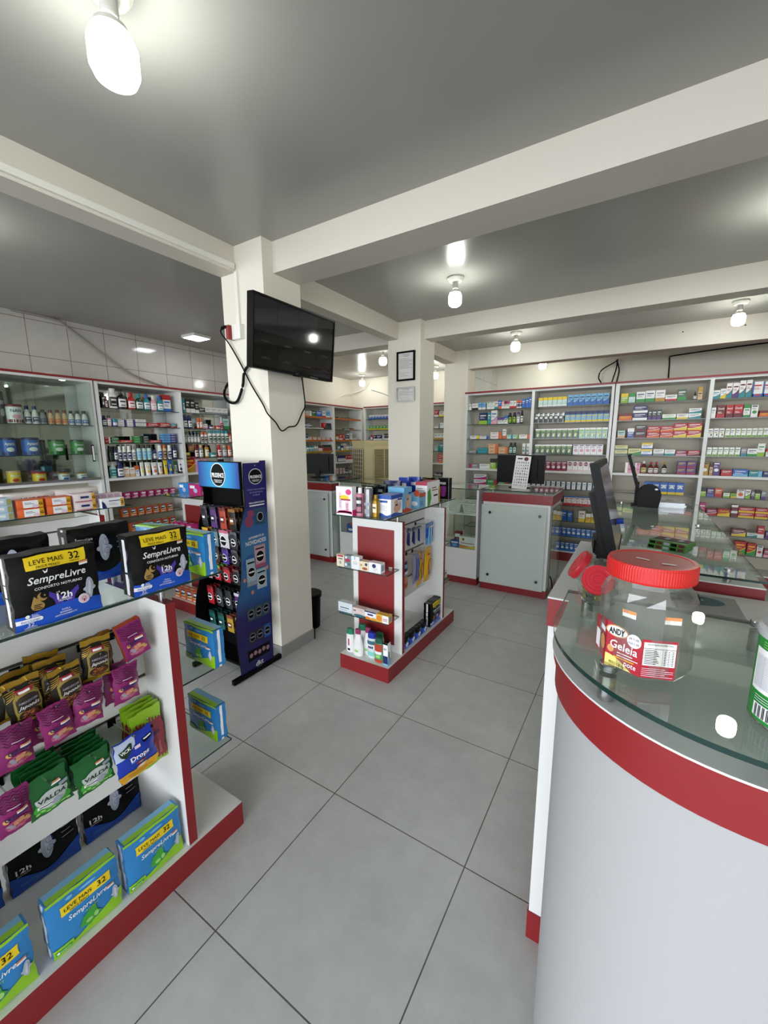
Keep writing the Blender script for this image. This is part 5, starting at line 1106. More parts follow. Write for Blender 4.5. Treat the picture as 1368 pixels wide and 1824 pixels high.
def gumsticks(seed=0):
    w, h, d = .098, .215, .012; b = MB(); LG = mat('lime_film', '87b022', .3, bump=.2, scale=40); f, fb = pillow(b, w, h, d, .003, LG, 3, 10, .001, z0=-h, vlo=.04, vhi=.9, seed=seed)
    rd = mat('berry_film', '8c2334', .3); f.rect(w*.0, h*.08, w, h*.76, rd, 1)
    for i in range(9): f.rect(w*(.02+.11*i), h*.74, w*(.07+.11*i), h*(.78+.02*(i*7 % 4)), rd, 2); f.rect(w*(.02+.11*i), h*(.06-.012*(i*5 % 3)), w*(.07+.11*i), h*.09, rd, 2)
    f.rect(w*.3, h*.66, w*.66, h*.71, INK, 3); f.text('CHO', w*.66, h*.53, h*.06, mat('navy_print', '1c2a60', .4), 4, w=w*.36, bold=.03, ang=.2)
    for i in range(4): f.band(w*(.30+.15*i), w*(.38+.15*i), lambda t: h*.12, lambda t: h*(.34+.05*math.sin(t*3.1)), mat('coral_print', 'c05a5a', .3), 3, 6)
    return b
def hang(name, meshes, cat, group, spec):
    for i, (x, y, z, yaw, tilt, roll, label) in enumerate(spec):
        put(name, meshes[i % len(meshes)], label, cat, (x, y, z), PI/2+yaw, group, tilt, roll)
ja = [japones(s).mesh('peanut_pouch') for s in (1, 2)]
hang('peanut_pouch', ja, 'snack pouch', 'gold japanese peanut pouches', [
 (-1.318, .497, .962, -.05, .05, .03, 'gold peanut pouch on top rail, nearest the end panel'), (-1.352, .512, .955, .12, 0, -.04, 'gold peanut pouch just behind the one nearest end panel'),
 (-1.308, .408, .918, .04, .10, -.10, 'front gold peanut pouch of the middle bunch'), (-1.342, .392, .938, .1, .03, .05, 'second gold peanut pouch of the middle bunch'), (-1.375, .385, .948, -.1, 0, .1, 'rearmost gold peanut pouch of the middle bunch'),
 (-1.318, .318, .925, 0, .06, -.08, 'gold peanut pouch at the shopfront side of the top rail'), (-1.352, .312, .935, .1, .03, 0, 'gold peanut pouch tucked behind the shopfront side one')])
gm = [gomets(s).mesh('gum_candy_pouch') for s in (1, 3)]
put('gum_candy_pouch', gomets(7, side=mat('orange_side_film', 'a8421c', .4)), 'magenta gum candy block with orange side, top rail by end panel', 'candy pouch', (-1.318, .585, .972, ), PI/2-.05, 'magenta gum candy pouches', .06, -.22)
hang('gum_candy_pouch', gm, 'candy pouch', 'magenta gum candy pouches', [
 (-1.308, .562, .842, 0, .06, 0, 'front magenta gum pouch below the orange sided block'), (-1.345, .550, .842, .2, 0, .05, 'rear magenta gum pouch below the orange sided block'),
 (-1.308, .460, .832, -.05, .06, .06, 'front magenta gum pouch below nearest gold pouch'), (-1.345, .452, .832, .15, 0, 0, 'rear magenta gum pouch below nearest gold pouch'),
 (-1.304, .372, .822, .05, .08, -.10, 'front magenta gum pouch below the middle gold bunch'), (-1.345, .365, .825, -.15, .02, 0, 'rear magenta gum pouch below the middle gold bunch'),
 (-1.308, .292, .812, .1, .05, .05, 'magenta gum pouch below the shopfront side gold pouch'),
 (-1.300, .258, .645, 0, .06, -.05, 'magenta gum pouch on the low rail beside green lozenges')])
va = [valda(s).mesh('lozenge_pouch') for s in (1, 4, 6)]
sp = []
for b_, yb in ((0, .440), (1, .332)):
    for i in range(6):
        sp.append((-1.300-.0185*i, yb+.004*((i*3) % 4)-.004, (.622 if b_ == 0 else .640)+.002*i, .03*((i % 3)-1), .05, (.05*((i % 3)-1))-.05, f'green lozenge pouch, {ORD[i]} from the front, bunch {"beside" if b_ == 0 else "second from"} the blue drops'))
hang('lozenge_pouch', va, 'lozenge pouch', 'green lozenge pouches', sp)
put('throat_drops_pouch', vick(), 'blue and white throat drops pouch with amber foot', 'candy pouch', (-1.284, .548, .618), PI/2, None, .05, -.10)
gs = [gumsticks(s).mesh('gum_stick_pack') for s in (1, 2)]
hang('gum_stick_pack', gs, 'candy pack', 'lime and red gum stick packs', [(-1.318-.02*i, .608+.004*(i % 2), .655+.002*i, .02*(i % 2), .02, -.06+.03*i, f'lime and red gum stick pack, {ORD[i]} from the front by end panel') for i in range(4)])
# ------------------------------------------------------------------ goods on the small aisle gondola
def carton_at(name, w, d, h, base, deco, label, cat, x, y, z, rz=0, group=None):
    """box whose front-left-bottom corner is given; deco(front, right side, top) prints on it"""
    b = MB(); b.box(0, 0, 0, w, d, h, base)
    f = flat(b, (0,0,0), (1,0,0), (0,0,1)); s = flat(b, (w,0,0), (0,1,0), (0,0,1)); t = flat(b, (0,0,h), (1,0,0), (0,1,0))
    if deco: deco(f, s, t, w, d, h)
    return tag(obj(name, b, loc=(x, y, z), rz=rz), label, cat, group)
z = TOPZ
def d_pink(f, s, t, w, d, h):
    pk = mat('hot_pink_print', 'd9357f', .4)
    for i in range(3): f.band(w*(.02+.05*i), w*.98, lambda q, i=i: h*(.05+.10*q*(1-q)+.02*i), lambda q, i=i: h*(.09+.12*q*(1-q)+.03*i), pk, 2)
    f.ell(w*.78, h*.82, w*.18, h*.10, pk, 2); f.ell(w*.52, h*.62, w*.28, h*.09, YEL, 3); f.rect(w*.3, h*.52, w*.9, h*.58, mat('red_print', 'b0324c', .5), 4)
    f.rect(w*.16, h*.2, w*.34, h*.8, mat('pale_pink_print', 'e6cbd8', .5), 1); f.rect(w*.58, h*.15, w*.8, h*.5, mat('pale_pink_print', 'e6cbd8', .5), 1); f.lines(w*.2, h*.3, w*.3, h*.7, 6, GREY_P, 3); f.lines(w*.62, h*.2, w*.76, h*.45, 4, mat('red_print', 'b0324c', .5), 3)
    s.rect(0, 0, d, h*.2, pk, 2)
carton_at('gift_carton', .125, .045, .182, WPR, d_pink, 'tall white and hot pink gift carton at the glass top corner', 'box', -1.618, 2.022, z)
def simple_bottle(name, prof, capprof, mb_, mc, label, x, y, z, band=None, sy=1, group=None, r=.03, rz=0, text=None):
    b = MB().lathe(prof, 28, mb_, sy); f = cylf(b, r*1.008, 0, sy)
    if band:
        for v0, v1, k, m in band: f.rect(-r*k, v0, r*k, v1, m, 2)
    if text: f.text(text[0], 0, text[1], text[2], text[3], 5, w=text[4] if len(text) > 4 else None, bold=.02)
    o = tag(obj(name, b, loc=(x, y, z), rz=rz), label, 'bottle', group)
    obj('bottle_cap', MB().lathe(capprof, 24, mc, sy), o); return o
PKB = mat('pink_bottle', 'c87a90', .3); SILV = mat('silver_can', '9a9c9e', .25, metal=.8); AUR = mat('gold_bottle', 'a8822c', .3, metal=.6)
simple_bottle('pink_bottle', [(.024,0),(.026,.004),(.026,.135),(.02,.142)], [(.013,.142),(.013,.172),(.011,.177)], PKB, WPR, 'square pink bottle with white cap beside the pink gift carton', -1.458, 2.062, z, [(.02,.12,1.0,mat('dark_label_print','3a1a24',.4)), (.03,.06,.7,PKB), (.08,.1,.8,WPR)], r=.026)
simple_bottle('deodorant_can', [(.027,0),(.028,.003),(.028,.10),(.0275,.102)], [(.0275,.102),(.0275,.172),(.024,.181)], SILV, SILV, 'plain silver spray can on glass top between pink and gold bottles', -1.397, 2.065, z, [(.02,.05,.7,GREY_P), (.07,.09,.9,GREY_P)], r=.028)
simple_bottle('gold_bottle', [(.02,0),(.022,.003),(.022,.10),(.012,.115)], [(.012,.112),(.013,.13),(.01,.137)], AUR, AUR, 'small gold bottle with cream oval label on the glass top', -1.348, 2.072, z, [(.03,.085,.7,mat('cream_print','efe0c0',.35)), (.055,.065,.5,INK)], r=.022)
BBL = mat('deep_blue_print', '1d4fa8', .4); SKIN = mat('baby_skin_print', 'd8a88a', .5)
def d_baby(col, foot):
    def d_(f, s, t, w, d, h):
        f.rect(0, h*.82, w, h, col, 2); s.rect(0, h*.82, d, h, col, 2); t.rect(0, 0, w, d, col, 1)
        f.band(0, w, lambda q: 0, lambda q: h*(.12+.05*math.sin(q*7)), foot, 2); s.band(0, d, lambda q: 0, lambda q: h*(.14+.05*math.sin(q*5)), foot, 2)
        f.rect(w*.2, h*.66, w*.75, h*.76, BBL, 3); f.lines(w*.1, h*.3, w*.7, h*.58, 5, GREY_P, 2, .25)
        s.ell(d*.45, h*.62, d*.17, h*.13, SKIN, 3); s.ell(d*.5, h*.36, d*.27, h*.2, SKIN, 3); s.ell(d*.75, h*.45, d*.14, h*.22, mat('pale_lilac_print', 'b8bcd8', .5), 2); s.rect(d*.55, h*.72, d*.95, h*.8, BBL, 4)
    return d_
carton_at('baby_carton', .096, .142, .136, WPR, d_baby(BBL, BBL), 'white and deep blue baby care carton at glass top edge', 'box', -1.350, 2.094, z)
carton_at('baby_carton', .120, .105, .163, SKYD, d_baby(mat('light_blue_print', '6fb2dc', .4), mat('orange_foot_print', 'c8502a', .4)), 'taller light blue baby care carton behind the deep blue one', 'box', -1.388, 2.283, z)
def d_sm(f, s, t, w, d, h):
    f.ell(w*.75, h*1.0, w*.3, h*.22, mat('orange_foot_print', 'c8502a', .4), 2); s.rect(0, h*.72, d, h, mat('orange_foot_print', 'c8502a', .4), 2); f.ell(w*.5, h*.3, w*.35, h*.16, WPR, 2); s.lines(d*.2, h*.2, d*.7, h*.5, 3, BBL, 2)
carton_at('small_carton', .075, .095, .104, SKYD, d_sm, 'small sky blue carton with orange corner on glass top', 'box', -1.342, 2.497, z)
def d_wg(f, s, t, w, d, h):
    rd = mat('red_print', 'b0324c', .5); t.rect(0, 0, w, d, rd, 1); f.rect(0, h*.86, w, h, rd, 2); f.lines(w*.1, h*.62, w*.8, h*.8, 2, GREY_P, 2); f.rect(w*.5, h*.52, w*.9, h*.57, INK, 3)
    s.poly([(d*.05, 0), (d*.22, 0), (d*.36, h*.3), (d*.25, h*.75), (d*.05, h*.6)], LEAF, 2); s.lines(d*.4, h*.6, d*.9, h*.8, 2, mat('brown_print', '6a4010', .4), 2); s.rect(d*.55, h*.35, d*.9, h*.42, INK, 3)
carton_at('tall_carton', .092, .20, .172, WPR, d_wg, 'white carton with red top and green leaf side on glass top', 'box', -1.352, 2.606, z)
simple_bottle('drops_bottle', [(.016,0),(.017,.003),(.017,.115),(.011,.125)], [(.012,.124),(.012,.162),(.01,.168)], mat('amber_yellow_bottle', 'c9a428', .35), WPR, 'slim yellow bottle with white cap near the far glass end', -1.288, 2.855, z, [(.02,.05,1,INK), (.055,.10,1,INK)], r=.017)
def d_mus(f, s, t, w, d, h):
    f.text('mus', w*.42, h*.78, h*.15, WPR, 3, w=w*.6, bold=.03); f.rect(w*.25, h*.3, w*.75, h*.62, mat('violet_magenta_print', '8a2f80', .4), 2); f.ell(w*.5, h*.22, w*.22, h*.12, mat('violet_magenta_print', '8a2f80', .4), 3)
    for q in (0, .965): f.rect(w*q, 0, w*(q+.035), h, GREY_P, 2)
carton_at('condom_carton', .095, .06, .168, INK, d_mus, 'black carton with magenta panel at the far glass end', 'box', -1.364, 3.022, z)
def d_dk(c):
    def d_(f, s, t, w, d, h):
        f.rect(w*.1, h*.78, w*.9, h*.9, c, 2); s.rect(d*.1, h*.75, d*.9, h*.9, c, 2); f.rect(w*.3, h*.2, w*.7, h*.5, mat('dim_magenta_print', '5a2050', .4), 2); f.rect(0, 0, w*.05, h, GREY_P, 2); t.rect(w*.2, d*.2, w*.8, d*.8, c, 1)
    return d_
for i, (x, y, h_, c) in enumerate(((-1.560, 2.80, .172, GOLDP), (-1.470, 2.83, .168, GOLDP), (-1.478, 2.96, .170, YEL))):
    carton_at('condom_carton', .082, .07, h_, INK, d_dk(c), ('black carton with gold band, behind the white leaf carton, inner one', 'black carton with gold band, behind the white leaf carton, aisle one', 'black carton with yellow top, rearmost of the dark cartons')[i], 'box', x, y, z, 0, 'dark cartons on the small gondola')
NVF = mat('navy_film', '141c4c', .28, bump=.25, scale=40); RBF = mat('royal_film', '1d3aa0', .28, bump=.25, scale=40)
def film_pack(m, w, h, d, logo=None, seed=0, white=True):
    b = MB(); f, fb = pillow(b, w, h, d, d*.6, m, 3, 12, .003, seed=seed)
    for q in (f, fb):
        if white: q.ell(w*.5, h*.4, w*.25, h*.16, GREY_P, 3); q.ell(w*.62, h*.3, w*.14, h*.10, WPR, 5)
        q.rect(w*.2, h*.68, w*.8, h*.80, logo or SKYD, 3); q.rect(w*.3, h*.18, w*.7, h*.21, WPR, 3)
    return b
fp = [film_pack(POLYK, .12, .165, .05, GREY_P, 1).mesh('film_pack'), film_pack(NVF, .13, .185, .05, SKYD, 2).mesh('film_pack'), film_pack(RBF, .09, .195, .05, WPR, 3, False).mesh('film_pack')]
for i, (k, x, y, rz, lab) in enumerate(((0, -1.560, 2.19, .1, 'glossy black wrapped pack behind the pink gift carton'), (0, -1.545, 2.30, -.1, 'second glossy black wrapped pack, behind the silver can'), (0, -1.535, 2.40, .15, 'third glossy black wrapped pack, furthest back'),
    (1, -1.480, 2.50, .05, 'navy wrapped pack behind the deep blue baby carton'), (2, -1.470, 2.66, -.1, 'royal blue pack behind the light blue baby carton'), (2, -1.435, 2.75, .1, 'rearmost royal blue pack on the small gondola glass'))):
    put('film_pack', fp[k], lab, 'pack', (x, y, z), rz, 'wrapped packs on the small gondola')
# soaps on the two glass end shelves facing the shopfront
def soap(w, h, d, B, deco, label, x, z_):
    b = MB(); b.box(0, 0, 0, w, d, h, B); f = flat(b, (0,0,0), (1,0,0), (0,0,1)); s = flat(b, (w,0,0), (0,1,0), (0,0,1)); deco(f, w, h); s.rect(d*.15, h*.2, d*.85, h*.8, GREY_P, 1)
    tag(obj('soap_carton', b, loc=(x, 2.078, z_)), label, 'soap box', 'soap cartons on the small gondola')
NVY = mat('navy_print', '1c2a60', .4); REDP = mat('red_print', 'b0324c', .5); CRM = mat('cream_print', 'efe0c0', .35); TEALP = mat('teal_print', '3a6a78', .4); ORP = mat('orange_print', 'e0862c', .4)
def ds(*a):
    def d_(f, w, h):
        for s in a:
            if s[0] == 'r': f.rect(w*s[1], h*s[2], w*s[3], h*s[4], s[5], s[6] if len(s) > 6 else 2)
            else: f.ell(w*s[1], h*s[2], w*s[3], h*s[4], s[5], s[6] if len(s) > 6 else 3)
    return d_
soap(.062, .082, .04, CRM, ds(('r',.1,.82,.9,.97,REDP),('r',.2,.62,.8,.7,NVY),('e',.5,.35,.14,.14,GREY_P)), 'cream soap carton with pink top, upper end shelf', -1.672, .7005)
soap(.058, .082, .04, mat('floral_print', '7f8f98', .5), ds(('e',.5,.62,.35,.16,REDP),('e',.25,.25,.15,.12,WPR),('e',.7,.3,.15,.12,TEALP),('e',.3,.85,.15,.1,WPR)), 'floral patterned soap carton on the upper end shelf', -1.609, .7005)
soap(.064, .086, .04, WPR, ds(('r',.4,.75,.52,1,SKYD),('r',.2,.5,.8,.53,GREY_P),('r',.2,.4,.8,.43,GREY_P),('e',.5,.62,.25,.06,CRM)), 'white soap carton with blue ribbon on the upper end shelf', -1.550, .7005)
soap(.070, .062, .045, CRM, ds(('e',.75,.72,.14,.16,NVY),('e',.6,.25,.3,.15,mat('terracotta_print','a85a3c',.5)),('e',.2,.6,.12,.12,mat('peach_print','d09a50',.4))), 'cream soap carton with fruit print and navy disc', -1.484, .7005)
soap(.092, .066, .048, WPR, ds(('e',.45,.68,.16,.2,NVY),('r',.35,.38,.7,.42,GREY_P),('r',.4,.2,.6,.24,GREY_P)), 'white soap carton with navy disc on the upper end shelf', -1.412, .7005)
soap(.118, .074, .045, mat('pale_grey_print', 'd5dbe0', .5), ds(('r',.05,.42,.85,.6,WPR),('r',.12,.45,.8,.55,TEALP,3),('r',.1,.25,.6,.3,GREY_P),('r',0,0,1,.1,TEALP)), 'wide pale grey soap carton with teal edge, lower end shelf', -1.668, .3745)
soap(.098, .058, .045, mat('pale_rose_print', 'dcc8c0', .5), ds(('r',.08,.6,.3,.72,NVY),('r',.6,.75,.85,.82,GREY_P),('e',.6,.1,.5,.2,TEALP)), 'pale rose soap carton on the lower end shelf', -1.548, .3745)
soap(.088, .056, .045, WPR, ds(('r',0,.85,1,1,NVY),('r',.25,.5,.75,.7,NVY),('e',.25,.1,.3,.22,ORP),('e',.8,.12,.25,.2,mat('amber_print','d9a020',.35))), 'white soap pack with orange foot on the lower end shelf', -1.448, .3745)
soap(.094, .052, .045, mat('soft_yellow_print', 'e8b84a', .5), ds(('e',.25,.5,.2,.35,ORP),('r',.5,0,1,1,WPR),('r',.55,.3,.9,.38,REDP,4),('r',.55,.5,.9,.58,REDP,4)), 'yellow and white soap pack on the lower end shelf', -1.358, .3745)
# shampoos on the gondola base
z = .1025
WB = mat('white_bottle', 'ecebe8', .3); GC = mat('green_cap', '1c7a58', .3); PC = mat('plum_cap', '93355f', .3)
def shampoo(x, y, B, C, h, r, label, band, slant=0, sy=.62):
    simple_bottle('shampoo_bottle', [(r*.86,0),(r*.95,.006),(r,h*.25),(r*.98,h*.5),(r*.9,h*.74),(r*.82,h*.79)], [(r*.86,h*.785),(r*.9,h*.8),(r*.84,h*.97),(r*.7,h)], B, C, label, x, y, z, band, sy, 'shampoos on the gondola base', r)
shampoo(-1.575, 2.085, WB, GC, .166, .033, 'white shampoo bottle with green cap at the base corner', [(.03,.11,.5,WPR), (.05,.10,.18,REDP), (.015,.03,.3,INK)])
shampoo(-1.520, 2.150, WB, GC, .185, .034, 'white shampoo bottle with green cap, standing further back', [(.05,.11,.4,WPR), (.09,.1,.4,GREY_P)])
def lotion(x, y, h, lab):
    o = simple_bottle('lotion_bottle', [(.036,0),(.040,.01),(.041,.06),(.033,.10),(.021,.145),(.019,.155)], [(.021,.153),(.0215,h-.004),(.018,h)], WB, PC, lab, x, y, z, [(.06,.075,.7,WPR), (.03,.045,.35,mat('leaf_light_print','9bd070',.4))], .6, 'plum capped lotions on the gondola base', .041)
lotion(-1.500, 2.072, .186, 'curvy white lotion bottle with plum cap, front of pair'); lotion(-1.452, 2.120, .190, 'curvy white lotion bottle with plum cap, back of pair')
shampoo(-1.402, 2.092, mat('pearl_bottle', 'd5dde0', .3), mat('royal_cap', '1c2f9c', .3), .180, .034, 'pearl shampoo bottle with royal blue flip cap on base', [(.10,.125,1,TEALP), (.07,.095,.9,WPR), (.072,.088,.6,NVY), (.02,.05,.9,mat('aqua_print','86d0c4',.4))])
shampoo(-1.335, 2.078, mat('coral_green_bottle', '4f9468', .3), mat('dark_green_cap', '175540', .3), .166, .034, 'green and coral shampoo bottle with dark green cap on base', [(.075,.125,1,mat('coral_deep_print','b5432c',.4)), (.055,.075,.8,WPR), (.03,.05,.5,mat('leaf_light_print','9bd070',.4)), (.0,.02,1,mat('coral_deep_print','b5432c',.4))])
shampoo(-1.385, 2.165, WB, GC, .150, .032, 'shampoo bottle with dull green cap behind the coral one', None)
def d_ky(f, s, t, w, d, h):
    f.rect(0, h*.08, w, h*.42, NVY, 2); f.rect(0, 0, w, h*.1, SKYD, 2); f.text('KY', w*.5, h*.72, h*.09, INK, 3, w=w*.6, bold=.02); f.rect(0, h*.92, w, h, INK, 2); s.rect(0, 0, d, h*.3, SKYD, 2); t.rect(0,0,w,d,INK,1); s.rect(d*.3,h*.3,d*.6,h*.6,NVY,2)
carton_at('gel_carton', .034, .036, .155, WPR, d_ky, 'slim white and navy gel carton at the base corner', 'box', -1.288, 2.050, z, 0)
# side facing the aisle: packs along the base and things on hooks
sm = film_pack(NVF, .086, .082, .05, RBF, 5).mesh('film_pack')
sm2 = MB(); f, fb = pillow(sm2, .088, .084, .052, .036, POLYK, 3, 12, .002, seed=8)
f.rect(.0, .0, .088, .048, FILMR, 2); f.rect(.034, .012, .052, .05, WPR, 4); f.rect(.024, .028, .064, .038, WPR, 4); f.lines(.06, .055, .085, .075, 2, SKYD, 3)
sm2 = sm2.mesh('film_pack')
for i, y in enumerate((2.315, 2.410, 2.505, 2.600)): put('film_pack', sm2, f'small black and blue pad pack, {ORD[i]} along the base edge', 'pack', (-1.285, y, z), PI/2, 'small pad packs along the gondola base')
put('pad_pack', nA if isinstance(nA, bpy.types.Mesh) else bpy.data.objects['pad_pack'].data, 'black night pad pack on the small gondola base by far panel', 'pad pack', (-1.290, 2.790, z), PI/2)
put('pad_pack', nR, 'dark pad pack half hidden behind the small gondola near panel', 'pad pack', (-1.575, 2.37, z), PI/2)
RZ = mat('navy_razor', '1a2a6c', .35)
rb = MB()
rb.box(-.006, -.005, -.115, .006, .005, -.02, RZ); rb.box(-.018, -.010, -.02, .018, .006, -.004, mat('grey_razor_head', '5a6a80', .35)); rb.box(-.016, -.013, -.018, .016, -.010, -.006, STEEL); rb.tube([(0, 0, -.105), (0, -.006, -.12)], .005, RZ)
rbm = rb.mesh('razor')
for i in range(7): put('razor', rbm, f'navy disposable razor, {ORD[i]} of the bunch under the top slot', 'razor', (-1.325-.014*(i % 3), 2.455+.026*i, .918-.006*(i % 2)), PI/2+.2*((i % 3)-1), 'navy razors on a hook', .05, .08*((i % 3)-1))
cb = MB(); cb.box(-.07, -.0015, -.16, .07, .0015, 0, FILMR); f = flat(cb, (-.07, -.0015, -.16), (1,0,0), (0,0,1)); f.rect(.02, .125, .12, .15, SKYD, 1); f.rect(0, .0, .14, .05, SKYD, 1); f.text('Gillette', .07, .137, .014, WPR, 3)
ro = put('razor_card', cb, 'blue razor card with two pale razors', 'razor pack', (-1.318, 2.775, .912), PI/2+.05)
for q in (-.022, .018):
    r2 = MB(); r2.tube([(q, -.010, -.03), (q-.012, -.012, -.09), (q-.016, -.010, -.165)], .006, mat('aqua_handle', '5aa8c0', .35)); r2.box(q-.02, -.016, -.035, q+.02, -.004, -.018, STEEL); obj('card_razor', r2, ro)
LB = mat('loofah_film', 'd9a21c', .3, bump=.3, scale=30)
lb = MB(); f, fb = pillow(lb, .095, .27, .045, .004, LB, 3, 12, .003, z0=-.27, vlo=.02, vhi=.92, seed=3); f.ring(.052, .13, .03, .055, .004, INK, 3); f.ell(.05, .12, .02, .03, mat('honey_print', 'd8a070', .35), 4); f.rect(.02, .215, .06, .225, REDP, 3); f.rect(.03, .06, .06, .08, mat('brown_print', '6a4010', .4), 3)
lbm = lb.mesh('sponge_pack')
put('sponge_pack', lbm, 'long yellow sponge pack nearest the far panel', 'pack', (-1.322, 2.765, .72), PI/2, 'yellow sponge packs', .03, .03); put('sponge_pack', lbm, 'long yellow sponge pack behind the toothbrush pouch', 'pack', (-1.345, 2.665, .705), PI/2+.1, 'yellow sponge packs', .02, -.06)
tbp = MB(); f, fb = pillow(tbp, .10, .22, .035, .004, mat('mauve_film', '8a86a0', .2, bump=.2, scale=30), 3, 10, .003, z0=-.22, vlo=.02, vhi=.95, seed=4)
for i, c in enumerate(('purple_handle', 'teal_handle', 'cobalt_handle', 'orange_handle')):
    m_ = mat(c, ('6a3c9a', '1f93a0', '2450b0', 'd97a2a')[i], .35); f.poly([(.015+.02*i, .02), (.028+.02*i, .02), (.034+.016*i, .19), (.024+.016*i, .19)], m_, 3)
put('toothbrush_pouch', tbp, 'clear pouch of purple and teal toothbrushes on a hook', 'pack', (-1.318, 2.565, .715), PI/2, None, .03)
nvp = MB(); f, fb = pillow(nvp, .07, .10, .02, .003, NVF, 3, 8, .002, z0=-.10, seed=2); f.rect(.01, .06, .06, .085, SKYD, 3); f.rect(.01, .01, .06, .035, WPR, 3)
put('blade_pack', nvp, 'navy blade pack hanging next to the near panel', 'pack', (-1.322, 2.40, .695), PI/2+.1)
pkp = MB(); f, fb = pillow(pkp, .06, .09, .02, .003, mat('salmon_film', 'c98a70', .3), 3, 8, .002, z0=-.09, seed=2); f.rect(.01, .02, .05, .05, mat('terracotta_print', 'a85a3c', .5), 3)
put('cotton_pack', pkp, 'salmon pack hanging below the navy blade pack', 'pack', (-1.318, 2.39, .59), PI/2-.1)
# far end shelves of the small gondola
for i in range(4): put_goods('wbd', .034, .085, (-1.322+.0-.042*(i % 2), 2.955+.05*(i//2), .7005), PI/2, f'white capped bottle, {ORD[i]} on the upper far end shelf', 'white bottles on the far end shelf')
for i in range(4): put_goods('fun', .06, .09, (-1.285-.09*(i//2), 2.965+.067*(i % 2), .3745), PI/2, f'white and green carton, {ORD[i]} on the lower far end shelf', 'white and green cartons on the far end shelf')

# ------------------------------------------------------------------ the two gondolas further left
z = TOPZ
def wipes(w, h, d, side, deco):
    b = MB(); pillow(b, w, h, d, d*.85, side, 6, 8, .0008); f = flat(b, (-w/2, -d/2-.001, 0), (1,0,0), (0,0,1)); deco(f, w, h); return b
ORW = mat('orange_wipes_film', 'd9622a', .35)
def d_w(f, w, h): f.rect(w*.22, h*.1, w*.78, h*.92, WPR, 1); f.rect(w*.78, h*.05, w*.95, h*.95, mat('amber_print', 'd9a020', .35), 1); f.text('G', w*.865, h*.5, h*.3, INK, 3, bold=.03); f.lines(w*.28, h*.5, w*.62, h*.75, 2, NVY, 3, .35); f.ell(w*.66, h*.25, w*.12, h*.2, mat('pale_pink_print', 'e6cbd8', .5), 3)
wm = wipes(.138, .055, .11, ORW, d_w).mesh('wipes_pack')
for i in range(2):
    for j in range(2): put('wipes_pack', wm, f'orange and white wipes pack, {("bottom", "top")[j]} of the {("first", "second")[i]} stack from shopfront', 'wipes', (-3.275, .970+.150*i, z+.0555*j), PI/2, 'orange wipes stacks')
def d_w2(f, w, h): f.rect(w*.3, h*.45, w*.68, h*.7, NVY, 2); f.rect(w*.82, h*.05, w*.97, h*.95, mat('amber_print', 'd9a020', .35), 1); f.text('G', w*.895, h*.5, h*.3, INK, 3, bold=.03); f.rect(w*.05, h*.05, w*.8, h*.14, REDP, 2)
wm2 = wipes(.132, .058, .11, mat('rose_white_film', 'e6d6d6', .4), d_w2).mesh('wipes_pack')
for j in range(2): put('wipes_pack', wm2, f'pale rose wipes pack with yellow end, {("bottom", "top")[j]} of its stack', 'wipes', (-3.275, 1.268, z+.0585*j), PI/2, 'pale wipes stack')
def d_w3(f, w, h): f.rect(w*.30, h*.68, w*.80, h*.76, NVY, 2); f.poly([(0, 0), (w*.2, 0), (w*.12, h*.5), (0, h*.8)], NVY, 2); f.rect(w*.82, h*.1, w*.97, h*.9, mat('amber_print', 'd9a020', .35), 1); f.text('2', w*.895, h*.5, h*.3, INK, 3, bold=.03); f.lines(w*.3, h*.3, w*.7, h*.55, 2, GREY_P, 2, .3)
put('wipes_pack', wipes(.150, .068, .05, WPR, d_w3), 'white and navy wipes pack with yellow end at far corner', 'wipes', (-3.225, 1.435, z), PI/2)
bx = MB(); bx.box(-.10, -.03, 0, .10, .03, .095, mat('rose_white_film', 'e6d6d6', .4)); f = flat(bx, (-.10, -.03, 0), (1,0,0), (0,0,1))
for i in range(4): f.rect(.012+.045*i, .03, .05+.045*i, .09, mat('pale_mauve_print', 'c8a8bc', .5), 1)
put('tissue_carton', bx, 'pale pink striped carton behind the white and navy wipes', 'box', (-3.32, 1.44, z), PI/2)
def d_w4(f, w, h): f.rect(w*.1, h*.4, w*.7, h*.75, WPR, 1); f.rect(w*.8, h*.1, w*.95, h*.9, mat('olive_print', '9a9a5a', .5), 1); f.lines(w*.15, h*.45, w*.6, h*.7, 2, NVY, 3, .2)
wm4 = wipes(.14, .044, .11, mat('ice_blue_film', 'b9d0de', .4), d_w4).mesh('wipes_pack')
for j in range(3): put('wipes_pack', wm4, f'ice blue wipes pack, {("bottom", "middle", "top")[j]} of the stack nearest shopfront', 'wipes', (-3.275, .815, z+.0445*j), PI/2, 'ice blue wipes stack')
hg = MB(); f, fb = pillow(hg, .27, .085, .16, .09, mat('white_diaper_film', 'ded6d2', .35, bump=.3, scale=20), 3, 14, .004, seed=2)
f.text('HUGGIES', .15, .045, .026, REDP, 4, w=.15, bold=.03); f.rect(.20, .02, .255, .04, REDP, 3); f.ell(.05, .03, .03, .018, REDP, 3); fb.text('HUGGIES', .13, .045, .026, REDP, 4, w=.15, bold=.03)
hgm = hg.mesh('diaper_pack')
put('diaper_pack', hgm, 'white and red diaper pack lying behind the orange wipes', 'diaper pack', (-3.42, 1.02, z+.056), PI/2, 'diaper packs behind the wipes'); put('diaper_pack', hgm, 'white and red diaper pack lying behind the pale rose wipes', 'diaper pack', (-3.42, 1.285, z+.057), PI/2-.05, 'diaper packs behind the wipes')
for i in range(2): put('diaper_pack', hgm, ('white and red diaper pack flat on glass under the first', 'white and red diaper pack flat on glass under the second')[i], 'diaper pack', (-3.43, 1.015+.27*i, z), PI/2+.03, 'diaper packs behind the wipes', 0, 0).scale = (1, 1, .62)
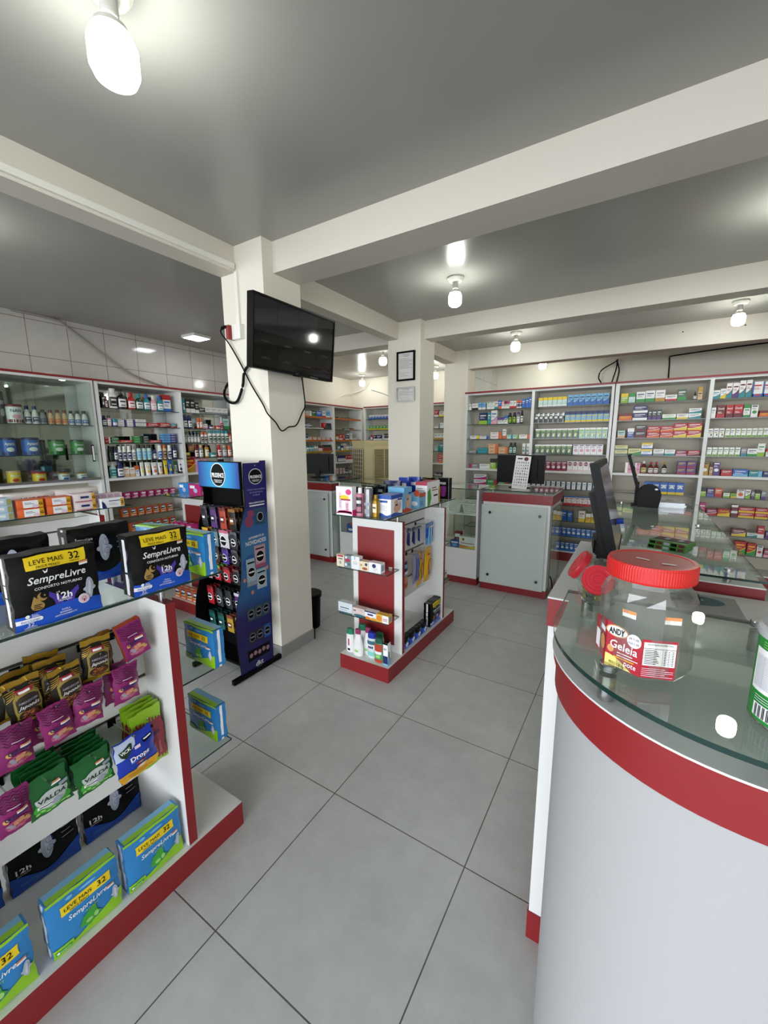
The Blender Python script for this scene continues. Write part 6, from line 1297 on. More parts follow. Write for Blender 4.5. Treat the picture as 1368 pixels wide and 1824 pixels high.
def d_g4(c):
    def d_(f, s, t, w, d, h): f.rect(w*.1, h*.6, w*.5, h*.85, WPR, 2); f.ell(w*.55, h*.42, w*.16, h*.2, mat('pale_lilac_print', 'b8bcd8', .5), 3); s.rect(d*.15, h*.1, d*.8, h*.4, WPR, 2); t.rect(w*.2, d*.2, w*.8, d*.7, SKYD if c else WPR, 1)
    return d_
carton_at('pad_carton', .150, .09, .100, mat('mid_blue_film', '2f7fc8', .35), d_g4(1), 'blue pad carton at the corner of the rear gondola glass', 'pad box', -3.535, 2.140, z)
carton_at('pad_carton', .175, .09, .100, mat('deep_pink_film', 'b51f6c', .35), d_g4(0), 'deep pink pad carton beside the blue one on rear gondola', 'pad box', -3.380, 2.140, z)
carton_at('pad_carton', .10, .09, .150, mat('sky_film', '4fb0d8', .35), d_g4(1), 'taller sky blue pad carton behind the deep pink one', 'pad box', -3.33, 2.25, z)
put_goods('pkx', .085, .10, (-3.60, 2.118, .7005), 0, 'pink carton on rear gondola end shelf, first from cabinets', 'pink cartons on the rear gondola end shelf')
put_goods('pkx', .085, .10, (-3.50, 2.118, .7005), 0, 'pink carton on rear gondola end shelf, second from cabinets', 'pink cartons on the rear gondola end shelf')
put_goods('pkx', .085, .10, (-3.40, 2.118, .7005), 0, 'pink carton on rear gondola end shelf, third from cabinets', 'pink cartons on the rear gondola end shelf')
for i in range(4): put_goods('onx', .085, .10, (-3.55+.093*i, 2.045, .1025), 0, f'orange carton with navy top, {ORD[i]} along the rear gondola base', 'orange cartons on the rear gondola base')
# ------------------------------------------------------------------ condom display stand by the first pillar
NAVY = mat('stand_navy', '1d1763', .4); SBLUE = mat('stand_blue', '2a6ea8', .4)
def grad_mat(name, stops, axis):
    m = bpy.data.materials.new(name); m.use_nodes = True; nt = m.node_tree; b = nt.nodes['Principled BSDF']; b.inputs['Roughness'].default_value = .35
    tc = nt.nodes.new('ShaderNodeTexCoord'); sp = nt.nodes.new('ShaderNodeSeparateXYZ'); rp = nt.nodes.new('ShaderNodeValToRGB'); nt.links.new(tc.outputs['Object'], sp.inputs[0])
    mr = nt.nodes.new('ShaderNodeMapRange'); mr.inputs[1].default_value = stops[0][0]; mr.inputs[2].default_value = stops[-1][0]
    nt.links.new(sp.outputs[axis], mr.inputs[0]); nt.links.new(mr.outputs[0], rp.inputs[0])
    a, z_ = stops[0][0], stops[-1][0]
    for i, (p, c) in enumerate(stops):
        e = rp.color_ramp.elements[i] if i < 2 else rp.color_ramp.elements.new(1)
        e.position = (p-a)/(z_-a); e.color = lin(c)
    nt.links.new(rp.outputs[0], b.inputs['Base Color']); return m
PANG = grad_mat('stand_panel_print', [(0, '18125c'), (.42, '1a1866'), (.55, '23609c'), (.85, '2f78aa'), (1.02, '24589a'), (1.12, '1c1766'), (1.45, '1a145e')], 'Z')
HEADG = grad_mat('stand_header_print', [(-.205, '1c2f86'), (-.06, '2a93c4'), (.02, '34a8d0'), (.12, '2a86c0'), (.205, '1f2f86')], 'X')
t = thing('condom_display_stand', 'dark blue condom display stand with wavy side panels, by the pillar', 'display stand', (-2.270, 1.70, 0))
def prudence(f, u, v, ru, rv, l=2):
    f.ell(u, v, ru*1.0, rv*1.0, WPR, l, 36); f.ell(u, v, ru*.93, rv*.93, INK, l+1, 36)
    f.text('PRUDENCE', u, v-rv*.02, rv*.36, WPR, l+2, w=ru*1.66, bold=.03)
    f.text('PRESERVATIVOS', u, v-rv*.45, rv*.10, WPR, l+2, w=ru*1.1, bold=.02); f.text('LUBRIFICADOS', u, v-rv*.60, rv*.10, WPR, l+2, w=ru*.95, bold=.02)
out = [(-.028,1.398),(-.030,1.33),(-.032,1.236),(-.030,1.15),(-.060,1.053),(-.084,.971),(-.087,.85),(-.093,.728),(-.108,.617),(-.138,.52),(-.157,.41),(-.161,.302),(-.152,.149),(-.142,.03)]
pts = [(p.x, p.y) for p in smooth_pts([(a, b, 0) for a, b in out], 4)]
def side_panel(x0, x1, decorated):
    b = MB(); poly = pts+[(.128, .03), (.148, 1.41), (.105, 1.41), (.10, 1.398)]
    n = len(poly); A = [(x0, y, z_) for y, z_ in poly]; C = [(x1, y, z_) for y, z_ in poly]
    b.add(A+C, [(i, (i+1) % n, n+(i+1) % n, n+i) for i in range(n)], BLACKP)
    b.add(C, [tuple(range(n))], PANG if decorated else BLACKM); b.add(A, [tuple(range(n-1, -1, -1))], BLACKM if decorated else PANG)
    if decorated:
        f = flat(b, (x1, 0, 0), (0,1,0), (0,0,1)); LT = mat('lilac_print', '9a98c8', .5)
        prudence(f, .060, 1.312, .054, .050)
        for i, s in enumerate(('A linha mais completa', 'de preservativos', 'do Brasil')): f.text(s, .060, 1.232-.018*i, .011, LT, 2, bold=.005)
        f.text('EMBALAGEM EXCLUSIVA', .060, 1.146, .0095, WPR, 2, w=.125, bold=.02); f.rect(0, 1.124, .12, 1.132, WPR, 2)
        sc = mat('sachet_print', '1d4a62', .45); f.rect(.035, 1.0, .118, 1.108, sc, 2); f.ell(.08, 1.05, .026, .030, WPR, 3); f.ell(.08, 1.05, .023, .027, INK, 4); f.ell(-.012, 1.03, .034, .036, mat('wine_print', '8a3a5c', .45), 3); f.rect(-.02, 1.06, .03, 1.10, mat('wine_print', '8a3a5c', .45), 2)
        f.text('EXPERIMENTE AS', .040, .925, .014, WPR, 2, w=.125, bold=.01, ang=.06); f.text('NOVIDADES!', .035, .893, .026, WPR, 2, w=.165, bold=.02, ang=.04)
        SA = mat('pack_pink_print', 'c89aa8', .45); SB = mat('pack_white_print', 'a9c4d0', .45); BLU = mat('pack_blue_print', '1d5aa8', .45)
        def sachet(u0, v0, u1, v1, m, foot):
            f.rect(u0, v0, u1, v1, m, 3); f.rect(u0, v0, u1, v0+(v1-v0)*.16, foot, 4); f.rect(u0+.01, v1-(v1-v0)*.18, u1-.01, v1-(v1-v0)*.12, INK, 4); c = ((u0+u1)/2, (v0+v1)/2); f.ell(c[0], c[1], (u1-u0)*.40, (u1-u0)*.44, WPR, 5); f.ell(c[0], c[1], (u1-u0)*.36, (u1-u0)*.40, INK, 6); f.rect(c[0]-(u1-u0)*.3, c[1]-.004, c[0]+(u1-u0)*.3, c[1]+.006, WPR, 7)
        f.ell(-.01, .76, .07, .055, BLU, 2); f.ell(.07, .575, .055, .05, BLU, 2)
        sachet(.015, .715, .105, .865, SA, mat('rose_foot_print', 'b0506c', .45)); sachet(-.055, .61, .02, .79, SB, GREY_P); sachet(.022, .545, .105, .705, SB, BLU)
        for u, v in ((.112, .70), (-.075, .66), (-.02, .565)): f.ell(u, v, .012, .014, mat('peach_ball_print', 'd08a80', .45), 8)
        DK = mat('dim_sachet_print', '2c4c58', .45)
        for j, (v, m) in enumerate(((.42, DK), (.26, mat('charcoal_sachet_print', '23263a', .45)))):
            for i in range(3): f.rect(-.07+.063*i, v-.045, -.012+.063*i, v+.045, m if i < 2 or j == 0 else BLU, 3); f.ring(-.041+.063*i, v, .026, .030, .003, GREY_P, 5); f.ell(-.041+.063*i, v, .022, .026, INK, 4); f.rect(-.058+.063*i, v-.003, -.024+.063*i, v+.005, GREY_P, 6)
        f.rect(-.085, .10, .10, .175, INK, 3)
        for i in range(5): f.ell(-.06+.035*i, .137+.006*(i % 2), .014, .016, mat('dusty_pink_print', 'a8808c', .45), 4)
        f.text('dkt', .005, .062, .034, WPR, 3, bold=.02); f.rect(-.02, .034, .03, .037, GREY_P, 3); f.ell(.06, 1.382, .003, .003, WPR, 3)
    return b
obj('side_panel', side_panel(.205, .212, True), t)
obj('side_panel', side_panel(-.212, -.205, False), t)
hd = MB(); hd.box(-.205, -.055, 1.236, .205, -.035, 1.408, BLACKP)
f = flat(hd, (-.205, -.055, 1.236), (1,0,0), (0,0,1)); hf = MB(); hf.box(-.203, -.058, 1.242, .203, -.0555, 1.402, HEADG); f = flat(hf, (-.203, -.058, 1.242), (1,0,0), (0,0,1)); prudence(f, .203, .080, .073, .076)
h_ = obj('header_board', hd, t); obj('header_print', hf, h_)
bk = MB(); bk.box(-.203, .03, .10, .10, .045, 1.236, BLACKM); bk.box(-.203, -.10, .06, .203, .09, .075, BLACKM); obj('back_board', bk, t)
for x in (-.209, .209): obj('foot_bar', MB().box(x-.013, -.21, .004, x+.013, .20, .034, BLACKP), t)
for zz in (1.12, .965, .845, .715, .555, .385):
    for k in range(4): obj('hook', MB().tube([(-.15+.095*k, .03, zz), (-.15+.095*k, -.075, zz+.006)], .0025, STEEL, 6), t)
def sachet_mesh(c1, c2, w=.058, h=.105, ring=True, seed=0):
    b = MB(); f, fb = pillow(b, w, h, .014, .002, mat('sachet_'+c1, c1, .3, bump=.25, scale=40), 3, 8, .0012, z0=-h, seed=seed)
    if ring: f.ell(w*.5, h*.42, w*.36, w*.40, WPR, 3); f.ell(w*.5, h*.42, w*.31, w*.34, INK, 4); f.rect(w*.2, h*.39, w*.8, h*.46, WPR, 5)
    else: f.rect(w*.2, h*.3, w*.8, h*.6, mat('sachet_'+c2, c2, .4), 3); f.rect(w*.35, h*.42, w*.75, h*.52, WPR, 5)
    f.rect(0, h*.86, w, h, mat('sachet_'+c2, c2, .4), 2); return b.mesh('condom_sachet')
ROWS = [(1.115, .140, [('16161a','303038','black and silver'),('54346e','2a2030','purple'),('a8402c','601c14','rust red'),('1c1512','8a5a20','black and gold')], False),
        (.968, .118, [('8a2a20','c89a30','red and gold'),('5a7a84','1c2a30','grey teal'),('cfcbd0','c05a70','white floral'),('2a2a2e','50505a','charcoal')], True),
        (.850, .108, [('8c1c28','300a10','crimson'),('3c241c','1c100c','brown'),('43258a','20104a','violet'),('202024','404048','black')], True),
        (.722, .105, [('c8a0a8','a03c50','pale pink'),('b02430','4a9a3a','red and green'),('b02430','60101a','bright red'),('1a1a1e','5a2a30','black and wine')], True),
        (.560, .130, [('a81c28','600c14','scarlet'),('2c3036','14161a','slate'),('23272c','101214','graphite'),('4a2a6a','c0c0c8','violet footed')], True),
        (.385, .120, [('12504a','0a2a28','dark teal'),('155a54','0a2a28','teal'),('b0902c','7a3020','fruity gold'),('b01c34','d8d0d0','rose red')], False)]
for r_, (zz, hh, cols, ring) in enumerate(ROWS):
    for k, (c1, c2, nm) in enumerate(cols):
        me = sachet_mesh(c1, c2, .066 if r_ != 1 or k != 2 else .095, hh, ring, r_+k)
        for q in range(3):
            put('condom_sachet', me, f'{nm} condom sachet, {ORD[q]} from front, {ORD[r_]} hook row down', 'condom packet', (-2.420+.095*k+.004*q, 1.622+.026*q, zz), .04*(q-1), f'{nm} sachets, {ORD[r_]} row', .06)

# ------------------------------------------------------------------ air cooler
CREAM = mat('cream_plastic', 'd2c394', .4); CREAM2 = mat('pale_cream_plastic', 'd8cfae', .4); PADM = mat('cooling_pad', '5a4a3a', .9, noise=.5, scale=200)
t = thing('air_cooler', 'tall cream evaporative air cooler standing behind the counters', 'air cooler', (-3.456, 5.413, 0), math.radians(60))
W2, D2, HH = .35, .22, 1.545
b = MB().box(-W2, -D2, .06, W2, D2, HH-.05, CREAM).box(-W2-.01, -D2-.01, HH-.05, W2+.01, D2+.01, HH, CREAM)
f = flat(b, (-W2, -D2, 0), (1,0,0), (0,0,1)); f.text('brisa', .2, HH-.1, .02, CREAM2, 2)
f = flat(b, (-W2, -D2-.001, 0), (1,0,0), (0,0,1))
obj('cooler_body', b, t)
b = MB(); b.box(-W2+.14, -D2-.012, .98, W2-.03, -D2-.0005, HH-.13, PADM)
for i in range(26): zz = .985+i*(HH-.13-.985)/25; b.box(-W2+.14, -D2-.02, zz-.003, W2-.03, -D2-.012, zz+.003, CREAM)
for i in range(4): xx = -W2+.14+(2*W2-.17)*i/3; b.box(xx-.005, -D2-.022, .98, xx+.005, -D2-.012, HH-.13, CREAM)
obj('front_grille', b, t)
b = MB(); b.box(-W2-.012, -D2+.05, .98, -W2-.0005, D2-.05, HH-.12, PADM)
for i in range(8): zz = .985+i*.0615; b.box(-W2-.02, -D2+.05, zz-.004, -W2-.012, D2-.05, zz+.004, CREAM2)
for i in range(6): yy = -D2+.05+i*.068; b.box(-W2-.022, yy-.005, .98, -W2-.012, yy+.005, HH-.12, CREAM2)
obj('side_grille', b, t)
b = MB()
for i in range(24): b.box(-W2+.01, -D2-.006, .98+i*.018, -W2+.12, -D2-.0005, .988+i*.018, CREAM2)
obj('side_louvres', b, t)
for sx in (-1, 1):
    for sy in (-1, 1): obj('caster', MB().lathe([(.03, .0), (.03, .06)], 12, BLACKP, c=(sx*.28, sy*.16)), t)

# ------------------------------------------------------------------ bin behind the pillar
t = thing('waste_bin', 'black waste bin half hidden behind the television pillar', 'bin', (-2.235, 2.40, 0))
obj('bin_body', MB().lathe([(.085, 0), (.095, .25), (.098, .27)], 28, BLACKP), t); obj('bin_rim', MB().lathe([(.104, .262), (.106, .29), (.098, .295)], 28, BLACKP), t)

# ------------------------------------------------------------------ service counters in the middle distance
def station(x0, x1, y, label):
    d = .58; t = thing('service_counter', label, 'counter', (x0, y, 0), 0, 'white service counters'); w = x1-x0
    obj('counter_body', MB().box(.006, .008, .075, w-.006, d, .925, WHITE), t)
    obj('kick_board', MB().box(0, 0, 0, w, d-.02, .076, RED), t)
    obj('red_band', MB().box(0, -.012, .926, w+.012, d, 1.016, RED, {'z+': GREYTOP}), t)
    p = obj('front_glass', MB().pane(.003, -.034, .078, w-.03, -.027, .900, FROST), t)
    for px in (.09, w-.09):
        for pz in (.17, .82):
            b = MB(); b.X = Matrix.Translation((px, -.038, pz)) @ Matrix.Rotation(-PI/2, 4, 'X'); b.lathe([(.014, -.004), (.014, .046)], 18, DKSTEEL); b.X = Matrix.Identity(4); obj('standoff', b, p)
    obj('side_glass', MB().pane(w+.018, -.02, .078, w+.024, d-.05, .90), t)
    g = obj('glass_top', MB().pane(-.01, -.02, 1.040, w+.02, d+.02, 1.048), t)
    for px in (.09, w-.07):
        for py in (.05, d-.07): obj('top_standoff', MB().lathe([(.009, 1.0165), (.009, 1.040)], 14, STEEL, c=(px, py)), t)
    return t
station(-1.315, -.655, 4.02, 'white counter with pale glass front and red band, monitor on top')
station(-3.86, -3.205, 3.915, 'white counter with pale glass front seen beyond the television pillar')
t = thing('glass_showcase', 'low white showcase with glass front between the two service counters', 'showcase', (-3.18, 4.03, 0)); L = 1.82
obj('kick_board', MB().box(0, .01, 0, L, .44, .076, RED), t)
obj('lower_cabinet', MB().box(0, 0, .0765, L, .46, .392, WHITE), t)
for x in (0, L-.022): obj('end_panel', MB().box(x, 0, .3925, x+.022, .46, 1.03, WHITE), t)
obj('front_glass', MB().pane(.023, .004, .393, L-.023, .010, 1.028), t)
obj('inner_shelf', MB().box(.023, .12, .735, L-.023, .45, .755, WHITE), t)
obj('glass_top', MB().pane(-.0, -.015, 1.032, L, .48, 1.040), t)
obj('glass_divider', MB().pane(1.5, .13, .50, 1.506, .45, .73), t)
BSK = mat('white_basket_plastic', 'e2e2dc', .45)
def basket():
    b = MB(); w0, d0, w1, d1, h = .075, .055, .098, .075, .105
    def ringp(t_): a, c = w0+(w1-w0)*t_, d0+(d1-d0)*t_; return [(-a,-c),(a,-c),(a,c),(-a,c)]
    R0 = [(x, y, 0) for x, y in ringp(0)]; b.add(R0, [(3,2,1,0)], BSK)
    for k in range(4):
        for lev in range(9):
            t0 = lev/9; t1 = (lev+(1 if lev % 2 == 0 else 1))/9
            p0, p1 = ringp(t0), ringp(t1); A, B_ = Vector((*p0[k], t0*h)), Vector((*p0[(k+1) % 4], t0*h)); Cc, D_ = Vector((*p1[(k+1) % 4], t1*h)), Vector((*p1[k], t1*h)); N = 15
            for i in range(N):
                if lev % 2 == 1 and i % 2 == 1: continue
                u0, u1 = i/N, (i+1)/N; b.add([A.lerp(B_, u0)[:], A.lerp(B_, u1)[:], D_.lerp(Cc, u1)[:], D_.lerp(Cc, u0)[:]], [(0,1,2,3)], BSK)
    a, c = w1, d1
    for x0, y0, x1, y1 in ((-a-.008,-c-.008,a+.008,-c),(-a-.008,c,a+.008,c+.008),(-a-.008,-c,-a,c),(a,-c,a+.008,c)): b.box(x0, y0, h-.008, x1, y1, h+.004, BSK)
    return b.mesh('plastic_basket')
bm_ = basket()
for i, (x, y, rz, lab) in enumerate(((-1.705, 4.245, .05, 'white perforated basket in the showcase, first from the aisle gondola'), (-1.492, 4.235, -.04, 'white perforated basket in the showcase, next to the end panel'), (-1.60, 4.385, 0, 'white perforated basket at the back of the showcase shelf'))):
    put('plastic_basket', bm_, lab, 'basket', (x, y, .7555), rz, 'perforated baskets in the showcase')
def d_neo(f, s, t, w, d, h):
    f.band(0, w, lambda q: 0, lambda q: h*(.30-.25*q+.1*q*q), ORP, 2); f.band(0, w, lambda q: 0, lambda q: h*(.02+.30*q*q), YEL, 3); f.text('Neosaldina', w*.52, h*.45, h*.14, REDP, 4, w=w*.8, bold=.02); f.ell(w*.25, h*.76, w*.08, h*.13, mat('amber_print','d9a020',.35), 3); f.rect(w*.24, h*.66, w*.26, h*.86, INK, 4); f.rect(w*.18, h*.75, w*.32, h*.77, INK, 4)
carton_at('medicine_box', .185, .07, .125, WPR, d_neo, 'white box with orange and yellow foot behind showcase glass', 'box', -1.572, 4.06, .3925)
def d_c(f, s, t, w, d, h): f.rect(w*.1, h*.6, w*.9, h*.85, WPR, 2); f.ell(w*.5, h*.3, w*.3, h*.2, mat('light_blue_print', '6fb2dc', .4), 2)
carton_at('medicine_box', .10, .06, .07, BBL, d_c, 'low blue box beside the white and orange showcase box', 'box', -1.675, 4.06, .3925)
carton_at('medicine_box', .075, .06, .15, mat('brick_box', '8a2c20', .4), d_c, 'brick red box behind the low blue showcase box', 'box', -1.665, 4.15, .3925)
for i in range(2): carton_at('medicine_box', .11, .07, .10 if i == 0 else .16, (BBL, mat('brick_box', '8a2c20', .4))[i], d_sm, ('sky blue box with orange top at the showcase far end', 'brick red box at the showcase far end')[i], 'box', -3.10+.14*i, 4.08, .3925)
# monitor with sheet on the mid counter
def monitor(w, h, label, loc, rz, tilt=0):
    t = thing('computer_monitor', label, 'monitor', loc, rz)
    b = MB().box(-w/2, -.012, .05, w/2, .012, .05+h, BLACKP).box(-w*.36, .012, .05+h*.15, w*.36, .028, .05+h*.85, BLACKP); obj('monitor_case', b, t)
    obj('screen', MB().box(-w/2+.01, -.0135, .06, w/2-.01, -.0122, .04+h, SCR), t)
    obj('stand_neck', MB().box(-.03, .012, .008, .03, .035, .05+h*.4, BLACKP), t); obj('stand_foot', MB().lathe([(.11, 0), (.11, .006), (.04, .014)], 28, BLACKP, .7), t)
    return t
m1 = monitor(.475, .285, 'black monitor seen from behind on the mid counter', (-1.022, 4.30, 1.0485), PI)
st_ = MB().box(-.06, .0282, .09, .02, .0286, .098, GREY_P); obj('maker_plate', st_, m1)
b = MB().box(-.075, 0, 0, .075, .0015, .335, PAPER); f = flat(b, (-.075, 0, 0), (1,0,0), (0,0,1)); f.rect(.02, .30, .07, .312, INK, 2); f.ell(.105, .305, .022, .02, mat('dark_berry_print', '5a1420', .5), 2)
random.seed(3)
for r_ in range(9):
    for c_ in range(6):
        u, v = .014+.022*c_, .03+.029*r_; f.poly([(u, v), (u+.008+.006*random.random(), v+.003), (u+.012, v+.012), (u+.003, v+.014*random.random()+.003)], INK if (r_*c_) % 5 else mat('brown_print', '6a4010', .4), 2); f.rect(u, v-.006, u+.015, v-.0035, GREY_P, 2)
put('sticker_sheet', b, 'white sheet of small black stickers leaning on the monitor', 'sheet', (-1.00, 4.185, 1.0487), 0, None, -.20, .05)
monitor(.44, .27, 'black monitor on the counter beyond the television pillar', (-3.69, 4.24, 1.0485), PI+.35)
# ------------------------------------------------------------------ cash desk at the right: curved front unit, tall unit, long glass counter
def dshape(cx, cy_, r, yb, n=40):
    p = [(cx-r, yb)]+[(cx-r*math.cos(PI*i/n), cy_-r*math.sin(PI*i/n)) for i in range(n+1)]+[(cx+r, yb)]
    return p
CX, CY = .175, .888
t = thing('curved_counter', 'white curved counter with red band and glass top nearest the viewer', 'counter', (0, 0, 0))
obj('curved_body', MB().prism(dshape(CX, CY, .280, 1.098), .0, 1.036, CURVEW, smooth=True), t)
obj('red_band', MB().prism(dshape(CX, CY, .287, 1.098), 1.0365, 1.095, RED, smooth=True), t)
obj('red_lip', MB().prism(dshape(CX, CY, .293, 1.098), 1.0955, 1.114, RED, smooth=True), t)
obj('grey_top', MB().prism(dshape(CX, CY, .296, 1.098), 1.1145, 1.118, GREYTOP, smooth=True), t)
o_ = dshape(CX, .857, .292, 1.036, 56)
gb = MB(); n = len(o_); A = [(x, y, 1.160) for x, y in o_]; B_ = [(x, y, 1.168) for x, y in o_]
gb.add(A+B_, [(i, (i+1) % n, n+(i+1) % n, n+i) for i in range(n)], EDGE, True); gb.add(B_, [tuple(range(n))], GLASSTOP); gb.add(A, [tuple(range(n-1, -1, -1))], GLASSTOP)
obj('glass_top', gb, t)
for x, y in ((-.012, .690), (-.072, 1.010), (.226, 1.010), (.36, .70)):
    obj('standoff', MB().lathe([(.0125, 1.1182), (.0125, 1.1595)], 24, STEEL, c=(x, y)).lathe([(.0132, 1.1683), (.0132, 1.171, BLACKP), (.0135, 1.1715), (.0135, 1.178), (.012, 1.180)], 24, STEEL, c=(x, y)), t)
GZ = 1.1684
t = thing('cash_desk', 'tall white cash desk unit with red band and grey worktop behind curve', 'counter', (-.172, 1.10, 0))
obj('desk_body', MB().box(.004, .002, .10, .27, .71, 1.036, WHITE_SPECK), t)
obj('kick_board', MB().box(0, 0, 0, .272, .71, .0995, RED), t)
obj('red_band', MB().box(0, -.001, 1.0365, .274, .712, 1.113, RED), t)
obj('worktop', MB().box(-.001, -.002, 1.1135, .275, .713, 1.118, GREYTOP), t)
obj('keyboard_tray', MB().box(.276, .02, .965, .62, .70, .983, WHITE), t)
t = thing('glass_counter', 'long counter with glass top on standoffs and dark red front band', 'counter', (-.14, 1.832, 0)); L = 1.92; Wd = .552
obj('counter_body', MB().box(.004, .004, .08, Wd-.004, L, .926, WHITE), t); obj('kick_board', MB().box(0, 0, 0, Wd, L, .0795, RED), t)
obj('red_band', MB().box(-.001, -.006, .9265, Wd+.001, L, 1.013, RED), t); obj('white_top', MB().box(-.001, -.006, 1.0135, Wd+.001, L, 1.018, WHITE), t)
gp = [(.255,-.07),(Wd-.012,-.07),(Wd-.012,L-.03),(0,L-.03),(0,.0),(.255,.0)]
gc_ = MB(); n = len(gp); A = [(x, y, 1.052) for x, y in gp]; B_ = [(x, y, 1.060) for x, y in gp]
gc_.add(A+B_, [(i, (i+1) % n, n+(i+1) % n, n+i) for i in range(n)], EDGE); gc_.add(B_, [tuple(range(n))], GLASSTOP); gc_.add(A, [tuple(range(n-1, -1, -1))], GLASSTOP)
obj('glass_top', gc_, t)
for px, py in ((.06, .03), (Wd-.10, .03), (.06, L-.2), (Wd-.10, L-.2), (Wd-.10, .95)): obj('standoff', MB().lathe([(.013, 1.0182), (.013, 1.0518)], 20, STEEL, c=(px, py)).lathe([(.0135, 1.0602), (.0135, 1.066)], 20, STEEL, c=(px, py)), t)

# big candy jar
t = thing('candy_jar', 'large clear eight sided candy jar with ribbed red lid and red label', 'jar', (.031, .735, GZ))
REDL = mat('red_lid_plastic', 'c31f1c', .35); JL = mat('jar_label_red', 'a8182c', .4)
R_ = .0655; a0 = math.radians(-93)
def octo(r, ph=0): return [(r*math.cos(a0+PI/4*i+ph), r*math.sin(a0+PI/4*i+ph)) for i in range(8)]
b = MB()
rings = [(.050, .0), (.060, .004), (R_, .012), (R_, .118), (.060, .132), (.0535, .140), (.0535, .150)]
vs = []
for r, z_ in rings:
    for i in range(16):
        a = a0+PI/8*i; k = .955 if i % 2 else 1.0
        if z_ > .13: k = 1
        vs.append((r*k*math.cos(a), r*k*math.sin(a), z_))
b.add(vs, [(q*16+i, q*16+(i+1) % 16, (q+1)*16+(i+1) % 16, (q+1)*16+i) for q in range(len(rings)-1) for i in range(16)], PET, False); b.add(vs[:16], [tuple(range(15, -1, -1))], PET)
obj('jar_body', b, t)
lid = MB(); prof = []
n = 200
def rib(z_, r0): return [((r0+(.0004 if i % 2 else 0))*math.cos(2*PI*i/n), (r0+(.0004 if i % 2 else 0))*math.sin(2*PI*i/n), z_) for i in range(n)]
LR = [rib(.149, .0588), rib(.152, .0598), rib(.171, .0598)]; LR.append([(.0585*math.cos(2*PI*i/n), .0585*math.sin(2*PI*i/n), .1755) for i in range(n)]); LR.append([(.053*math.cos(2*PI*i/n), .053*math.sin(2*PI*i/n), .1758) for i in range(n)]); LR.append([(.052*math.cos(2*PI*i/n), .052*math.sin(2*PI*i/n), .1748) for i in range(n)])
vs = [v for q in LR for v in q]
lid.add(vs, [(q*n+i, q*n+(i+1) % n, (q+1)*n+(i+1) % n, (q+1)*n+i) for q in range(len(LR)-1) for i in range(n)], REDL); lid.add(LR[-1], [tuple(range(n))], mat('red_lid_top', 'b04642', .4)); lid.add(LR[0], [tuple(range(n-1, -1, -1))], REDL)
f = flat(lid, (0, 0, .1748), (1,0,0), (0,1,0)); f.poly([(-.022,-.004),(-.004,-.012),(-.002,-.008),(-.019,.001)], WPR, 2); f.poly([(.012,-.024),(.030,-.024),(.031,-.018),(.013,-.018)], WPR, 2)
obj('jar_lid', lid, t)
lab = MB()
def face(k):
    p = octo(R_+.0006)[k]; q = octo(R_+.0006)[(k+1) % 8]; w = math.dist(p, q); u = ((q[0]-p[0])/w, (q[1]-p[1])/w, 0)
    return flat(lab, (p[0], p[1], 0), u, (0,0,1)), w
f, w = face(7)       # lettered face, left of the front crease
f.poly([(0, .012), (w, .010), (w, .066), (w*.6, .070), (0, .082)], JL, 1)
f.ell(w*.30, .068, w*.34, .0095, mat('tan_print', 'c8905a', .4), 2); f.ell(w*.30, .068, w*.30, .0078, WPR, 3); f.text('ANDY', w*.30, .068, .0095, INK, 5, w=w*.46, bold=.03)
f.ell(w*.80, .062, w*.20, .0105, WPR, 3); f.text('LEVE 70 UNID', w*.80, .0655, .004, INK, 5, w=w*.30); f.text('PAGUE 70 UNID', w*.80, .0585, .004, INK, 5, w=w*.32)
f.text('Geleia', w*.53, .0465, .0125, WPR, 4, w=w*.80, bold=.01, ang=-.05)
f.text('pote', w*.75, .022, .0085, WPR, 4, w=w*.34, ang=-.05); f.lines(w*.35, .030, w*.95, .039, 2, WPR, 3, .25); f.rect(w*.25, .026, w*.85, .028, mat('amber_print', 'd9a020', .35), 3)
f.band(0, w*.78, lambda q: .011, lambda q: .028-.018*q*q, mat('soft_yellow_label', 'e8d878', .4), 2); f.text('PESO 1,8 kg', w*.36, .0155, .0048, INK, 4, w=w*.44); f.ell(w*.15, .038, w*.10, .006, mat('tan_print', 'c8905a', .4), 3)
f, w = face(0)       # nutrition table face
w2 = w*.92; f.rect(0, .010, w2, .070, JL, 1); f.rect(w*.06, .030, w2*.97, .066, WPR, 2); f.text('INFORMAÇÃO NUTRICIONAL', w*.48, .0632, .0026, INK, 4, w=w*.68)
f.rect(w*.06, .0565, w2*.97, .0572, INK, 3)
for i in range(9): f.rect(w*.09, .0325+.0026*i, w*(.40+.1*((i*3) % 4)/4), .0335+.0026*i, INK, 3); f.rect(w*.60, .0325+.0026*i, w*.65, .0335+.0026*i, INK, 3); f.rect(w*.70, .0325+.0026*i, w*.74, .0335+.0026*i, INK, 3); f.rect(w*.80, .0325+.0026*i, w*.85, .0335+.0026*i, INK, 3)
for u in (.56, .67, .77): f.rect(w*u, .031, w*(u+.006), .056, INK, 3)
f.lines(w*.05, .013, w2*.95, .028, 5, mat('pale_pink_print', 'e6cbd8', .5), 3, .25)
f, w = face(6); f.poly([(0, .014), (w, .012), (w, .080), (w*.5, .078), (0, .070)], JL, 1); f.ell(w*.75, .040, w*.2, .012, mat('tan_print', 'c8905a', .4), 3); f.rect(w*.5, .058, w*.9, .066, WPR, 3); f.rect(w*.1, .02, w*.5, .05, WPR, 3)
obj('jar_label', lab, t)
b2 = lab = MB(); f, w = face(7); sticker(f, w*.40, .096, w*.38, .011, 2); f, w = face(0); sticker(f, w*.52, .096, w*.42, .011, 2); obj('price_stickers', b2, t)['label'] = 'orange and white price stickers'

